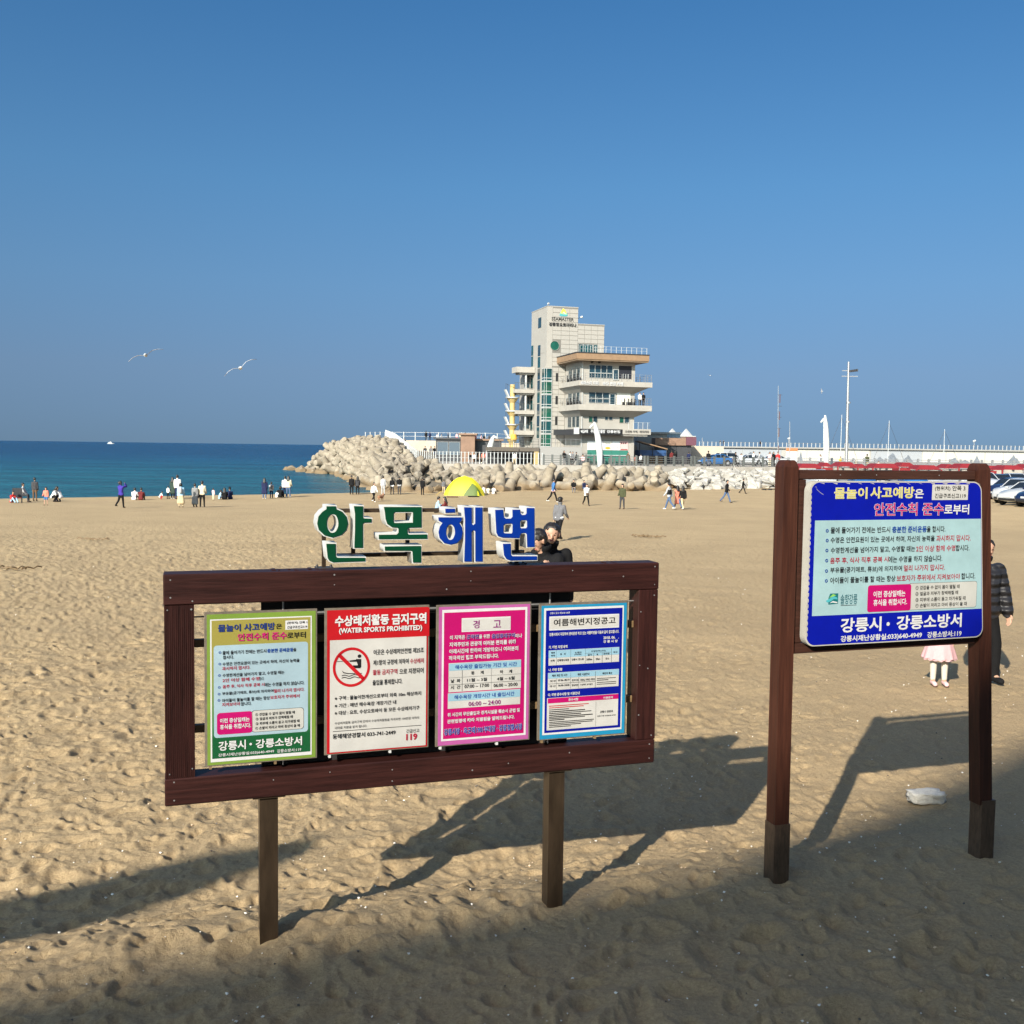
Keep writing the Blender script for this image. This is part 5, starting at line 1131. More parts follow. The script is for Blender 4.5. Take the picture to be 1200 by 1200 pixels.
# top floor
bx('plaster_band', STONE2, 2.70, 9.86, WY-.02, WY, 12.9, 13.5)
w = window(3.63, 6.78, 11.4, 13.0, WY, 4, 1, GLASSD); MB().box(3.7,6.7,WY-.10,WY-.075,11.98,12.04).build('window_rail', WHITEP, w)
window(6.85, 7.6, 11.2, 12.55, WY-.03, 1, 1, GLASSD, name='door', fr=.14); bx('opening', mat('dark_interior',(.01,.012,.02),.6), 7.63, 9.37, WY-.03, WY, 11.4, 13.02)
for i in range(3): bx('opening_post', WHITEP, 8.2+i*.35, 8.24+i*.35, WY-.08, WY-.03, 11.4, 12.0)
for x in (3.9, 4.85): MB().tube((x,-6.9,13.35),(x,-6.5,13.3), .12, .14).build('speaker', BLACK, b)
# second floor
w = window(3.64, 6.40, 8.25, 9.88, WY, 3, 1, GLASSD); MB().box(3.7,6.36,WY-.10,WY-.075,8.78,8.84).build('window_rail', WHITEP, w)
window(6.42, 7.22, 8.05, 9.47, WY-.03, 1, 1, GLASSD, name='door', fr=.16); bx('door_panel', GLASSD, 6.42, 7.33, WY-.03, WY, 9.5, 9.9)
bx('white_panel', mat('pale_plaster',(.66,.63,.56),.8,var=.05), 7.45, 9.3, WY-.04, WY, 8.1, 9.93); bx('plaster_band', STONE2, 2.7, 9.86, WY-.02, WY, 9.95, 10.28)
for x in (3.9, 4.75): MB().tube((x,-6.9,10.2),(x,-6.5,10.15), .12, .14).build('speaker', BLACK, b)
for i, x in enumerate((8.05,8.6,9.0,9.45)): m = MB(); m.box(x-.15,x+.15,-7.3,-7.0,7.98,8.42); m.box(x+.1,x+.15,-7.3,-7.0,8.42,8.85); m.build('terrace_chair', BLACK, b)
# first floor
for a, c, gl in ((3.68,4.2,GLASSG),(4.28,4.85,GLASSD),(5.86,6.28,GLASSD),(6.42,6.89,GLASSD),(7.84,8.42,GLASSG),(8.56,9.18,GLASSD)): window(a, c, 5.78 if c-a > .5 else 6.12, 6.9, WY, 1, 1, gl, fr=.05, frame=STONE2)
bx('plaster_band', STONE2, 2.7, 9.86, WY-.02, WY, 6.6 if False else 6.95, 7.25)
# ground floor shop front
bx('shop_fascia', mat('grey_plaster',(.24,.235,.22),.8,var=.1), 2.7, 9.6, WY-.03, WY, 3.45, 4.2)
PO = [('banner_white',(.72,.71,.70)),('banner_pinkish',(.70,.60,.58)),('banner_cream',(.72,.66,.56)),('banner_paper',(.70,.70,.70)),('banner_red',(.68,.40,.38))]
for i in range(5):
    x0_ = 3.58+i*1.11; o = bx('shop_poster', flat(*PO[i]), x0_, x0_+1.06, WY-.05, WY-.01, 2.3, 3.42); m = MB(); yy = WY-.053
    if i == 1: shape(m, rrect(x0_+.3,x0_+.55,2.85,3.25,.06), yy, 0)
    if i == 2: shape(m, [(x0_+.53+.38*math.cos(R(a)), 2.55+.16*math.sin(R(a))) for a in range(0,360,24)], yy, 1); shape(m, rrect(x0_+.15,x0_+.9,3.0,3.25,.0), yy, 2)
    if i == 3: [shape(m, rrect(x0_+.1+.3*q,x0_+.22+.3*q,2.6+.3*(q%2),2.7+.3*(q%2),.0), yy, 3) for q in range(3)]
    if i == 4: [shape(m, rrect(x0_+.1+.28*q,x0_+.28+.28*q,3.1,3.3,.0), yy, 3) for q in range(3)]; shape(m, rrect(x0_+.08,x0_+1.0,2.34,2.45,.0), yy, 0)
    if m.v: m.build('poster_print', [C_['rust'], C_['logo_light'] if False else mat('dish_orange',(.65,.30,.03),.5), C_['cream'], BLACK], o)
gp = mat('green_shop_panel',(.035,.17,.13),.4,var=.1)
for i in range(5): x0_ = 3.58+i*1.11; bx('green_panel', gp, x0_, x0_+1.07, WY-.05, WY-.01, .45, 2.26)
bx('counter_rail', WHITEP, 3.4, 9.0, WY-.25, WY-.2, 1.60, 1.68)
m = MB()
for i in range(9): x = 3.5+i*.69; m.box(x-.1,x+.1,WY-.9,WY-.7,.45,1.3)
m.build('planters', GREYF, b)
bx('down_pipe', WHITEP, 2.72, 2.80, WY-.10, WY-.02, 1, 13.5); bx('corner_pilaster', STONE, 9.5, 9.9, WY-.07, WY, .4, 3.5)
# dark recess in the left wall of the main block
for z in (11.0, 8.05, 5.2):
    for y0_, y1_ in ((-5.6,-4.7),(-4.2,-3.2),(-2.6,-1.4)): bx('side_window', GLASSD, 2.6, 2.66, y0_, y1_, z, z+1.7)
for z in (11.2, 8.2, 5.5): bx('slit_window', BLACK, 1.3, 1.62, -.05, .0, z, z+1.1)
for z in (10.92, 7.98):
    for i in range(4): x = 1.95; y = -6.8+i*1.3; m = MB(); m.box(x,x+.4,y,y+.4,z,z+.45); m.box(x,x+.05,y,y+.4,z+.45,z+.9); m.build('terrace_chair', BLACK, b)
# rear-side slabs with rails, left of the tower
bx('rear_wing', STONE2, -.8, 3.9, 7.0, 9.6, Z0, 12.6)
for z0_, z1_, x0_ in ((12.6,13.35,-2.65),(9.85,10.35,-2.9),(7.0,7.5,-2.75),(4.2,4.78,-2.65)):
    bx('rear_balcony_slab', SLAB, x0_, -.05, 4.9, 7.2, z0_, z1_); bx('rear_balcony_underside', STONE2, x0_+.5, -.1, 5.2, 7.1, z0_-.22, z0_)
    if z0_ < 12:
        rail = empty('railing', parent=b); 
        for i in range(6): inst('railing_post', MB().box(-.02,.02,-.02,.02,0,.9).mesh('railing_post', GREYF) if i == 0 else rail.children[0].data, rail, (x0_+.1+i*.5, 5.0, z1_))
        MB().tube((x0_+.05,5.0,z1_+.88),(-.1,5.0,z1_+.88), .02).build('handrail', GREYF, rail)
for z in (4.8,7.5,10.4): bx('rear_window', GLASSD, -.95, -.2, 6.93, 7.0, z+.3, z+1.9); bx('rear_pillar', WHITEP, -1.25, -1.05, 5.4, 5.6, z, z+2.3)
# spiral stair: yellow column, landings and slanting flights
st = empty('spiral_stair', b.matrix_world @ Vector((0,0,0)), TH, 'yellow column stair with white slanting flights behind the tower', 'stair'); st.location = BO+Vector((math.cos(TH)*-2.85-math.sin(TH)*6, math.sin(TH)*-2.85+math.cos(TH)*6, 0))
m = MB(); m.tube((0,0,.4),(0,0,11.0), .36, .36, 16); m.build('column', YEL, st)
for i in range(5):
    z = 9.15-i*1.83
    if z < 2: continue
    m = MB(); m.tube((0,0,z),(0,0,z+.16), .95, .98, 18); m.build('landing', WHITEP, st)
    m = MB(); m.tube((0,0,z-.75),(0,0,z-.01), .30, .80, 14); m.build('bracket_cone', YEL, st)
    m = MB(); m.add([(-.75,-.55,z+.15),(-.55,-.55,z+.15),(-1.0,-.55,z+1.12),(-1.22,-.55,z+1.12),(-.75,.1,z+.15),(-.55,.1,z+.15),(-1.0,.1,z+1.12),(-1.22,.1,z+1.12)], [(0,1,2,3),(7,6,5,4),(0,4,5,1),(1,5,6,2),(2,6,7,3),(3,7,4,0)]); m.build('flight', WHITEP, st)
    m = MB(); m.tube((-1.1,-.5,z+1.15),(-1.1,-.5,z+1.95), .02); m.tube((-.9,-.5,z+.16),(-.9,-.5,z+1.9), .02); m.tube((.9,-.4,z+.16),(.9,-.4,z+1.1), .02); m.tube((-1.1,-.5,z+1.9),(.9,-.4,z+1.1), .018); m.build('stair_rail', DARKMETAL, st)
# plinth wall, terrace rail and pergola before the building
pw = empty('terrace_wall', BO, TH, 'grey terrace wall with thin railing before the pale tower', 'wall')
bx('wall', mat('grey_terrace_wall',(.30,.29,.275),.9,var=.08), -3.6, 1.9, -9, -8.7, .4, 2.6, par=pw); bx('terrace_floor', STONE2, -3.6, 1.9, -8.7, -.02, .4, 2.55, par=pw)
for i in range(9): inst('railing_post', MB().box(-.02,.02,-.02,.02,0,1.0).mesh('railing_post', GALV), pw, (-3.5+i*.66, -8.9, 2.6))
MB().tube((-3.6,-8.9,3.58),(1.8,-8.9,3.58), .02).build('handrail', GALV, pw)
dk = empty('timber_deck', BO, TH, 'dark timber deck on yellow pillar beside the grey terrace wall', 'deck')
bx('deck_edge', mat('dark_deck_timber',(.12,.10,.08),.7,var=.2), -9.5, -3.7, -9.2, -5.5, 2.02, 2.5, par=dk); bx('pillar', YEL, -4.3, -3.8, -9.3, -8.8, .4, 2.0, par=dk); bx('back_wall', DARKMETAL, -9.4, -3.7, -6, -5.8, .4, 2.0, par=dk)
for i in range(9): inst('railing_post', MB().box(-.025,.025,-.025,.025,0,1.05).mesh('railing_post', GREYF), dk, (-9.4+i*.7, -9.1, 2.5))
for h in (1.03,.7,.35): MB().tube((-9.4,-9.1,2.5+h),(-3.7,-9.1,2.5+h), .018).build('handrail', GREYF, dk)
# cafe terrace structures farther along the sea wall
def simple_kiosk(name, x, y, w, d, z0_, h, wall, roof, label, cat, rot=0, over=.3, front=None, roof_th=.25):
    e = empty(name, (x,y,z0_), rot, label, cat); bx('wall', wall, -w/2, w/2, 0, d, 0, h, par=e); bx('roof', roof, -w/2-over, w/2+over, -over, d+over, h, h+roof_th, par=e)
    n_ = max(1, int(w/1.4))
    if front is not None:
        for i in range(n_):
            xa = -w/2+.2+i*(w-.4)/n_; window(xa, xa+(w-.4)/n_-.12, .9 if h > 2.4 else .5, h-.35, -.03, 1, 1, front, par=e)
    return e
BRN = mat('brown_timber_cladding',(.20,.12,.08),.7,var=.2,vscale=1); BLUEW = mat('blue_grey_cladding',(.20,.28,.34),.7,var=.1)
p = W(526,533,140); simple_kiosk('glass_kiosk', p.x, 140, 3.6, 4, .45, 3.0, DARKMETAL, DARKMETAL, 'dark kiosk with slanting glass front on the sea wall terrace', 'kiosk', front=mat('pale_kiosk_glass',(.09,.12,.15),.15))
p = W(548,533,139); simple_kiosk('timber_kiosk', p.x, 139, 1.9, 3, .45, 3.6, BRN, BRN, 'brown timber kiosk beside the dark glass one', 'kiosk')
p = W(572,533,141); simple_kiosk('long_kiosk', p.x, 141, 3.6, 3, .45, 2.9, DARKMETAL, BRN, 'low dark kiosk between the brown kiosk and the yellow stair', 'kiosk')
p = W(602,520,134); e = empty('orange_umbrella', (p.x,134,2.5), 0, 'orange terrace umbrella before the yellow stair', 'umbrella'); m = MB(); m.tube((0,0,1.0),(0,0,1.7), .5, .32, 10); m.build('canopy', CLOTH['orange'] if False else mat('orange_canvas',(.62,.33,.04),.7), e); MB().tube((0,0,0),(0,0,1.05), .05).build('pole', WHITEP, e)
# low buildings beyond the tower
p = W(789,515,150); e = simple_kiosk('white_annex', W(764,530,146).x, 146, 4.2, 5, .45, 4.2, STONE, STONE2, 'white low annex wall just beyond the tall building', 'building')
e = simple_kiosk('blue_cafe', W(776,520,150).x+.3, 150, 4.6, 5, .45, 4.3, BLUEW, WHITEP, 'low blue-grey cafe with three windows beyond the tower', 'building', over=.15, front=None)
for i in range(3): window(-1.9+i*1.35, -.9+i*1.35, 2.5, 3.8, -.03, 1, 1, GLASSD, par=e)
e = simple_kiosk('white_tent_stall', W(798,520,155).x, 155, 4.2, 4, .45, 4.0, BRN, WHITEP, 'stall with peaked white canopies behind the brown kiosk', 'stall', over=.1, roof_th=.1)
for x in (-1.2, .9): m = MB(); m.tube((x,1,4.1),(x,1,5.2), 1.25, .06, 4); m.build('canopy', WHITEP, e)
e = simple_kiosk('brown_kiosk', W(790,535,141).x, 141, 4.6, 3, .45, 2.6, DARKMETAL, BRN, 'kiosk with deep brown fascia and people at the counter', 'kiosk', over=.4, roof_th=1.0)
bx('sign_box', mat('maroon_sign',(.10,.03,.05),.6), 1.5, 2.9, -.6, -.4, 2.65, 3.75, par=e)
# tan lean-to awning with blue tarpaulin
q0 = W(749,518,137); e = empty('awning', (q0.x, 137, .45), R(6), 'tan lean-to awning with blue tarpaulin stall beside the tower', 'awning')
m = MB(); m.add([(0,0,3.0),(3.9,0,2.0),(3.9,2.5,2.0),(0,2.5,3.0),(0,0,3.14),(3.9,0,2.14),(3.9,2.5,2.14),(0,2.5,3.14)], [(0,3,2,1),(4,5,6,7),(0,1,5,4),(1,2,6,5),(2,3,7,6),(3,0,4,7)]); m.build('sloping_roof', FASC, e)
tarp = mat('blue_tarpaulin',(.02,.06,.16),.45,var=.3,vscale=2); 
m = MB(); m.box(0,3.9,.2,2.4,1.15,1.9); m.build('tarpaulin', tarp, e)
for x in (.1,1.9,3.8): MB().tube((x,.1,0),(x,.1,2.9-.25*x), .05).build('pole', DARKMETAL, e)
for x in (.4,1.5,2.6): MB().box(x,x+.7,.1,.6,.0,1.1).build('crate', CLOTH['brown'], e)
building_names()
# ------------------------------------------------------------------ people
def capsule(m, p0, p1, r0, r1, n=10, k=3, sx=1.0, sy=1.0):
    """closed round-ended tapered limb; sx, sy flatten it across world x / y"""
    p0 = Vector(p0); p1 = Vector(p1); d = p1-p0; ln = d.length
    d = d.normalized() if ln > 1e-6 else Vector((0,0,1)); a = d.orthogonal().normalized(); b = d.cross(a)
    rings = []
    for i in range(k+1): t = -math.pi/2+(math.pi/2)*i/k; rings.append((p0+d*(r0*math.sin(t)), r0*math.cos(t)))
    for i in range(k+1): t = (math.pi/2)*i/k; rings.append((p1+d*(r1*math.sin(t)), r1*math.cos(t)))
    vs = []; mid = (p0+p1)/2
    for c, r in rings:
        r = max(r, 1e-4)
        for j in range(n):
            t = 2*math.pi*j/n; q = c+(a*math.cos(t)+b*math.sin(t))*r; q = Vector((c.x+(q.x-c.x)*sx, c.y+(q.y-c.y)*sy, q.z)); vs.append(q)
    nr = len(rings); fs = [(i*n+j, i*n+(j+1)%n, (i+1)*n+(j+1)%n, (i+1)*n+j) for i in range(nr-1) for j in range(n)]
    fs += [tuple(range(n-1,-1,-1)), tuple((nr-1)*n+j for j in range(n))]
    m.add(vs, fs, 0, True)
def remeshed(name, m, voxel, smooth=2):
    me = m.mesh(name, []) ; bm = bmesh.new(); bm.from_mesh(me); bmesh.ops.recalc_face_normals(bm, faces=bm.faces[:]); bm.to_mesh(me); bm.free()
    o = bpy.data.objects.new(name, me)
    r = o.modifiers.new('r', 'REMESH'); r.mode = 'VOXEL'; r.voxel_size = voxel; r.use_smooth_shade = True
    if smooth: s = o.modifiers.new('s', 'SMOOTH'); s.factor = .5; s.iterations = smooth
    me2 = evaluated(o)
    bpy.data.objects.remove(o); bpy.data.meshes.remove(me); me2.name = name; return me2
def limb(o, ang, ln, side=0.0):
    return Vector(o)+Vector((side*ln, -math.sin(ang)*ln, -math.cos(ang)*ln))
POSES = dict(
 stand=dict(), stand2=dict(l=((6,2,.05),(-3,4,.03)), a=((12,35,.10),(-4,15,.12))),
 walk=dict(l=((24,8,0),(-20,22,0)), a=((-22,12,.06),(20,20,.06)), lean=4), walk2=dict(l=((-22,20,0),(22,4,0)), a=((18,30,.08),(-16,14,.08)), lean=5),
 photo=dict(l=((10,4,0),(-16,28,0)), a=((95,125,.15),(95,125,.15)), lean=-3), phone=dict(a=((35,105,.05),(30,100,.05)), look=25),
 sit=dict(sit=1), crouch=dict(crouch=1), bent=dict(l=((10,10,.05),(4,10,.05)), a=((55,20,0),(50,20,0)), lean=55), bench=dict(bench=1))
def joints(pose):
    P = POSES[pose]; J = {}; lean = R(P.get('lean', 0)); hz = .90; hy = 0
    if P.get('sit'): hz = .13; lean = R(14)
    if P.get('crouch'): hz = .36; lean = R(32); hy = .12
    if P.get('bench'): hz = .50; lean = R(6)
    J['pel'] = Vector((0, hy, hz)); up = Vector((0, -math.sin(lean), math.cos(lean)))
    J['waist'] = J['pel']+up*.18; J['chest'] = J['pel']+up*.42; J['neck'] = J['pel']+up*.58
    lk = R(P.get('look', 0))*.5+lean*.6; hu = Vector((0, -math.sin(lk), math.cos(lk))); J['headb'] = J['neck']+hu*.10; J['head'] = J['neck']+hu*.175; J['hu'] = hu
    for i, s in ((0,-1),(1,1)):
        h = Vector((s*.095, hy, hz)); 
        if P.get('sit'): k = Vector((s*.16, -.36, .42)); a = Vector((s*.12, -.62, .07))
        elif P.get('crouch'): k = Vector((s*.14, -.28, .50)); a = Vector((s*.12, -.06, .08))
        elif P.get('bench'): k = Vector((s*.12, -.40, .50)); a = Vector((s*.12, -.42, .08))
        else:
            t, b, sd = P.get('l', ((0,0,.03),(0,0,.03)))[i]; k = limb(h, R(t), .42, s*sd); a = limb(k, R(t-b), .41, s*sd*.3)
        J[f'h{i}'] = h; J[f'k{i}'] = k; J[f'a{i}'] = a; J[f't{i}'] = a+Vector((0, -.155, -.045))
        sh = J['chest']+up*.07+Vector((s*.185, 0, 0)); J[f's{i}'] = sh
        if P.get('sit') or P.get('crouch') or P.get('bench'): e = sh+Vector((s*.05, -.12, -.24)); w = J[f'k{i}']+Vector((-s*.05, .06, .07))
        else:
            t, b, sd = P.get('a', ((3,8,.10),(3,8,.10)))[i]; e = limb(sh, R(t), .28, s*sd); w = limb(e, R(t+b), .25, s*sd*.3)
        J[f'e{i}'] = e; J[f'w{i}'] = w
        if not (P.get('sit') or P.get('crouch') or P.get('bench')): pass
    if not any(P.get(k) for k in ('sit','crouch','bench')):
        lo = min(J['t0'].z, J['t1'].z, J['a0'].z-.06, J['a1'].z-.06)-.03
        for k in J:
            if k != 'hu': J[k] = J[k]-Vector((0,0,lo))
    return J
def torso(m, J, g, wl=1.0):
    capsule(m, J['h0'], J['h1'], .095+g, .095+g)
    for s in (-1,1):
        o = Vector((s*.05,0,0)); o2 = Vector((s*.085,0,0)); capsule(m, J['pel']+o, J['waist']+o, .098+g, .088+g); capsule(m, J['waist']+o, J['chest']+o2, .088+g, .098+g)
        i = 0 if s < 0 else 1; capsule(m, J['chest']+o2, J[f's{i}']+Vector((-s*.02,0,-.01)), .095+g*.8, .062+g*.7)
def hand_far(m, J, i):
    w = J[f'w{i}']; d = (w-J[f'e{i}']).normalized(); capsule(m, w, w+d*.11, .030, .026)
KIT = {}
def kit(pose, top, bot, hair, vox):
    key = (pose, top, bot, hair, vox)
    if key in KIT: return KIT[key]
    J = joints(pose); out = {}
    m = MB(); torso(m, J, -.004)
    for i in (0,1):
        capsule(m, J[f'h{i}'], J[f'k{i}'], .080, .054); capsule(m, J[f'k{i}'], J[f'a{i}'], .053, .036); capsule(m, J[f'a{i}'], J[f't{i}'], .036, .028)
        capsule(m, J[f's{i}'], J[f'e{i}'], .047, .038); capsule(m, J[f'e{i}'], J[f'w{i}'], .038, .027); hand_far(m, J, i)
    capsule(m, J['neck']-J['hu']*.05, J['headb'], .058, .052); capsule(m, J['headb']+Vector((0,-.012,0)), J['head']+J['hu']*.02, .070, .092)
    c = J['headb']+J['hu']*.055; capsule(m, c+Vector((0,-.085,0)), c+Vector((0,-.10,-.01)), .014, .016)   # nose
    for s in (-1,1): capsule(m, c+Vector((s*.085,.01,.0)), c+Vector((s*.092,.015,.02)), .014, .014)
    out['body'] = remeshed('body', m, vox, 1)
    t = MB(); g = .020 if top != 'puffer' else .045; torso(t, J, g)
    for i in (0,1): capsule(t, J[f's{i}'], J[f'e{i}'], .052+g, .046+g); capsule(t, J[f'e{i}'], J[f'w{i}'], .046+g, .036+g*.7)
    if top in ('coat','longcoat'):
        zk = .52 if top == 'coat' else .30; 
        if pose in ('sit','crouch','bench'): zk = .25
        pl = J['pel']
        for s in (-.09,0,.09): capsule(t, pl+Vector((s,0,.05)), Vector((pl.x+s*1.5, pl.y, max(.12, zk*pl.z/.9))), .115, .13)
    capsule(t, J['neck']-J['hu']*.03, J['neck']+J['hu']*.02, .075, .062)
    out['jacket'] = remeshed('jacket', t, vox, 1)
    b = MB()
    if bot == 'skirt':
        for s in (-.07,0,.07): capsule(b, J['pel']+Vector((s,0,.05)), Vector((J['pel'].x+s*1.9, J['pel'].y, J['pel'].z*.42)), .11, .15)
        for i in (0,1): capsule(b, J[f'k{i}'], J[f'a{i}'], .056, .042)
    elif bot == 'shorts':
        capsule(b, J['h0'], J['h1'], .112, .112)
        for i in (0,1): capsule(b, J[f'h{i}'], J[f'k{i}'].lerp(J[f'h{i}'],.25), .1, .085)
    else:
        capsule(b, J['h0'], J['h1'], .108, .108)
        for i in (0,1): capsule(b, J[f'h{i}'], J[f'k{i}'], .096, .070); capsule(b, J[f'k{i}'], J[f'a{i}'], .070, .055)
    out['skirt' if bot == 'skirt' else 'shorts' if bot == 'shorts' else 'trousers'] = remeshed('trousers', b, vox, 1)
    s_ = MB()
    for i in (0,1): capsule(s_, J[f'a{i}']+Vector((0,.025,-.025)), J[f't{i}'], .048, .040)
    out['shoes'] = remeshed('shoes', s_, vox, 1)
    h = MB(); hd = J['head']
    capsule(h, hd+Vector((0,.025,.0)), hd+Vector((0,.018,0))+J['hu']*.045, .100, .098)
    capsule(h, hd+Vector((0,-.045,.055)), hd+Vector((0,.0,.07)), .055, .07)
    if hair == 'long':
        for s in (-.05,0,.05): capsule(h, hd+Vector((s,.05,-.02)), J['chest']+Vector((s*1.2,.10,.05)), .072, .055)
        for s in (-1,1): capsule(h, hd+Vector((s*.075,.01,.0)), hd+Vector((s*.085,.03,-.17)), .034, .034)
    elif hair == 'bob':
        for s in (-1,0,1): capsule(h, hd+Vector((s*.06,.03,-.0)), hd+Vector((s*.065,.035,-.09)), .06, .055)
    out['hair'] = remeshed('hair', h, vox*.8, 1)
    KIT[key] = out; return out
COUNT = {}
def person(loc, rz, label, pose='stand', top='black', bot='black', hair='short', ttype='plain', btype='trousers', shoes='black', sc=1.0, vox=.036, haircol=None, group='people on the beach', extra=None):
    k = kit(pose, ttype, btype, hair, vox); e = empty('person', loc, rz, label, 'person', group); e.scale = (sc,sc,sc)
    mm = {'body': SKIN, 'jacket': CLOTH[top], 'trousers': CLOTH[bot], 'skirt': CLOTH[bot], 'shorts': CLOTH[bot], 'shoes': CLOTH[shoes], 'hair': haircol or HAIR}
    for nm, me in k.items():
        if not me.materials: me.materials.append(mm[nm])
        o = inst(nm, me, e); o.material_slots[0].link = 'OBJECT'; o.material_slots[0].material = mm[nm]
    J = joints(pose)
    if extra:
        m = MB()
        for what, col in extra:
            m = MB()
            if what == 'backpack': capsule(m, J['chest']+Vector((0,.17,-.18)), J['chest']+Vector((0,.18,.03)), .13, .12)
            elif what == 'bag': capsule(m, J['h1']+Vector((.16,0,-.16)), J['h1']+Vector((.17,.0,-.04)), .12, .10); m.tube(J['h1']+Vector((.17,0,0)), J['w1'], .012)
            elif what == 'belly_bag': capsule(m, J['pel']+Vector((-.05,-.17,.1)), J['pel']+Vector((.08,-.17,.08)), .07, .07)
            elif what == 'stripes':
                for q in range(5):
                    c = J['waist'].lerp(J['chest'], q/4-.15); capsule(m, c+Vector((-.10,0,0)), c+Vector((.10,0,0)), .116, .116)
                    m2 = MB()
                # flatten each band
                m.v = [(v[0], v[1], 0) for v in m.v]; zz = []
                nb_ = len(m.v)//5
                for q in range(5):
                    c = J['waist'].lerp(J['chest'], q/4-.15)
                    for j in range(nb_): v = m.v[q*nb_+j]; zz.append((v[0]*1.0, v[1]*1.02, c.z+(.022 if (j//10)%2 else -.022)))
                m = MB()
                for q in range(5):
                    c = J['waist'].lerp(J['chest'], q/4-.15); n_ = 14; vs = []
                    for z_ in (-.022,.022):
                        for j in range(n_): a = 2*math.pi*j/n_; vs.append((c.x+.236*math.cos(a), c.y+.152*math.sin(a), c.z+z_))
                    m.add(vs, [(j,(j+1)%n_,n_+(j+1)%n_,n_+j) for j in range(n_)]+[tuple(range(n_-1,-1,-1)), tuple(range(n_,2*n_))], 0, False)
            elif what == 'hem': capsule(m, J['h0']+Vector((0,0,.0)), J['h1'], .122, .122)
            elif what == 'umbrella':
                m.tube(J['w0'], J['w0']+Vector((0,0,.7)), .012); 
                c = J['w0']+Vector((0,0,.72)); m.tube(c, c+Vector((0,0,.2)), .5, .02, 12)
            elif what == 'hat': capsule(m, J['head']+Vector((0,0,.06)), J['head']+Vector((0,0,.09)), .105, .09); m.tube(J['head']+Vector((0,0,.045)), J['head']+Vector((0,0,.055)), .16, .15, 12)
            m.build({'hem':'shirt_hem','stripes':'stripe_band','belly_bag':'bag'}.get(what, what), CLOTH[col], e)
    return e
def at_ground(px, py): return G(px, py)
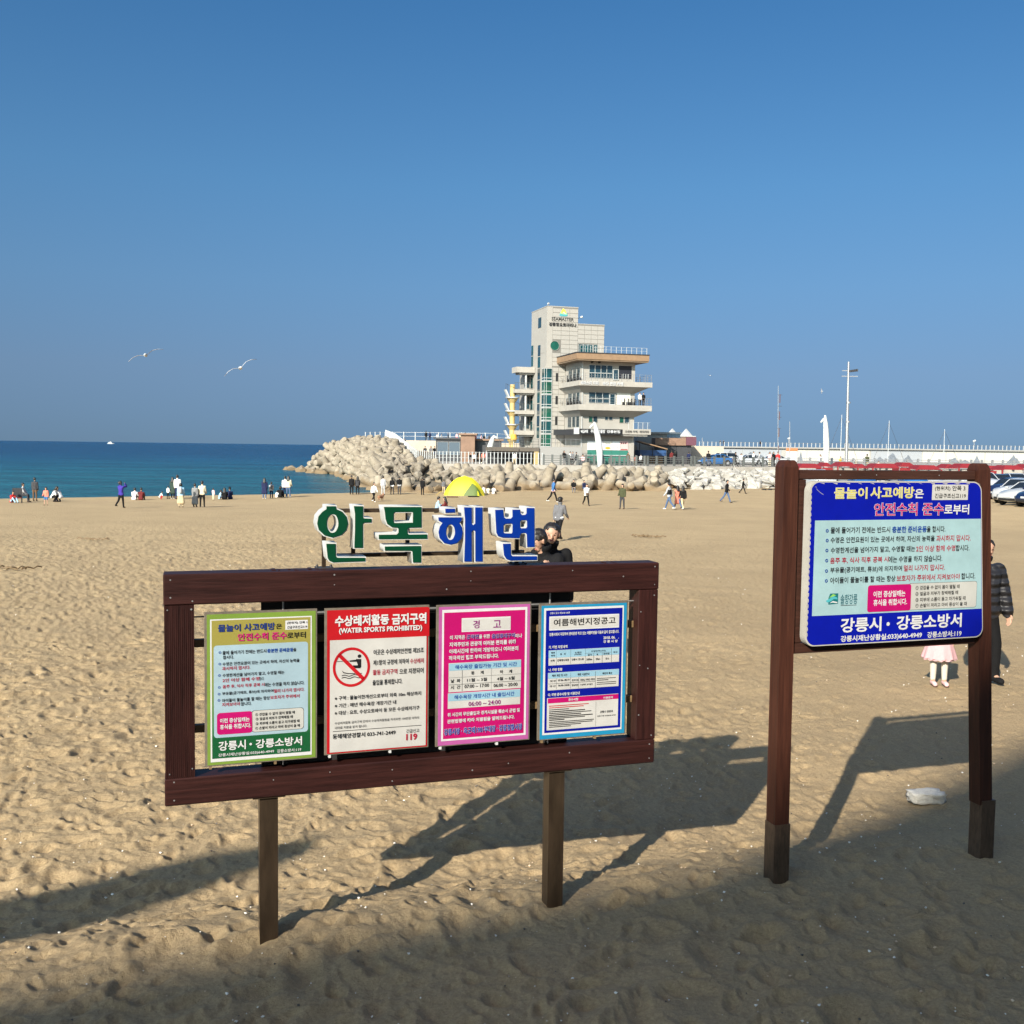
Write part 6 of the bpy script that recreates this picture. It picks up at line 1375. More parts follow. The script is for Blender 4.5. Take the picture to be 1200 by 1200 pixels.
# on the beach: pixel column of the person, row of the feet, height in px when standing
BEACH = [
 (41,587,27,'stand','180','charcoal','brown','short',{},'man in dark jacket and brown trousers standing at the water, back turned'),
 (54,592,21,'stand2','0','coral','blue','bob',dict(btype='shorts'),'child in coral top and blue shorts standing with bare legs'),
 (63,588,0,'crouch','90','white','black','long',{},'crouching person in white top with long black hair facing a squatting companion'),
 (70,588,0,'crouch','250','white','navy','short',{},'squatting person in white top and navy trousers bending forward'),
 (26,588,0,'bench','100','lightgrey','charcoal','short',{},'person in light grey top seated on a low camp chair at the water'),
 (14,589,0,'sit','60','red','sky','short',dict(sc=.8),'person in red top sitting low on the sand beside the camp chair'),
 (142,595,31,'photo','160','purple','black','bob',{},'person in purple jacket raising both hands to take a photo'),
 (157,586,0,'sit','175','white','charcoal','short',{},'person with white back sitting at the water next to dark red companion'),
 (165,586,0,'sit','185','darkred','brown','short',{},'person in dark red top sitting at the water next to white companion'),
 (188,585,0,'crouch','120','white','red','short',dict(sc=.55),'small child in white top digging at the water'),
 (197,584.5,15,'stand2','150','white','black','short',{},'child in white top standing beside the woman in dark green coat'),
 (202.5,584.5,25,'stand','170','green','black','long',dict(ttype='coat',shoes='white'),'woman in dark green coat with long hair facing the sea'),
 (208,585,28,'stand','185','white','navy','short',{},'tall man in white shirt standing close to the woman in green coat'),
 (212,594.5,28,'stand2','190','sky','beige','bob',dict(btype='skirt',extra=[('backpack','lightgrey')]),'woman with pale backpack and beige skirt seen from behind'),
 (228.5,594,27,'stand','170','tweed','charcoal','short',dict(ttype='longcoat'),'person in long grey tweed coat seen from behind'),
 (237,594,30,'stand2','185','cream','black','short',dict(extra=[('bag','black')]),'man in cream shirt and black trousers carrying a black bag'),
 (250,586,14,'stand','150','pink','cream','bob',{},'toddler in pale pink coat standing by the seated family'),
 (257,585,0,'sit','120','sky','navy','short',dict(sc=.75),'child in sky blue top sitting at the edge of a family group'),
 (263,585.5,0,'sit','190','black','black','long',{},'woman in black with long hair sitting in the family group'),
 (270,585,0,'sit','215','navy','navy','short',dict(extra=[('hat','black')]),'person in navy with dark cap sitting in the family group'),
 (310,584.5,24,'stand','180','navy','denim','long',dict(ttype='coat',shoes='white'),'woman in navy coat and white shoes facing the sea'),
 (318,584,19,'stand2','200','lightgrey','navy','short',dict(extra=[('backpack','grey')]),'person in light grey with grey backpack beside the woman in navy'),
 (328,583,0,'sit','180','black','black','bob',{},'person in black sitting alone at the water'),
 (324,583,0,'sit','160','white','lightgrey','short',dict(sc=.6),'small child in white beside the seated person in black'),
 (338,583,25,'stand2','175','cream','denim','long',dict(shoes='white'),'woman in cream jacket and jeans with long black hair'),
 (334,582.5,24,'stand','185','white','navy','short',{},'man in white mostly behind the woman in cream jacket'),
 (412,579.5,22,'stand','180','black','black','short',{},'first of two people in black standing before the boulders, taller one'),
 (419,579.5,21,'stand2','190','charcoal','black','long',{},'second of two people in black before the boulders, long-haired one'),
 (438,588,23,'walk','40','white','black','bob',dict(shoes='white'),'child in white jacket and black leggings walking with a dog'),
 (449,580,22,'stand','185','lightgrey','lightgrey','short',{},'person all in light grey standing before the boulders'),
 (459.5,579.5,20,'stand2','170','black','charcoal','bob',dict(extra=[('hem','white')]),'person in black with white hem standing before the boulders'),
 (468,579.5,21,'stand','190','black','charcoal','short',dict(extra=[('hem','lightgrey')]),'person in black standing behind the one with the white hem'),
 (495,580,20,'stand','160','black','black','short',{},'lone person in black standing between boulders and yellow tent'),
 (520,578,16,'stand','200','grey','beige','short',{},'child in grey standing at the back corner of the yellow tent'),
 (567,578,0,'sit','200','white','grey','short',dict(sc=.8),'person in white sitting just behind the yellow tent door'),
 (572,579,0,'sit','180','cream','grey','bob',dict(sc=.8),'person in cream sitting between two companions behind the tent'),
 (578,579,0,'sit','160','white','black','short',dict(sc=.8),'person in white and black sitting farthest from the yellow tent'),
 (511,600,0,'sit','95','sky','denim','short',{},'person in sky blue top sitting on the sand behind the box letters'),
 (524,600.5,0,'sit','270','darkred','black','long',{},'person in dark red with long black hair sitting behind the box letters'),
 (648,588.5,28,'walk','110','blue','black','short',dict(shoes='white',extra=[('hem','pink')]),'person in blue jacket and white shoes walking across the sand'),
 (687,592.5,26,'walk2','20','white','black','short',dict(extra=[('belly_bag','brown')]),'person in white shirt with brown bag at the waist walking'),
 (729,596.5,29,'stand2','330','olive','charcoal','bob',{},'person in olive parka standing on the open sand'),
 (784,597,32,'walk','240','lightgrey','denim','short',dict(extra=[('stripes','black')],shoes='white'),'man in black and white striped sweater and jeans walking'),
 (794,596.5,28,'walk2','200','coral','denim','long',dict(ttype='coat'),'woman in coral coat with long hair between two companions'),
 (800,597,28,'walk','190','black','beige','long',dict(shoes='white'),'woman in black top and beige trousers beside the coral coat'),
 (851,589,27,'walk2','60','black','denim','short',{},'man in black jacket and jeans walking before the white stones'),
 (870.5,578.5,18,'walk','80','black','black','short',{},'person all in black walking close to the white stones'),
 (672,577,0,'bench','0','black','grey','short',{},'person in black sitting against the tetrapods'),
 (684,577,0,'bench','30','navy','denim','short',dict(sc=.9),'person in navy sitting against the tetrapods'),
]
for i, (px, py, h, pose, rz, top, bot, hair, kw, lab) in enumerate(BEACH):
    g = at_ground(px, py); kw = dict(kw); sc = kw.pop('sc', None)
    if h: sc = min(1.12, h*g.y/1200/1.74)
    person(g-Vector((0,0,.02)), R(float(rz)), lab, pose, top, bot, hair, sc=sc or .95, **kw)
# ------------------------------------------------------------------ the people near the boards
def face(parent, c, hu, fwd, side, s=1.0, open_eyes=True):
    """eyes, brows and mouth on a head: c is the middle of the head"""
    m = MB(); w = MB(); mo = MB(); br = MB()
    for k in (-1,1):
        p = c+side*(k*.032*s)+fwd*(.086*s)+hu*(.004*s); capsule(w, p-side*.008*s-fwd*.004*s, p+side*.008*s-fwd*.004*s, .0062*s, .0062*s); q = p+fwd*.0025*s; capsule(m, q-side*.005*s, q+side*.005*s, .0055*s, .0055*s)
        b = p+hu*.022*s; capsule(br, b-side*.015*s, b+side*.015*s, .0045*s, .0045*s)
    p = c+fwd*(.085*s)-hu*(.062*s); capsule(mo, p-side*.018*s, p+side*.018*s, .0065*s, .0065*s)
    w.build('eye_white', mat('eye_white',(.36,.30,.26),.4) if 'eye_white' not in MATS else MATS['eye_white'], parent)
    m.build('iris', MATS['cloth_black'], parent); br.build('eyebrows', HAIR, parent); mo.build('mouth', mat('lips',(.38,.12,.10),.4) if 'lips' not in MATS else MATS['lips'], parent)
def head_caps(m, c, hu, fwd, side, s=1.0):
    capsule(m, c+hu*.035*s-fwd*.012*s, c+hu*.030*s+fwd*.012*s, .092*s, .088*s, 14, 5)
    capsule(m, c-hu*.075*s+fwd*.042*s, c+hu*.0*s+fwd*.015*s, .040*s, .074*s, 14, 5)
    for k in (-1,1):
        capsule(m, c-hu*.045*s+side*k*.030*s+fwd*.030*s, c-hu*.005*s+side*k*.038*s+fwd*.045*s, .036*s, .036*s); 
        capsule(m, c-hu*.02*s+side*k*.086*s, c+hu*.015*s+side*k*.092*s-fwd*.006*s, .014*s, .018*s)
    capsule(m, c+hu*.01*s+fwd*.088*s, c-hu*.025*s+fwd*.104*s, .010*s, .015*s)
def hand(m, w, d, pal, s=1.0, curl=.35, mirror=1):
    """palm, four bent fingers of different length and a thumb from the side of the palm"""
    d = Vector(d).normalized(); n = Vector(pal).normalized(); t = d.cross(n).normalized()*mirror
    w = Vector(w)
    for k in (-.027,-.009,.009,.027): capsule(m, w+t*k*s*.8, w+d*.085*s+t*k*s, .014*s, .0125*s)
    for k, l1 in ((-.029,.060),(-.0095,.078),(.0105,.084),(.030,.074)):
        p = w+d*.088*s+t*k*s; a = p+(d*math.cos(curl)+n*math.sin(curl))*l1*.5*s; b = a+(d*math.cos(curl*2.2)+n*math.sin(curl*2.2))*l1*.32*s; c = b+(d*math.cos(curl*3)+n*math.sin(curl*3))*l1*.25*s
        capsule(m, p, a, .0095*s, .0085*s, 8); capsule(m, a, b, .0085*s, .0078*s, 8); capsule(m, b, c, .0078*s, .0068*s, 8)
    p = w+d*.025*s+t*.030*s; a = p+(d*.7+t*.65+n*.25).normalized()*.042*s; b = a+(d*.93+t*.25+n*.3).normalized()*.032*s
    capsule(m, p, a, .0135*s, .0105*s, 8); capsule(m, a, b, .0105*s, .0085*s, 8)
def near_person(loc, rz, label, J, top, bot, g=.03, quilt=False, vox=.012, sc=1.0, head_to=0.0, nod=0.0, hair='short', shoes='black', hands=True, hem=None):
    e = empty('person', loc, rz, label, 'person', 'people near the boards'); e.scale = (sc,sc,sc)
    fwd = Vector((math.sin(head_to)*math.cos(nod), -math.cos(head_to)*math.cos(nod), -math.sin(nod))); side = Vector((math.cos(head_to), math.sin(head_to), 0)); hu = side.cross(fwd).normalized()
    if hu.z < 0: hu = -hu
    c = J['neck']+Vector((0,-.015,.0))+hu*.155+fwd*.01
    m = MB(); torso(m, J, -.006)
    for i in (0,1):
        capsule(m, J[f'h{i}'], J[f'k{i}'], .080, .054); capsule(m, J[f'k{i}'], J[f'a{i}'], .053, .036); capsule(m, J[f'a{i}'], J[f't{i}'], .036, .028)
        capsule(m, J[f's{i}'], J[f'e{i}'], .045, .036); capsule(m, J[f'e{i}'], J[f'w{i}'], .036, .026)
        if hands: hand(m, J[f'w{i}'], J[f'w{i}']-J[f'e{i}'], Vector((-1 if i else 1, -.25, 0)), 1.0, .35, -1)
    capsule(m, J['neck']-Vector((0,0,.05)), c-hu*.06, .056, .050, 12)
    head_caps(m, c, hu, fwd, side)
    body = remeshed('body', m, min(vox, .0085), 1); body.materials.append(SKIN); inst('body', body, e)
    face(e, c, hu, fwd, side)
    t = MB(); torso(t, J, g)
    for i in (0,1):
        if quilt:
            for a_, b_, r0, r1, n_ in ((J[f's{i}'], J[f'e{i}'], .082, .078, 4), (J[f'e{i}'], J[f'w{i}'], .076, .060, 4)):
                for q in range(n_): p = a_.lerp(b_, (q+.15)/n_); p2 = a_.lerp(b_, (q+.55)/n_); rr = r0+.012+(r1-r0)*q/n_; capsule(t, p, p2, rr, rr); capsule(t, a_.lerp(b_, q/n_), a_.lerp(b_, (q+1)/n_), rr*.86, rr*.86)
        else: capsule(t, J[f's{i}'], J[f'e{i}'], .052+g, .046+g); capsule(t, J[f'e{i}'], J[f'w{i}'], .046+g, .034+g*.7)
    if quilt:
        for q in range(8):
            cc = J['pel'].lerp(J['chest'], q/7*1.06-.02)
            for s in (-1,0,1): capsule(t, cc+Vector((s*.078,0,.0)), cc+Vector((s*.082,0,.004)), .118, .118, 12, 4, 1, 1.12)
    capsule(t, J['neck']-Vector((0,0,.03)), J['neck']+Vector((0,0,.035)), .078, .070)
    for k_ in range(14): a_ = 2*math.pi*k_/14; q_ = J['neck']+Vector((.075*math.cos(a_),.075*math.sin(a_),.035+.012*math.sin(a_))); capsule(t, q_, q_+Vector((.01*math.cos(a_),.01*math.sin(a_),.035)), .020, .016, 8)
    jk = remeshed('jacket', t, vox, 1); jk.materials.append(CLOTH[top]); inst('jacket', jk, e)
    b = MB(); capsule(b, J['h0'], J['h1'], .110, .110)
    for i in (0,1): capsule(b, J[f'h{i}'], J[f'k{i}'], .098, .074); capsule(b, J[f'k{i}'], J[f'a{i}'], .074, .062); capsule(b, J[f'a{i}'].lerp(J[f'k{i}'],.2), J[f'a{i}'], .064, .066)
    tr = remeshed('trousers', b, vox, 1); tr.materials.append(CLOTH[bot]); inst('trousers', tr, e)
    s_ = MB()
    for i in (0,1): capsule(s_, J[f'a{i}']+Vector((0,.03,-.03)), J[f't{i}'], .046, .040)
    sh = remeshed('shoes', s_, vox, 1); sh.materials.append(CLOTH[shoes]); inst('shoes', sh, e)
    h = MB(); k = c-fwd*.018+hu*.045
    capsule(h, k-fwd*.02, k+fwd*.005, .099, .096, 14, 5); capsule(h, k-fwd*.045-hu*.05, k-fwd*.035, .082, .09, 12)
    for s in (-1,0,1): capsule(h, c+hu*.098+fwd*.040+side*s*.035, c+hu*.070+fwd*.070+side*s*.048, .026, .016)
    for s in (-1,1): capsule(h, k+side*s*.068-hu*.075, k+side*s*.06, .030, .045)
    if hair == 'long':
        for s in (-1,1): capsule(h, k+side*s*.07, k+side*s*.085-hu*.22-fwd*.01, .04, .03); capsule(h, k-fwd*.06, k-fwd*.07-hu*.25, .08, .06)
    rh = random.Random(5)
    for q in range(46):       # loose locks over crown, fringe and sides
        a_ = rh.uniform(-math.pi, math.pi); t_ = rh.uniform(.15, 1.0); ax = side*math.sin(a_)+fwd*math.cos(a_)
        p0 = k+hu*(.085*math.cos(t_*1.2))+ax*(.088*math.sin(t_*1.2)); p1 = p0+ax*.022-hu*rh.uniform(.025,.055)+side*rh.uniform(-.02,.02)
        capsule(h, p0, p1, .022, .010, 8)
    hr = remeshed('hair', h, .009, 1); hr.materials.append(HAIR); inst('hair', hr, e)
    if hem: mm = MB(); capsule(mm, J['h0']+Vector((0,0,.01)), J['h1']+Vector((0,0,.01)), .114, .114); me = remeshed('shirt_hem', mm, vox, 1); me.materials.append(CLOTH[hem]); inst('shirt_hem', me, e)
    return e
# couple in black behind the long board
yc = 12.6
def on(px, Y): d = ray(px, 600); x = d.x*Y; return Vector((x, Y, float(base_h(x, Y))))
J = joints('stand'); p = on(646.5, yc+.25)
near_person(p, R(12), 'woman in black looking at the camera beside the last blue letter', J, 'black', 'black', .028, head_to=R(-14), nod=R(2), hair='bob', sc=1.05, vox=.013)
J = joints('phone'); p = on(637.5, yc-.1)
e = near_person(p, R(-20), 'man in black jacket with bowed head next to the woman in black', J, 'black', 'black', .032, head_to=R(-28), nod=R(30), sc=1.03, vox=.013)
m = MB(); m.bbox(-.02, .03, -.165, -.158, 1.33, 1.37, .002); m.build('chest_badge', CLOTH['white'], e)
# man walking away on the open sand
p = G(655, 633)
J = joints('walk2'); near_person(p, R(150), 'man in grey sweater and black trousers walking away over the sand', J, 'grey', 'black', .022, sc=51*p.y/1200/1.74, vox=.02, head_to=0, hem='white')
# man beside the leaning post
p = G(1147, 802)
POSES['wide'] = dict(l=((8,4,.05),(-4,4,.28)), a=((4,10,.16),(2,14,.28)))
J = joints('wide'); near_person(p, R(8), 'man in black quilted jacket half hidden by the leaning post', J, 'quilted', 'black', .04, quilt=True, sc=172*p.y/1200/1.76, vox=.012)
# little girl behind the square board
p = G(1099.5, 802.5); sc = .60
e = empty('person', p, R(-6), 'little girl in pink tulle skirt and pale tights under the square board', 'person', 'people near the boards'); e.scale = (sc,sc,sc)
J = joints('stand'); m = MB(); torso(m, J, -.01)
for i in (0,1):
    capsule(m, J[f'h{i}'], J[f'k{i}'], .085, .066); capsule(m, J[f'k{i}'], J[f'a{i}'], .066, .045); capsule(m, J[f'a{i}'], J[f't{i}'], .045, .035); capsule(m, J[f's{i}'], J[f'e{i}'], .05, .042); capsule(m, J[f'e{i}'], J[f'w{i}'], .042, .032); hand(m, J[f'w{i}'], J[f'w{i}']-J[f'e{i}'], Vector((-1 if i else 1,-.25,0)), .95, .35, -1)
c = J['neck']+Vector((0,-.01,.16)); capsule(m, J['neck']-Vector((0,0,.04)), c, .055, .055); head_caps(m, c, Vector((0,0,1)), Vector((0,-1,0)), Vector((1,0,0)), 1.25)
me = remeshed('body', m, .012, 1); me.materials.append(SKIN); inst('body', me, e); face(e, c, Vector((0,0,1)), Vector((0,-1,0)), Vector((1,0,0)), 1.25)
t = MB(); 
for i in (0,1): capsule(t, J[f'h{i}'], J[f'k{i}'], .092, .074); capsule(t, J[f'k{i}'], J[f'a{i}']+Vector((0,0,.03)), .074, .054)
me = remeshed('tights', t, .014, 1); me.materials.append(mat('cloth_tights', (.50,.46,.38), .8)); inst('tights', me, e)
s_ = MB()
for i in (0,1): capsule(s_, J[f'a{i}']+Vector((0,.02,-.03)), J[f't{i}']+Vector((0,-.02,0)), .052, .046)
me = remeshed('shoes', s_, .014, 1); me.materials.append(CLOTH['pink']); inst('shoes', me, e)
t = MB(); torso(t, J, .03)
for i in (0,1): capsule(t, J[f's{i}'], J[f'e{i}'], .07, .06); capsule(t, J[f'e{i}'], J[f'w{i}'], .06, .05)
me = remeshed('jacket', t, .015, 1); me.materials.append(CLOTH['rose']); inst('jacket', me, e)
# gathered tulle: three wavy tiers
m = MB(); n_ = 60
for tier, (zt, zb, r0, r1, ph) in enumerate(((.99,.56,.16,.335,0),(.96,.53,.15,.32,1.7),(.90,.55,.14,.30,3.1))):
    vs = []
    for j in range(7):
        f = j/6; z = zt+(zb-zt)*f; r_ = r0+(r1-r0)*f**.62
        for i in range(n_): a = 2*math.pi*i/n_; w_ = 1+.055*f*math.sin(11*a+ph)+.03*f*math.sin(23*a+ph*2); vs.append((r_*w_*math.cos(a), r_*w_*.82*math.sin(a), z+.012*f*math.sin(17*a+ph)))
    m.add(vs, [(j*n_+i, j*n_+(i+1)%n_, (j+1)*n_+(i+1)%n_, (j+1)*n_+i) for j in range(6) for i in range(n_)], 0, True)
tl = mat('pink_tulle', (.52,.31,.32), .9, var=.08, vscale=30); m.build('tulle_skirt', tl, e)
h = MB(); capsule(h, c+Vector((0,.02,.05)), c+Vector((0,.0,.07)), .13, .125); capsule(h, c+Vector((0,.06,-.02)), c+Vector((0,.09,-.15)), .09, .07)
me = remeshed('hair', h, .014, 1); me.materials.append(HAIR); inst('hair', me, e)
# ------------------------------------------------------------------ lamps, masts, cars, stalls
def fin_lamp(x, y, z, h, lean, rz, label, s=1.0):
    """white curved street lamp shaped like a fin"""
    e = empty('street_lamp', (x,y,z), rz, label, 'street lamp'); m = MB(); n_ = 14; vs = []
    for i in range(n_+1):
        f = i/n_; zz = h*f; off = lean*f**2.2; w = .78*(.34+.16*math.sin(math.pi*min(1,f*1.1)))*s*(1 if f < .88 else max(.35, 1-(f-.88)/.12*.6)); d = (.20-.08*f)*s
        for a in range(10): t = 2*math.pi*a/10; vs.append((off+w*math.cos(t), d*math.sin(t), zz))
    m.add(vs, [(i*10+a, i*10+(a+1)%10, (i+1)*10+(a+1)%10, (i+1)*10+a) for i in range(n_) for a in range(10)]+[tuple(n_*10+a for a in range(10))], 0, True); m.build('fin', WHITEP, e)
    k = 1 if lean > 0 else -1; m = MB(); capsule(m, (lean-.1*k+(.25*s*k),0,h*.93), (lean+.45*k*s,0,h*.88), .16*s, .12*s); m.build('lamp_head', WHITEP, e)
    MB().tube((0,0,0),(0,0,.25), .5*s, .5*s, 12).build('base', GALV, e); return e
p = W(968, 553, 128); fin_lamp(p.x, 128, .0, 7.0, -.35, 0, 'white fin-shaped street lamp rising behind the square board, beside the floodlight mast')
p = W(702, 545, 120.5); fin_lamp(p.x+.1, 120.5, .3, 5.3, -.75, 0, 'white fin-shaped street lamp curving before the shop posters')
p = W(573, 530, 134); fin_lamp(p.x-.1, 134, .45, 3.6, .75, 0, 'white fin-shaped street lamp beside the low dark kiosk')
def mast(px, ptop, pbot, Y, r, label, cat='mast', z0_=None, extra=None, mt=GALV, pxt=None):
    a = W(px, pbot, Y); b_ = W(pxt or px, ptop, Y); x = a.x; z = a.z if z0_ is None else z0_; h = b_.z-z
    e = empty('mast', (x,Y,z), 0, label, cat); m = MB(); m.tube((0,0,0),(b_.x-x,0,h), r, r*.55, 10); m.build('pole', mt, e); return e, h, b_.x-x
e, h, dx = mast(991.5, 424, 553, 140, .24, 'tall grey floodlight mast with a rack of lamps at its top', 'floodlight', pxt=994.5)
for hh, w in ((h-1.25,1.1),(h-2.0,1.15)): MB().box(-w+.1, w, -.06, .06, hh, hh+.10).build('cross_arm', GALV, e)
for i in range(4): m = MB(); m.box(-.05+i*.30, .17+i*.30, -.28, -.02, h-1.42+i*.04, h-1.12+i*.05); m.build('lamp', DARKMETAL, e)
for i in range(2): m = MB(); m.tube((0,0,h*.45+i*2.6),(0,0,h*.45+i*2.6+.2), .3, .3); m.build('collar', GALV, e)
RW = mat('dark_band_paint',(.10,.05,.05),.6)
e, h, dx = mast(911.5, 452, 552, 150, .06, 'thin radio mast with dark bands beside the harbour wall', 'mast', pxt=912)
for i in range(0,9,2): MB().tube((0,0,h*i/10),(0,0,h*(i+1)/10), .07, .065).build('band', RW, e)
for i in range(4): MB().box(-.3,.3,-.04,.04, h*(.5+.13*i), h*(.5+.13*i)+.05).build('antenna', DARKMETAL, e)
mast(925.5, 494, 545, 160, .07, 'thin grey pole beside the radio mast', 'pole')
def yacht(px, ptop, Y, label, sc=1.0):
    a = W(px, 545, Y); t = W(px, ptop, Y); e = empty('sailing_yacht', (a.x, Y, SEA), 0, label, 'yacht'); h = t.z-SEA
    m = MB(); L_ = 4.2*sc; vs = []
    for x, w, z0_ in ((-L_,.05,.9),(-L_*.55,.9,.1),(0,1.25,0),(L_*.6,1.15,.05),(L_*.9,.9,.2)): vs += [(x,-w,1.15),(x,-w*.6,z0_),(x,w*.6,z0_),(x,w,1.15)]
    m.add(vs, [(i*4+j, i*4+j+1, i*4+5+j, i*4+4+j) for i in range(4) for j in range(3)]+[(i*4+3, i*4, i*4+4, i*4+7) for i in range(4)]+[(16,17,18,19),(3,2,1,0)]); recalc(m.build('hull', WHITEP, e))
    MB().bbox(-1.4,1.8,-.7,.7,1.15,1.75,.12).build('cabin', WHITEP, e); MB().tube((-.5,0,1.1),(-.5,0,h), .07, .05).build('mast', WHITEP, e); MB().tube((-.5,0,2.3),(3.2,0,2.4), .06).build('boom', DARKMETAL, e)
    m = MB(); m.tube((-.5,0,h*.96),(-L_,0,1.2), .03, .03, 4); m.tube((-.5,0,h*.96),(L_*.85,0,1.2), .03, .03, 4); m.build('stay', DARKMETAL, e)
yacht(987.5, 486, 205, 'moored yacht with dark stay close to the floodlight mast'); yacht(1043, 493, 215, 'moored yacht with white mast between floodlight mast and leaning post'); yacht(1108, 503, 230, 'moored yacht with thinner mast farther along the harbour wall')
p = W(840, 540, 170)
mast(823, 513, 540, 190, .09, 'slender lamp pole with white globe before the harbour wall', 'lamp'); MB().tube((0,0,5.6),(0,0,6.1), .28, .28).build('globe', WHITEP, [o for o in COL.objects if o.name.startswith('mast')][-1]) if False else None
for px, Y, lab in ((1147,300,'small lamp standing on the harbour wall above the drawings'),(927.5,300,'small lamp on the harbour wall beside the thin pole')):
    t = W(px, 519, Y); e = empty('wall_lamp', (t.x, Y+3, 3.6), 0, lab, 'lamp'); MB().tube((0,0,0),(0,0,2.4), .10).build('pole', GALV, e); MB().tube((-.35,0,2.4),(.35,0,2.7), .28, .3).build('globe', WHITEP, e)
# orange and white notice before the harbour wall
t = W(928, 540, 200); e = empty('orange_notice', (t.x, 200, .45), 0, 'white notice with orange heading before the harbour wall', 'sign')
MB().box(-1.2,1.0,-.05,.05,-.3,2.6).build('panel', WHITEP, e); MB().box(-1.2,1.0,-.08,-.051,2.0,2.6).build('heading', mat('orange_sign',(.65,.14,.05),.6), e); MB().box(-1.1,-1.0,0,.1,-1,0).build('leg', GALV, e)
# --- cars -----------------------------------------------------------------------
TYRE = mat('tyre_rubber',(.015,.015,.015),.8); CGL = mat('car_glass',(.01,.014,.018),.05,spec=.8); RIM = mat('wheel_rim',(.45,.45,.46),.35,metal=.7); LAMPG = mat('headlamp_glass',(.10,.11,.12),.1)
def car_paint(k, c): return MATS.get('car_'+k) or mat('car_'+k, c, .28, metal=.1, coat=.6, var=.02)
PAINTS = dict(white=(.44,.45,.455), silver=(.42,.43,.45), navy=(.008,.018,.06), black=(.015,.016,.018), red=(.42,.02,.02), blue=(.02,.12,.33), grey=(.16,.17,.18))
CARM = {}
def car_meshes(kind):
    if kind in CARM: return CARM[kind]
    # stations along the length: x, half width, sill z, belt z ; then greenhouse
    if kind == 'sedan': prof = [(-2.22,.55,.42,.58),(-2.12,.76,.30,.70),(-1.7,.87,.28,.86),(-1.0,.89,.24,.97),(-.2,.90,.22,1.00),(.9,.90,.24,1.02),(1.6,.88,.28,1.06),(2.05,.82,.32,1.00),(2.2,.70,.40,.82)]; gh = [(-1.05,.70,.98),(-.25,.60,1.42),(.45,.59,1.47),(1.05,.60,1.42),(1.75,.68,1.06)]
    else: prof = [(-2.25,.60,.45,.70),(-2.15,.82,.28,.95),(-1.75,.92,.26,1.05),(-1.0,.94,.25,1.13),(.9,.94,.25,1.16),(1.9,.92,.27,1.15),(2.2,.84,.35,1.05)]; gh = [(-1.25,.75,1.12),(-.55,.66,1.62),(.4,.66,1.70),(1.6,.66,1.66),(2.12,.74,1.14)]
    m = MB(); k = 8; vs = []
    for x, w, z0_, z1_ in prof: vs += [(x,-w*.86,z0_),(x,-w,z0_+(z1_-z0_)*.25),(x,-w*.99,z0_+(z1_-z0_)*.7),(x,-w*.86,z1_),(x,w*.86,z1_),(x,w*.99,z0_+(z1_-z0_)*.7),(x,w,z0_+(z1_-z0_)*.25),(x,w*.86,z0_)]
    n_ = len(prof); m.add(vs, [(i*k+j,(i+1)*k+j,(i+1)*k+(j+1)%k,i*k+(j+1)%k) for i in range(n_-1) for j in range(k)]+[tuple(range(k)), tuple((n_-1)*k+j for j in range(k-1,-1,-1))], 0, True)
    body = m.mesh('body', []); bm = bmesh.new(); bm.from_mesh(body); bmesh.ops.recalc_face_normals(bm, faces=bm.faces[:]); bmesh.ops.subdivide_edges(bm, edges=bm.edges[:], cuts=1, use_grid_fill=True, smooth=.3); bm.to_mesh(body); bm.free()
    for p_ in body.polygons: p_.use_smooth = True
    m = MB(); vs = []
    for x, w, z in gh: vs += [(x,-w,z),(x,w,z)]
    base = [(gh[0][0],.80,gh[0][2]-.05),(gh[-1][0],.80,gh[-1][2]-.05)]
    xs = [g_[0] for g_ in gh]; bz = gh[0][2]-.06; low = []
    m = MB(); rows = []
    for x, w, z in gh: rows.append([(x if z > bz+.1 else x,-.80,bz),(x,-w,z),(x,w,z),(x,.80,bz)])
    vs = [v for r_ in rows for v in r_]
    m.add(vs, [(i*4+j,(i+1)*4+j,(i+1)*4+j+1,i*4+j+1) for i in range(len(rows)-1) for j in range(3)], 0, False); glass = m.mesh('windows', [CGL])
    m = MB(); rr_ = [r_ for r_ in rows[1:-1]]; vs = []
    for r_ in rr_: vs += [(r_[1][0],r_[1][1]*1.0,r_[1][2]+.012),(r_[2][0],r_[2][1],r_[2][2]+.012)]
    m.add(vs, [(i*2,i*2+1,i*2+3,i*2+2) for i in range(len(rr_)-1)], 0)
    for s in (1,2):      # pillars
        for r0, r1 in zip(rows, rows[1:]):
            a_, b_ = Vector(r0[s]), Vector(r1[s]); m.tube(a_, b_, .035, .035, 5)
    for r_ in rows[1:-1]:
        for s, t in ((0,1),(3,2)): m.tube(r_[s], r_[t], .035, .03, 5)
    roof = m.mesh('roof', [])
    m = MB(); m.tube((0,-.11,0),(0,.11,0), .33, .33, 20); ty = m.mesh('tyre', [TYRE])
    m = MB()
    m.tube((0,-.118,0),(0,-.112,0), .22, .22, 16)
    for i in range(5): a = 2*math.pi*i/5; m.tube((0,-.125,0),(.21*math.cos(a),-.125,.21*math.sin(a)), .035, .03, 5)
    rim = m.mesh('rim', [RIM]); CARM[kind] = (body, glass, roof, ty, rim, prof); return CARM[kind]
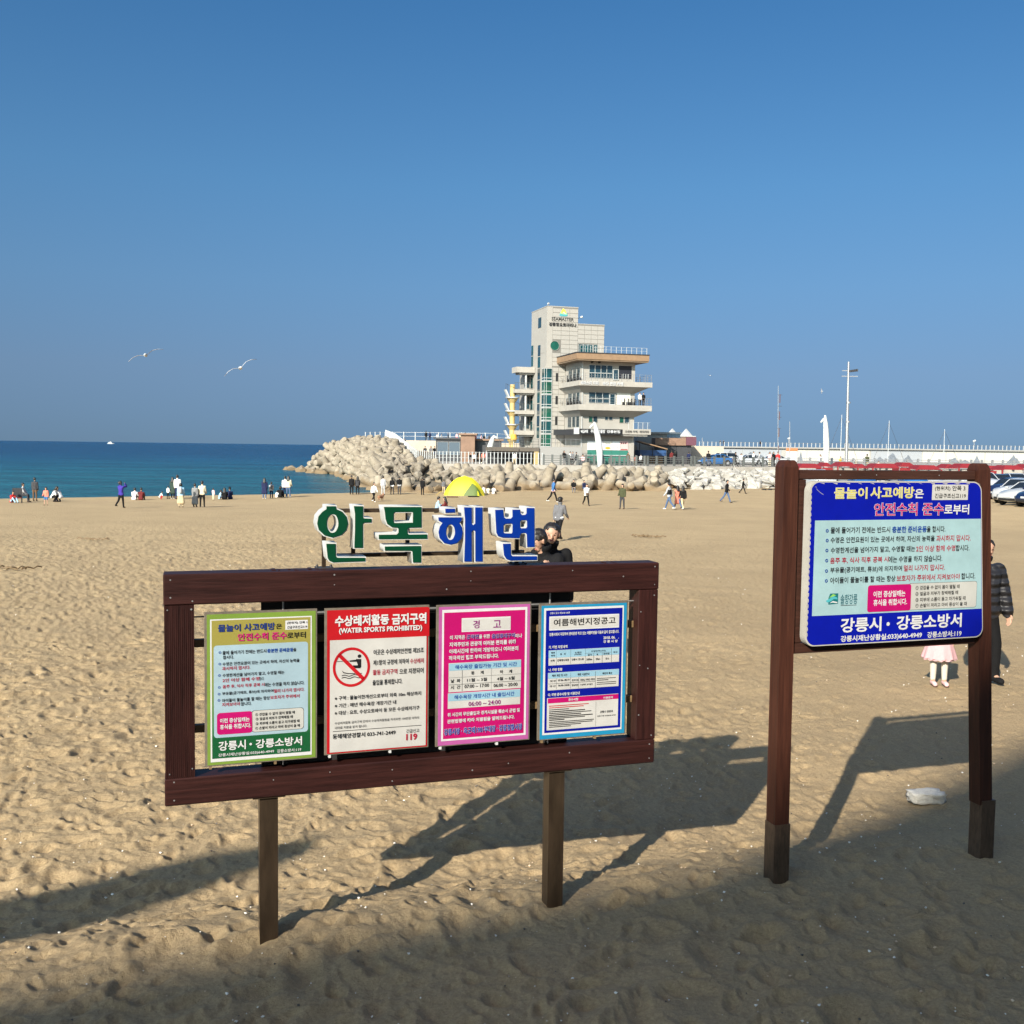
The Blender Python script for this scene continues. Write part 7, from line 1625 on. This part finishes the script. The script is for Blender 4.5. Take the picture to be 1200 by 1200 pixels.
def car(x, y, z, rz, paint, kind, label, group='cars in the parking ground'):
    bo, gl, rf, ty, ri, prof = car_meshes(kind); pm_ = car_paint(paint, PAINTS[paint]); e = empty('parked_car', (x,y,z), rz, label, 'car', group)
    for nm, me in (('body',bo),('roof',rf)):
        if not me.materials: me.materials.append(pm_)
        o = inst(nm, me, e); o.material_slots[0].link = 'OBJECT'; o.material_slots[0].material = pm_
    inst('windows', gl, e)
    for wx in (-1.38, 1.32):
        for s in (-1, 1):
            MB().tube((wx, s*.86, .36), (wx, s*.925, .36), .40, .40, 18).build('wheel_arch', BLACK, e)
            w = inst('wheel', ty, e, (wx, s*.87, .33), (0,0,0 if s < 0 else math.pi)); inst('rim', ri, w)
    f = prof[1]; r_ = prof[-2]
    for s in (-1, 1):
        MB().bbox(f[0]-.03, f[0]+.30, s*.62-.17, s*.62+.17, f[3]-.20, f[3]-.04, .03).build('headlight', LAMPG, e); MB().bbox(r_[0]-.1, r_[0]+.1, s*.66-.14, s*.66+.14, r_[3]-.25, r_[3]-.08, .03).build('tail_light', C_['rust'], e)
        MB().bbox(-.95, -.78, s*1.0-.10, s*1.0+.10, 1.02, 1.16, .03).build('side_mirror', pm_, e)
    MB().bbox(f[0]-.12, f[0]+.02, -.60, .60, .30, .46, .02).build('grille', BLACK, e); MB().box(f[0]-.14, f[0]-.10, -.26, .26, .52, .63).build('number_plate', WHITEP, e)
    MB().box(-1.05,-1.02,-.9,.9,.4,.42).build('door_seam', BLACK, e) if False else None
    return e
def lot(px, Y): x = ray(px, 560).x*Y; return x, Y, float(base_h(x, Y))
x, y, z = lot(1197, 66); car(x+.55, y, z, R(28), 'white', 'sedan', 'white sedan with its nose towards the sand, first in the parking ground')
x, y, z = lot(1196, 71); car(x+.2, y, z, R(28), 'silver', 'suv', 'pale silver car with dark side windows behind the white sedan')
x, y, z = lot(1212, 63.5); car(x+.9, y, z, R(28), 'navy', 'sedan', 'dark blue car at the edge of the picture beside the white sedan')
x, y, z = lot(1188, 80); car(x, y, z, R(20), 'navy', 'suv', 'dark blue car behind the pale silver one')
cols = ['blue','silver','navy','white','grey','black','silver','blue','grey','white','navy','silver']
for i, px in enumerate((1070,1092,1112,1132,1052,1032,1150,1010,985,958,1172,1190)):
    Y = 84+(i%3)*3.5+(4 if i in (4,5) else 0); x, y, z = lot(px, Y); car(x, y, max(z, -.7), R(random.choice((78,84,95))), cols[i], 'suv' if i % 3 == 0 else 'sedan', f'{cols[i]} parked {"van-like " if i%3==0 else ""}car seen over the square board '+('by the white lamp','by the floodlight mast','before the red shelters','beside the leaning post','before the harbour wall','under the drawn mountains','close to the yachts','near the yellow jacket','behind the railing','in the second row','towards the parking edge','at the far row')[i])
p = W(838, 548, 134); car(p.x, 134, .45, R(15), 'blue', 'sedan', 'blue and white car behind the dark fence beyond the white stones')
p = W(846, 547, 140); car(p.x, 140, .45, R(12), 'white', 'suv', 'white van behind the blue car beyond the dark fence')
p = W(872, 547, 143); car(p.x+.5, 143, .45, R(8), 'silver', 'sedan', 'silver car behind the walkers on the promenade')
p = W(900, 547, 143); car(p.x+.5, 143, .45, R(8), 'white', 'sedan', 'white car behind the person in red on the promenade')
# red roofed shelters along the parking ground
REDC = mat('red_canopy_cloth',(.19,.012,.016),.6,var=.12,vscale=1)
for i, (px, w) in enumerate(((945,4.5),(965,3.2),(988,4.4),(1006,3.6),(1033,5.2),(1058,4.6),(1082,5.5),(1108,4.2),(1132,5.0),(1158,4.6),(1180,5.0),(1199,4.0))):
    Y = 118+(i%2)*4; x = ray(px, 550).x*Y; w *= (1,.7,.85,.6)[i%4]; e = empty('red_shelter', (x, Y, float(base_h(x,Y))), R(3), '', 'shelter', 'red shelters beyond the parked cars')
    e['label'] = 'low shelter with red cloth roof '+('beside the near post of the square board','behind the white lamp','behind the yellow jacket','beside the floodlight mast','above the parked blue car','between mast and leaning post','under the first yacht','above the navy cars','before the pale drawings','next to the leaning post','above the white cars','at the edge of the picture')[i]
    zt = 2.05+e.location.z*-1+.05; w *= .62; zt = -.42-e.location.z+(i%3)*.12; m = MB(); m.add([(-w/2,-1.5,zt+1.0),(w/2,-1.5,zt+1.0),(w/2,1.5,zt+1.0),(-w/2,1.5,zt+1.0),(-w/2+.6,-.9,zt+1.5),(w/2-.6,-.9,zt+1.5),(w/2-.6,.9,zt+1.5),(-w/2+.6,.9,zt+1.5)], [(4,5,6,7),(0,1,5,4),(1,2,6,5),(2,3,7,6),(3,0,4,7),(3,2,1,0)]); m.build('cloth_roof', REDC, e)
    for sx in (-1,1): MB().box(sx*w/2-.08, sx*w/2+.08, -1.5, -1.4, 0, zt+1.0).build('leg', GALV if i % 2 else REDC, e)
    if i % 4 == 1: MB().box(-w/2+.2, -w/2+1.3, -1.4, 1.2, 0, zt+.9).build('side_cloth', REDC, e)
# --- people on promenade, terraces and balconies ------------------------------------
def prom(px, Y, z, h, pose, rz, top, bot, hair, lab, **kw):
    x = ray(px, 540).x*Y; person((x, Y, z), R(rz), lab, pose, top, bot, hair, sc=kw.pop('sc', min(1.08, h*Y/1200/1.74)), group='people on the promenade', **kw)
PR = [(661,125.5,.45,16,'stand2',20,'black','grey','long','long-haired person in black standing before the grey terrace wall'),(668,126,.45,15,'phone',60,'white','black','short','person in white top looking down before the grey terrace wall'),
(671,125,.45,15,'stand',-40,'grey','black','short','person in grey between two others before the grey terrace wall'),(675,125.5,.45,15,'walk',90,'black','navy','short','person in black and navy before the end of the terrace wall'),
(683,126,.45,14,'bench',0,'pink','grey','bob','person in pink sitting beside the green shop panels'),(736,125.5,.45,15,'stand2',0,'brown','black','long','person in brown beside the corner of the shop'),(745,127,.45,12,'stand',30,'coral','beige','short','person in coral near the awning stall'),
(751,127,.45,13,'stand2',200,'white','black','short','person in white near the blue tarpaulin'),
(830,128.5,.45,18,'stand',150,'black','denim','short','person in black leaning on the dark fence beyond the tetrapods'),(861.5,129,.45,17,'walk',90,'black','charcoal','short','person in black walking behind the dark fence'),(868.5,129.5,.45,15,'stand2',0,'white','lightgrey','bob','person in white behind the walker in black'),
(883,130.5,.45,18,'stand2',40,'white','grey','short','person in white jacket walking beside grey companion'),(889.5,130.5,.45,18,'walk',80,'lightgrey','charcoal','short','person in light grey striding on the promenade'),(902,131,.45,17,'stand2',10,'pink','cream','long','person in pale pink on the promenade beside black and red companions'),(906.5,131.5,.45,17,'stand',20,'black','black','long','person in black between the pink and the red one'),(911.5,131,.45,17,'stand2',0,'red','black','short','person in bright red jacket near the square board'),
(961,131.5,.3,16,'stand2',-60,'white','black','long','person in white with long black hair at the railing by the white lamp'),(985,131.5,.3,14,'stand2',0,'yellow','black','short','person in yellow jacket at the railing beside the floodlight mast'),(1016,132,.3,18,'stand',180,'olive','beige','short','person in olive standing behind the railing'),(1029,131,.3,9,'crouch',0,'white','lightgrey','short','person in white crouching at the railing'),(1003,131.5,.3,10,'stand',0,'cream','pink','bob','small child in cream at the railing'),
(499,149.5,3.3,11,'stand',180,'black','black','short','first dark figure on the upper walkway'),(503.5,149.5,3.3,10,'stand2',170,'navy','black','short','second dark figure on the upper walkway'),(512,149.3,3.3,8,'stand2',20,'white','white','bob','person in white on the upper walkway'),(517,149.3,3.3,8,'walk',60,'lightgrey','white','short','person in pale grey on the upper walkway'),(525,149.2,3.3,9,'walk',-60,'charcoal','black','short','person in charcoal on the upper walkway before the glass kiosk'),
(535,149.2,3.3,9,'stand',0,'pink','rose','long','person in pink on the upper walkway'),(539,149.2,3.3,9,'stand2',20,'cream','brown','short','person in cream on the upper walkway'),(545,149.2,3.3,10,'stand',180,'black','navy','short','person in black on the upper walkway beside the brown kiosk'),(557,149,3.1,9,'stand2',190,'darkred','black','short','person in dark red on the upper walkway'),(563.5,149,3.1,10,'walk',90,'pink','grey','bob','person in pink and grey on the upper walkway'),(567,149,3.1,9,'stand',180,'black','black','short','person in black farther on the upper walkway'),(573,149,3.1,9,'stand2',170,'charcoal','black','short','person in charcoal near the white fin lamp'),
(474.5,146,2.4,9,'stand2',40,'black','charcoal','short','person in black on the ramp below the upper walkway'),(484,147,1.0,8,'bench',0,'black','black','short','dark figure sitting below the sea wall, nearest to the ramp'),(498,146,1.2,8,'bench',10,'charcoal','brown','short','person sitting against the sea wall in charcoal'),(505,146,1.2,8,'bench',-10,'grey','black','bob','person in grey sitting against the sea wall'),(509,146,1.2,8,'bench',15,'black','denim','short','person in black and denim sitting against the sea wall'),(513.5,146,1.2,8,'bench',-5,'pink','black','long','person in pink sitting against the sea wall'),
(551,130,.45,12,'bench',20,'black','grey','short','diner in black before the brown timber kiosk'),(556,130,.45,12,'bench',-20,'white','black','bob','diner in white before the brown timber kiosk'),(561,130,.45,12,'bench',60,'brown','black','short','diner in brown before the low dark kiosk'),(566,129,.45,13,'stand2',0,'coral','brown','short','person in coral standing before the low dark kiosk'),(571,129,.45,14,'stand',20,'pink','beige','long','person in pink and beige standing before the low dark kiosk'),
(608,124.5,.45,17,'stand2',200,'black','black','short','person in black with pale bag below the timber deck'),(603,124.5,.45,14,'stand2',160,'white','beige','short','person in white below the timber deck'),
(787,138.5,.45,16,'stand',180,'darkred','charcoal','short','customer in dark red at the brown kiosk'),(791,138.5,.45,16,'stand2',190,'black','black','long','customer in black at the brown kiosk'),(807,138.5,.45,15,'stand',170,'navy','black','short','customer in navy at the corner of the brown kiosk')]
for px, Y, z, h, pose, rz, top, bot, hair, lab in PR: prom(px, Y, z, h, pose, rz, top, bot, hair, lab, **({'sc':.95} if pose in ('bench','crouch') else {}))
Mb = Matrix.Translation(BO) @ Matrix.Rotation(TH, 4, 'Z')
for u, top, lab in ((10.35,'white','person in white on the second balcony railing of the tall building'),(10.85,'black','person in black on the second balcony of the tall building')):
    person(Mb @ Vector((u,-6.9,7.98)), R(10), lab, 'stand2', top, 'black', 'short', sc=.95, group='people on the balcony')
p = W(799, 521, 300); 
for px, lab in ((844,'tiny dark figure on the harbour wall walkway'),(848,'second tiny dark figure on the harbour wall walkway'),(891,'lone tiny figure farther on the harbour wall')):
    x = ray(px,520).x*303; person((x,303,3.62), 0, lab, 'stand', 'black', 'navy', 'short', sc=1.0, group='people on the harbour wall')
# --- tent -----------------------------------------------------------------------------
g = G(544, 580.5); e = empty('dome_tent', g+Vector((0,.6,-.03)), R(-12), 'bright yellow dome tent pitched on the sand before the tetrapods', 'tent')
YT = mat('yellow_tent_cloth',(.66,.60,.015),.6,var=.06,vscale=2); GT = mat('shaded_olive_tent_cloth',(.07,.11,.012),.6,var=.1,vscale=2); sc = g.y/1200  # olive door patch is darkened to stand for the shade inside the tent
def dome(a0, a1, n=12, k=8):
    vs = []
    for j in range(k+1):
        ph = R(90)*j/k; r_ = math.cos(ph)**.75; z = math.sin(ph)**1.0
        for i in range(n+1):
            a = a0+(a1-a0)*i/n; sq = 1/max(abs(math.cos(a)), abs(math.sin(a)))**.55
            f = j/k; r_ = (1-f**2.3)**.5*(1-.30*f); z = f
            vs.append((r_*sq*math.cos(a)*1.9, r_*sq*math.sin(a)*1.25, z*1.78-.04*math.sin(4*a)**2*r_))
    return vs, [(j*(n+1)+i, j*(n+1)+i+1, (j+1)*(n+1)+i+1, (j+1)*(n+1)+i) for j in range(k) for i in range(n)]
m = MB(); vs, fs = dome(R(-180), R(180), 40); m.add(vs, fs, 0, True); m.build('fly_sheet', YT, e)
def tent_pt(a, f, k_=1.015):
    sq = 1/max(abs(math.cos(a)), abs(math.sin(a)))**.55; r_ = (1-f**2.3)**.5*(1-.30*f); return (r_*sq*math.cos(a)*1.9*k_, r_*sq*math.sin(a)*1.25*k_, f*1.78*k_)
for nm, mt_, c0, hw, top, k_ in (('doorway', GT, -58, 24, .62, 1.02), ('door_edge', mat('dark_yellow_cloth',(.42,.37,.01),.6), -58, 28, .72, 1.012)):
    m = MB(); vs = []
    for j in range(7):
        f = top*j/6; w_ = hw*(1-(j/6)**1.6)+1
        for i in range(7): vs.append(tent_pt(R(c0-w_+2*w_*i/6+6*j/6), f, k_))
    m.add(vs, [(j*7+i, j*7+i+1, (j+1)*7+i+1, (j+1)*7+i) for j in range(6) for i in range(6)], 0, True); m.build(nm, mt_, e)
for a_ in (-128, -12, 48, 132): m = MB(); m.path([tent_pt(R(a_+(90-abs(a_))*0*f/10), f/10, 1.012) for f in range(0,10)], .022, 5); m.build('tent_pole', MATS['dark_yellow_cloth'], e)
MB().box(-.3,.6,-.9,-.5,.0,.14).build('bedding', CLOTH['grey'], e)
for sx, sy in ((-2.3,-1.4),(2.2,-1.5),(-2.1,1.3)): MB().tube((sx*.8,sy*.8,.4),(sx,sy,0), .012).build('guy_line', CLOTH['yellow'], e)
for i, (px, py) in enumerate(((530,583),(555,582.5))): g2 = G(px, py); o = MB().bbox(-.5,.5,-.15,.15,0,.10,.04).build('sand_bag', CLOTH['black'] if i else CLOTH['brown'], None, g2, R(5)); tag(o, ('brown bundle' if i == 0 else 'black bundle')+' lying on the sand before the yellow tent', 'bundle')
# --- dog, chair, bits on the sand, boat, gulls -------------------------------------------------
g = G(446, 586.5); d_ = empty('dog', g, R(60), 'small brown dog beside the walking child', 'dog'); m = MB(); capsule(m, (-.22,0,.30), (.20,0,.32), .12, .13); capsule(m, (.25,0,.38), (.36,0,.46), .09, .09); capsule(m, (.42,0,.44), (.50,0,.42), .05, .035)
for x, s in ((-.22,-1),(-.22,1),(.20,-1),(.20,1)): capsule(m, (x,s*.07,.26), (x-.02 if x < 0 else x,s*.07,.14), .055, .035); capsule(m, (x-.02 if x < 0 else x,s*.07,.14), (x+.02,s*.07,.03), .033, .028)
for s in (-1,1): capsule(m, (.33,s*.06,.52), (.31,s*.08,.58), .03, .015)
capsule(m, (-.30,0,.36), (-.45,0,.48), .03, .02); me = remeshed('body', m, .022); me.materials.append(mat('brown_fur',(.28,.14,.08),.9,var=.3,vscale=15)); inst('body', me, d_)
g = G(20, 589); e = empty('camp_chair', g, R(20), 'low folding camp chair with dark back at the water', 'chair'); MB().box(-.3,.3,-.25,.25,.30,.34).build('seat', CLOTH['darkred'], e); MB().box(-.3,.3,.22,.27,.34,.95).build('backrest', CLOTH['charcoal'], e)
for sx in (-1,1):
    for sy in (-1,1): MB().tube((sx*.28,sy*.24,0),(sx*.28,sy*.24,.31), .02).build('leg', DARKMETAL, e)
def clutter(px, py, kind, label):
    g = G(px, py); rn = random.Random(int(px)); e = None
    if kind == 'weed':
        m = MB()
        for i in range(9): a = rn.uniform(0,6.28); l = rn.uniform(.15,.5); p0 = Vector((rn.uniform(-.5,.5),rn.uniform(-.2,.2),.02)); m.path([p0, p0+Vector((math.cos(a)*l*.5,math.sin(a)*l*.3,.06)), p0+Vector((math.cos(a)*l,math.sin(a)*l*.6,.02))], .018, 5)
        o = m.build('driftwood', BATTEN, None, g); tag(o, label, 'driftwood')
clutter(769, 630, 'weed', 'pale tangle of driftwood on the smooth sand right of the walking man'.replace('right of','beyond')); clutter(757, 629, 'weed', 'smaller tangle of dry twigs beside the larger one on the sand')
clutter(110, 633, 'weed', 'thin dark stick lying on the sand near the shore'); clutter(18, 668, 'weed', 'bent twigs on the sand at the picture edge')
# sand drawing: two scrawled loops
for px, lab in ((897,'first dark scrawled loop before the white stones'),(904,'second dark scrawled loop before the white stones')):
    g = G(px, 574); m = MB(); q = [(g.x+.32*math.cos(R(a)), g.y+1.0*math.sin(R(a))) for a in range(-60,241,20)]; q = [(x,y,float(base_h(x,y))+.05) for x,y in q]; m.path(q, .06, 5); tag(m.build('rope_loop', BLACK), lab, 'rope')
p = W(129.5, 519.5, 2200); e = empty('ferry_boat', (p.x, 2200, SEA), 0, 'small white boat far out on the horizon', 'boat'); m = MB(); m.add([(-9,-2,0),(7,-2,0),(10,0,0),(7,2,0),(-9,2,0),(-9,-2.5,2.6),(8,-2.5,2.6),(12,0,3),(8,2.5,2.6),(-9,2.5,2.6)], [(5,6,7,8,9),(0,1,6,5),(1,2,7,6),(2,3,8,7),(3,4,9,8),(4,0,5,9)]); recalc(m.build('hull', WHITEP, e)); e.scale = (.7,.7,.7); MB().bbox(-6,4,-1.8,1.8,2.6,5.2,.2).build('cabin', WHITEP, e); MB().bbox(-2,2,-1.2,1.2,5.2,7,.2).build('bridge', GALV, e)
def gull(px, py, Y, bank, span, label, head):
    p = W(px, py, Y); e = empty('seagull', p, head, label, 'seagull'); e.rotation_euler = (0, R(bank), head); m = MB(); s = span/1.4
    capsule(m, (0,.22*s,0), (0,-.16*s,.0), .045*s, .075*s); capsule(m, (0,-.2*s,.01), (0,-.27*s,.02), .05*s, .045*s); capsule(m, (0,-.30*s,.015), (0,-.34*s,.01), .018*s, .008*s); me = remeshed('body', m, .012*s+.004); me.materials.append(WHITEP); inst('body', me, e)
    for sx in (-1,1):
        m = MB(); st_ = [(0.03,.16,0),(.28,.19,.10),(.50,.13,.085),(.70,.035,.0)]; vs = []
        for x, c, z in st_: y0_ = -.06 if x < .3 else -.02+.12*(x-.3); vs += [(sx*x*s,(y0_)*s,z*s),(sx*x*s,(y0_+c*.5)*s,z*s+.012*s),(sx*x*s,(y0_+c)*s,z*s),(sx*x*s,(y0_+c*.5)*s,z*s-.006*s)]
        m.add(vs, [(i*4+j,(i+1)*4+j,(i+1)*4+(j+1)%4,i*4+(j+1)%4) for i in range(3) for j in range(4)]+[(12,13,14,15)], 0, True); o = recalc(m.build('wing', mat('gull_wing_grey',(.40,.41,.43),.7) if 'gull_wing_grey' not in MATS else MATS['gull_wing_grey'], e))
        m = MB(); m.add([(sx*.55*s,.0,.05*s),(sx*.72*s,.05*s,-.003),(sx*.60*s,.11*s,.045*s),(sx*.6*s,.05*s,.055*s)], [(0,1,2,3)]); m.build('wing_tip', BLACK, e)
gull(171, 416.5, 42, -22, 1.45, 'seagull gliding over the sea with its grey wing low', R(15)); gull(282, 431, 40, 30, 1.4, 'seagull banking steeply between the other gull and the tower', R(-160))
gull(832, 440, 110, 10, .6, 'tiny distant gull in the sky between tower and radio mast', R(30)); gull(963, 458.5, 100, 60, .6, 'tiny distant gull beside the white lamp', R(60))
# --- what stands behind the viewer and throws the shade over the foreground ---------------------
h = 24.0; Lh = h/math.tan(R(SUN_EL)); off = Vector((-math.sin(R(SUN_AZ))*Lh, -math.cos(R(SUN_AZ))*Lh, 0)); bend = Vector((1.25, 6.07, 0))+off
HW = mat('hotel_plaster',(.50,.46,.40),.85,var=.06,vscale=.5)
for rz, x0, x1, lab in ((R(22.3), -14.0, 0.0, 'plain seven storey hotel behind the viewer'), (R(42), .02, 46.0, 'angled seven storey wing beside the hotel behind the viewer')):
    e = empty('beach_hotel', bend, rz, lab, 'building'); MB().box(x0, x1, -14, 0, 0, h).build('walls', HW, e); MB().box(x0+.05,x1-.05,.001,.08,0,.6).build('plinth', STONE2, e)
    for f in range(7):
        for i in range(int((x1-x0-1.2)/3.7)): window(x0+1+i*3.7, x0+2.9+i*3.7, 1.6+f*3.2, 3.4+f*3.2, .03, 2, 1, GLASSD, par=e).scale = (1,-1,1)
e2 = fin_lamp(-9.6, -5.08, 0, 5.0, .9, R(4), 'white fin-shaped street lamp behind the viewer', 1.2)
for c in list(e2.children): pass
m = MB(); pts = [(-.4,4.7),(.6,5.2),(1.3,5.65),(1.8,6.05),(2.3,6.42)]; vs = []; n_ = len(pts)
for i, (x, z) in enumerate(pts): 
    w = (.44,.46,.42,.34,.13)[i]
    for a in range(8): t = 2*math.pi*a/8; vs.append((x+.2+.0*w*math.cos(t), w*math.cos(t)*1.0, z+w*.7*math.sin(t)))
m.add(vs, [(i*8+a, i*8+(a+1)%8, (i+1)*8+(a+1)%8, (i+1)*8+a) for i in range(n_-1) for a in range(8)]+[tuple(range(7,-1,-1)), tuple((n_-1)*8+a for a in range(8))], 0, True); m.build('lamp_wing', WHITEP, e2)
bpy.data.scenes.remove(WORK)
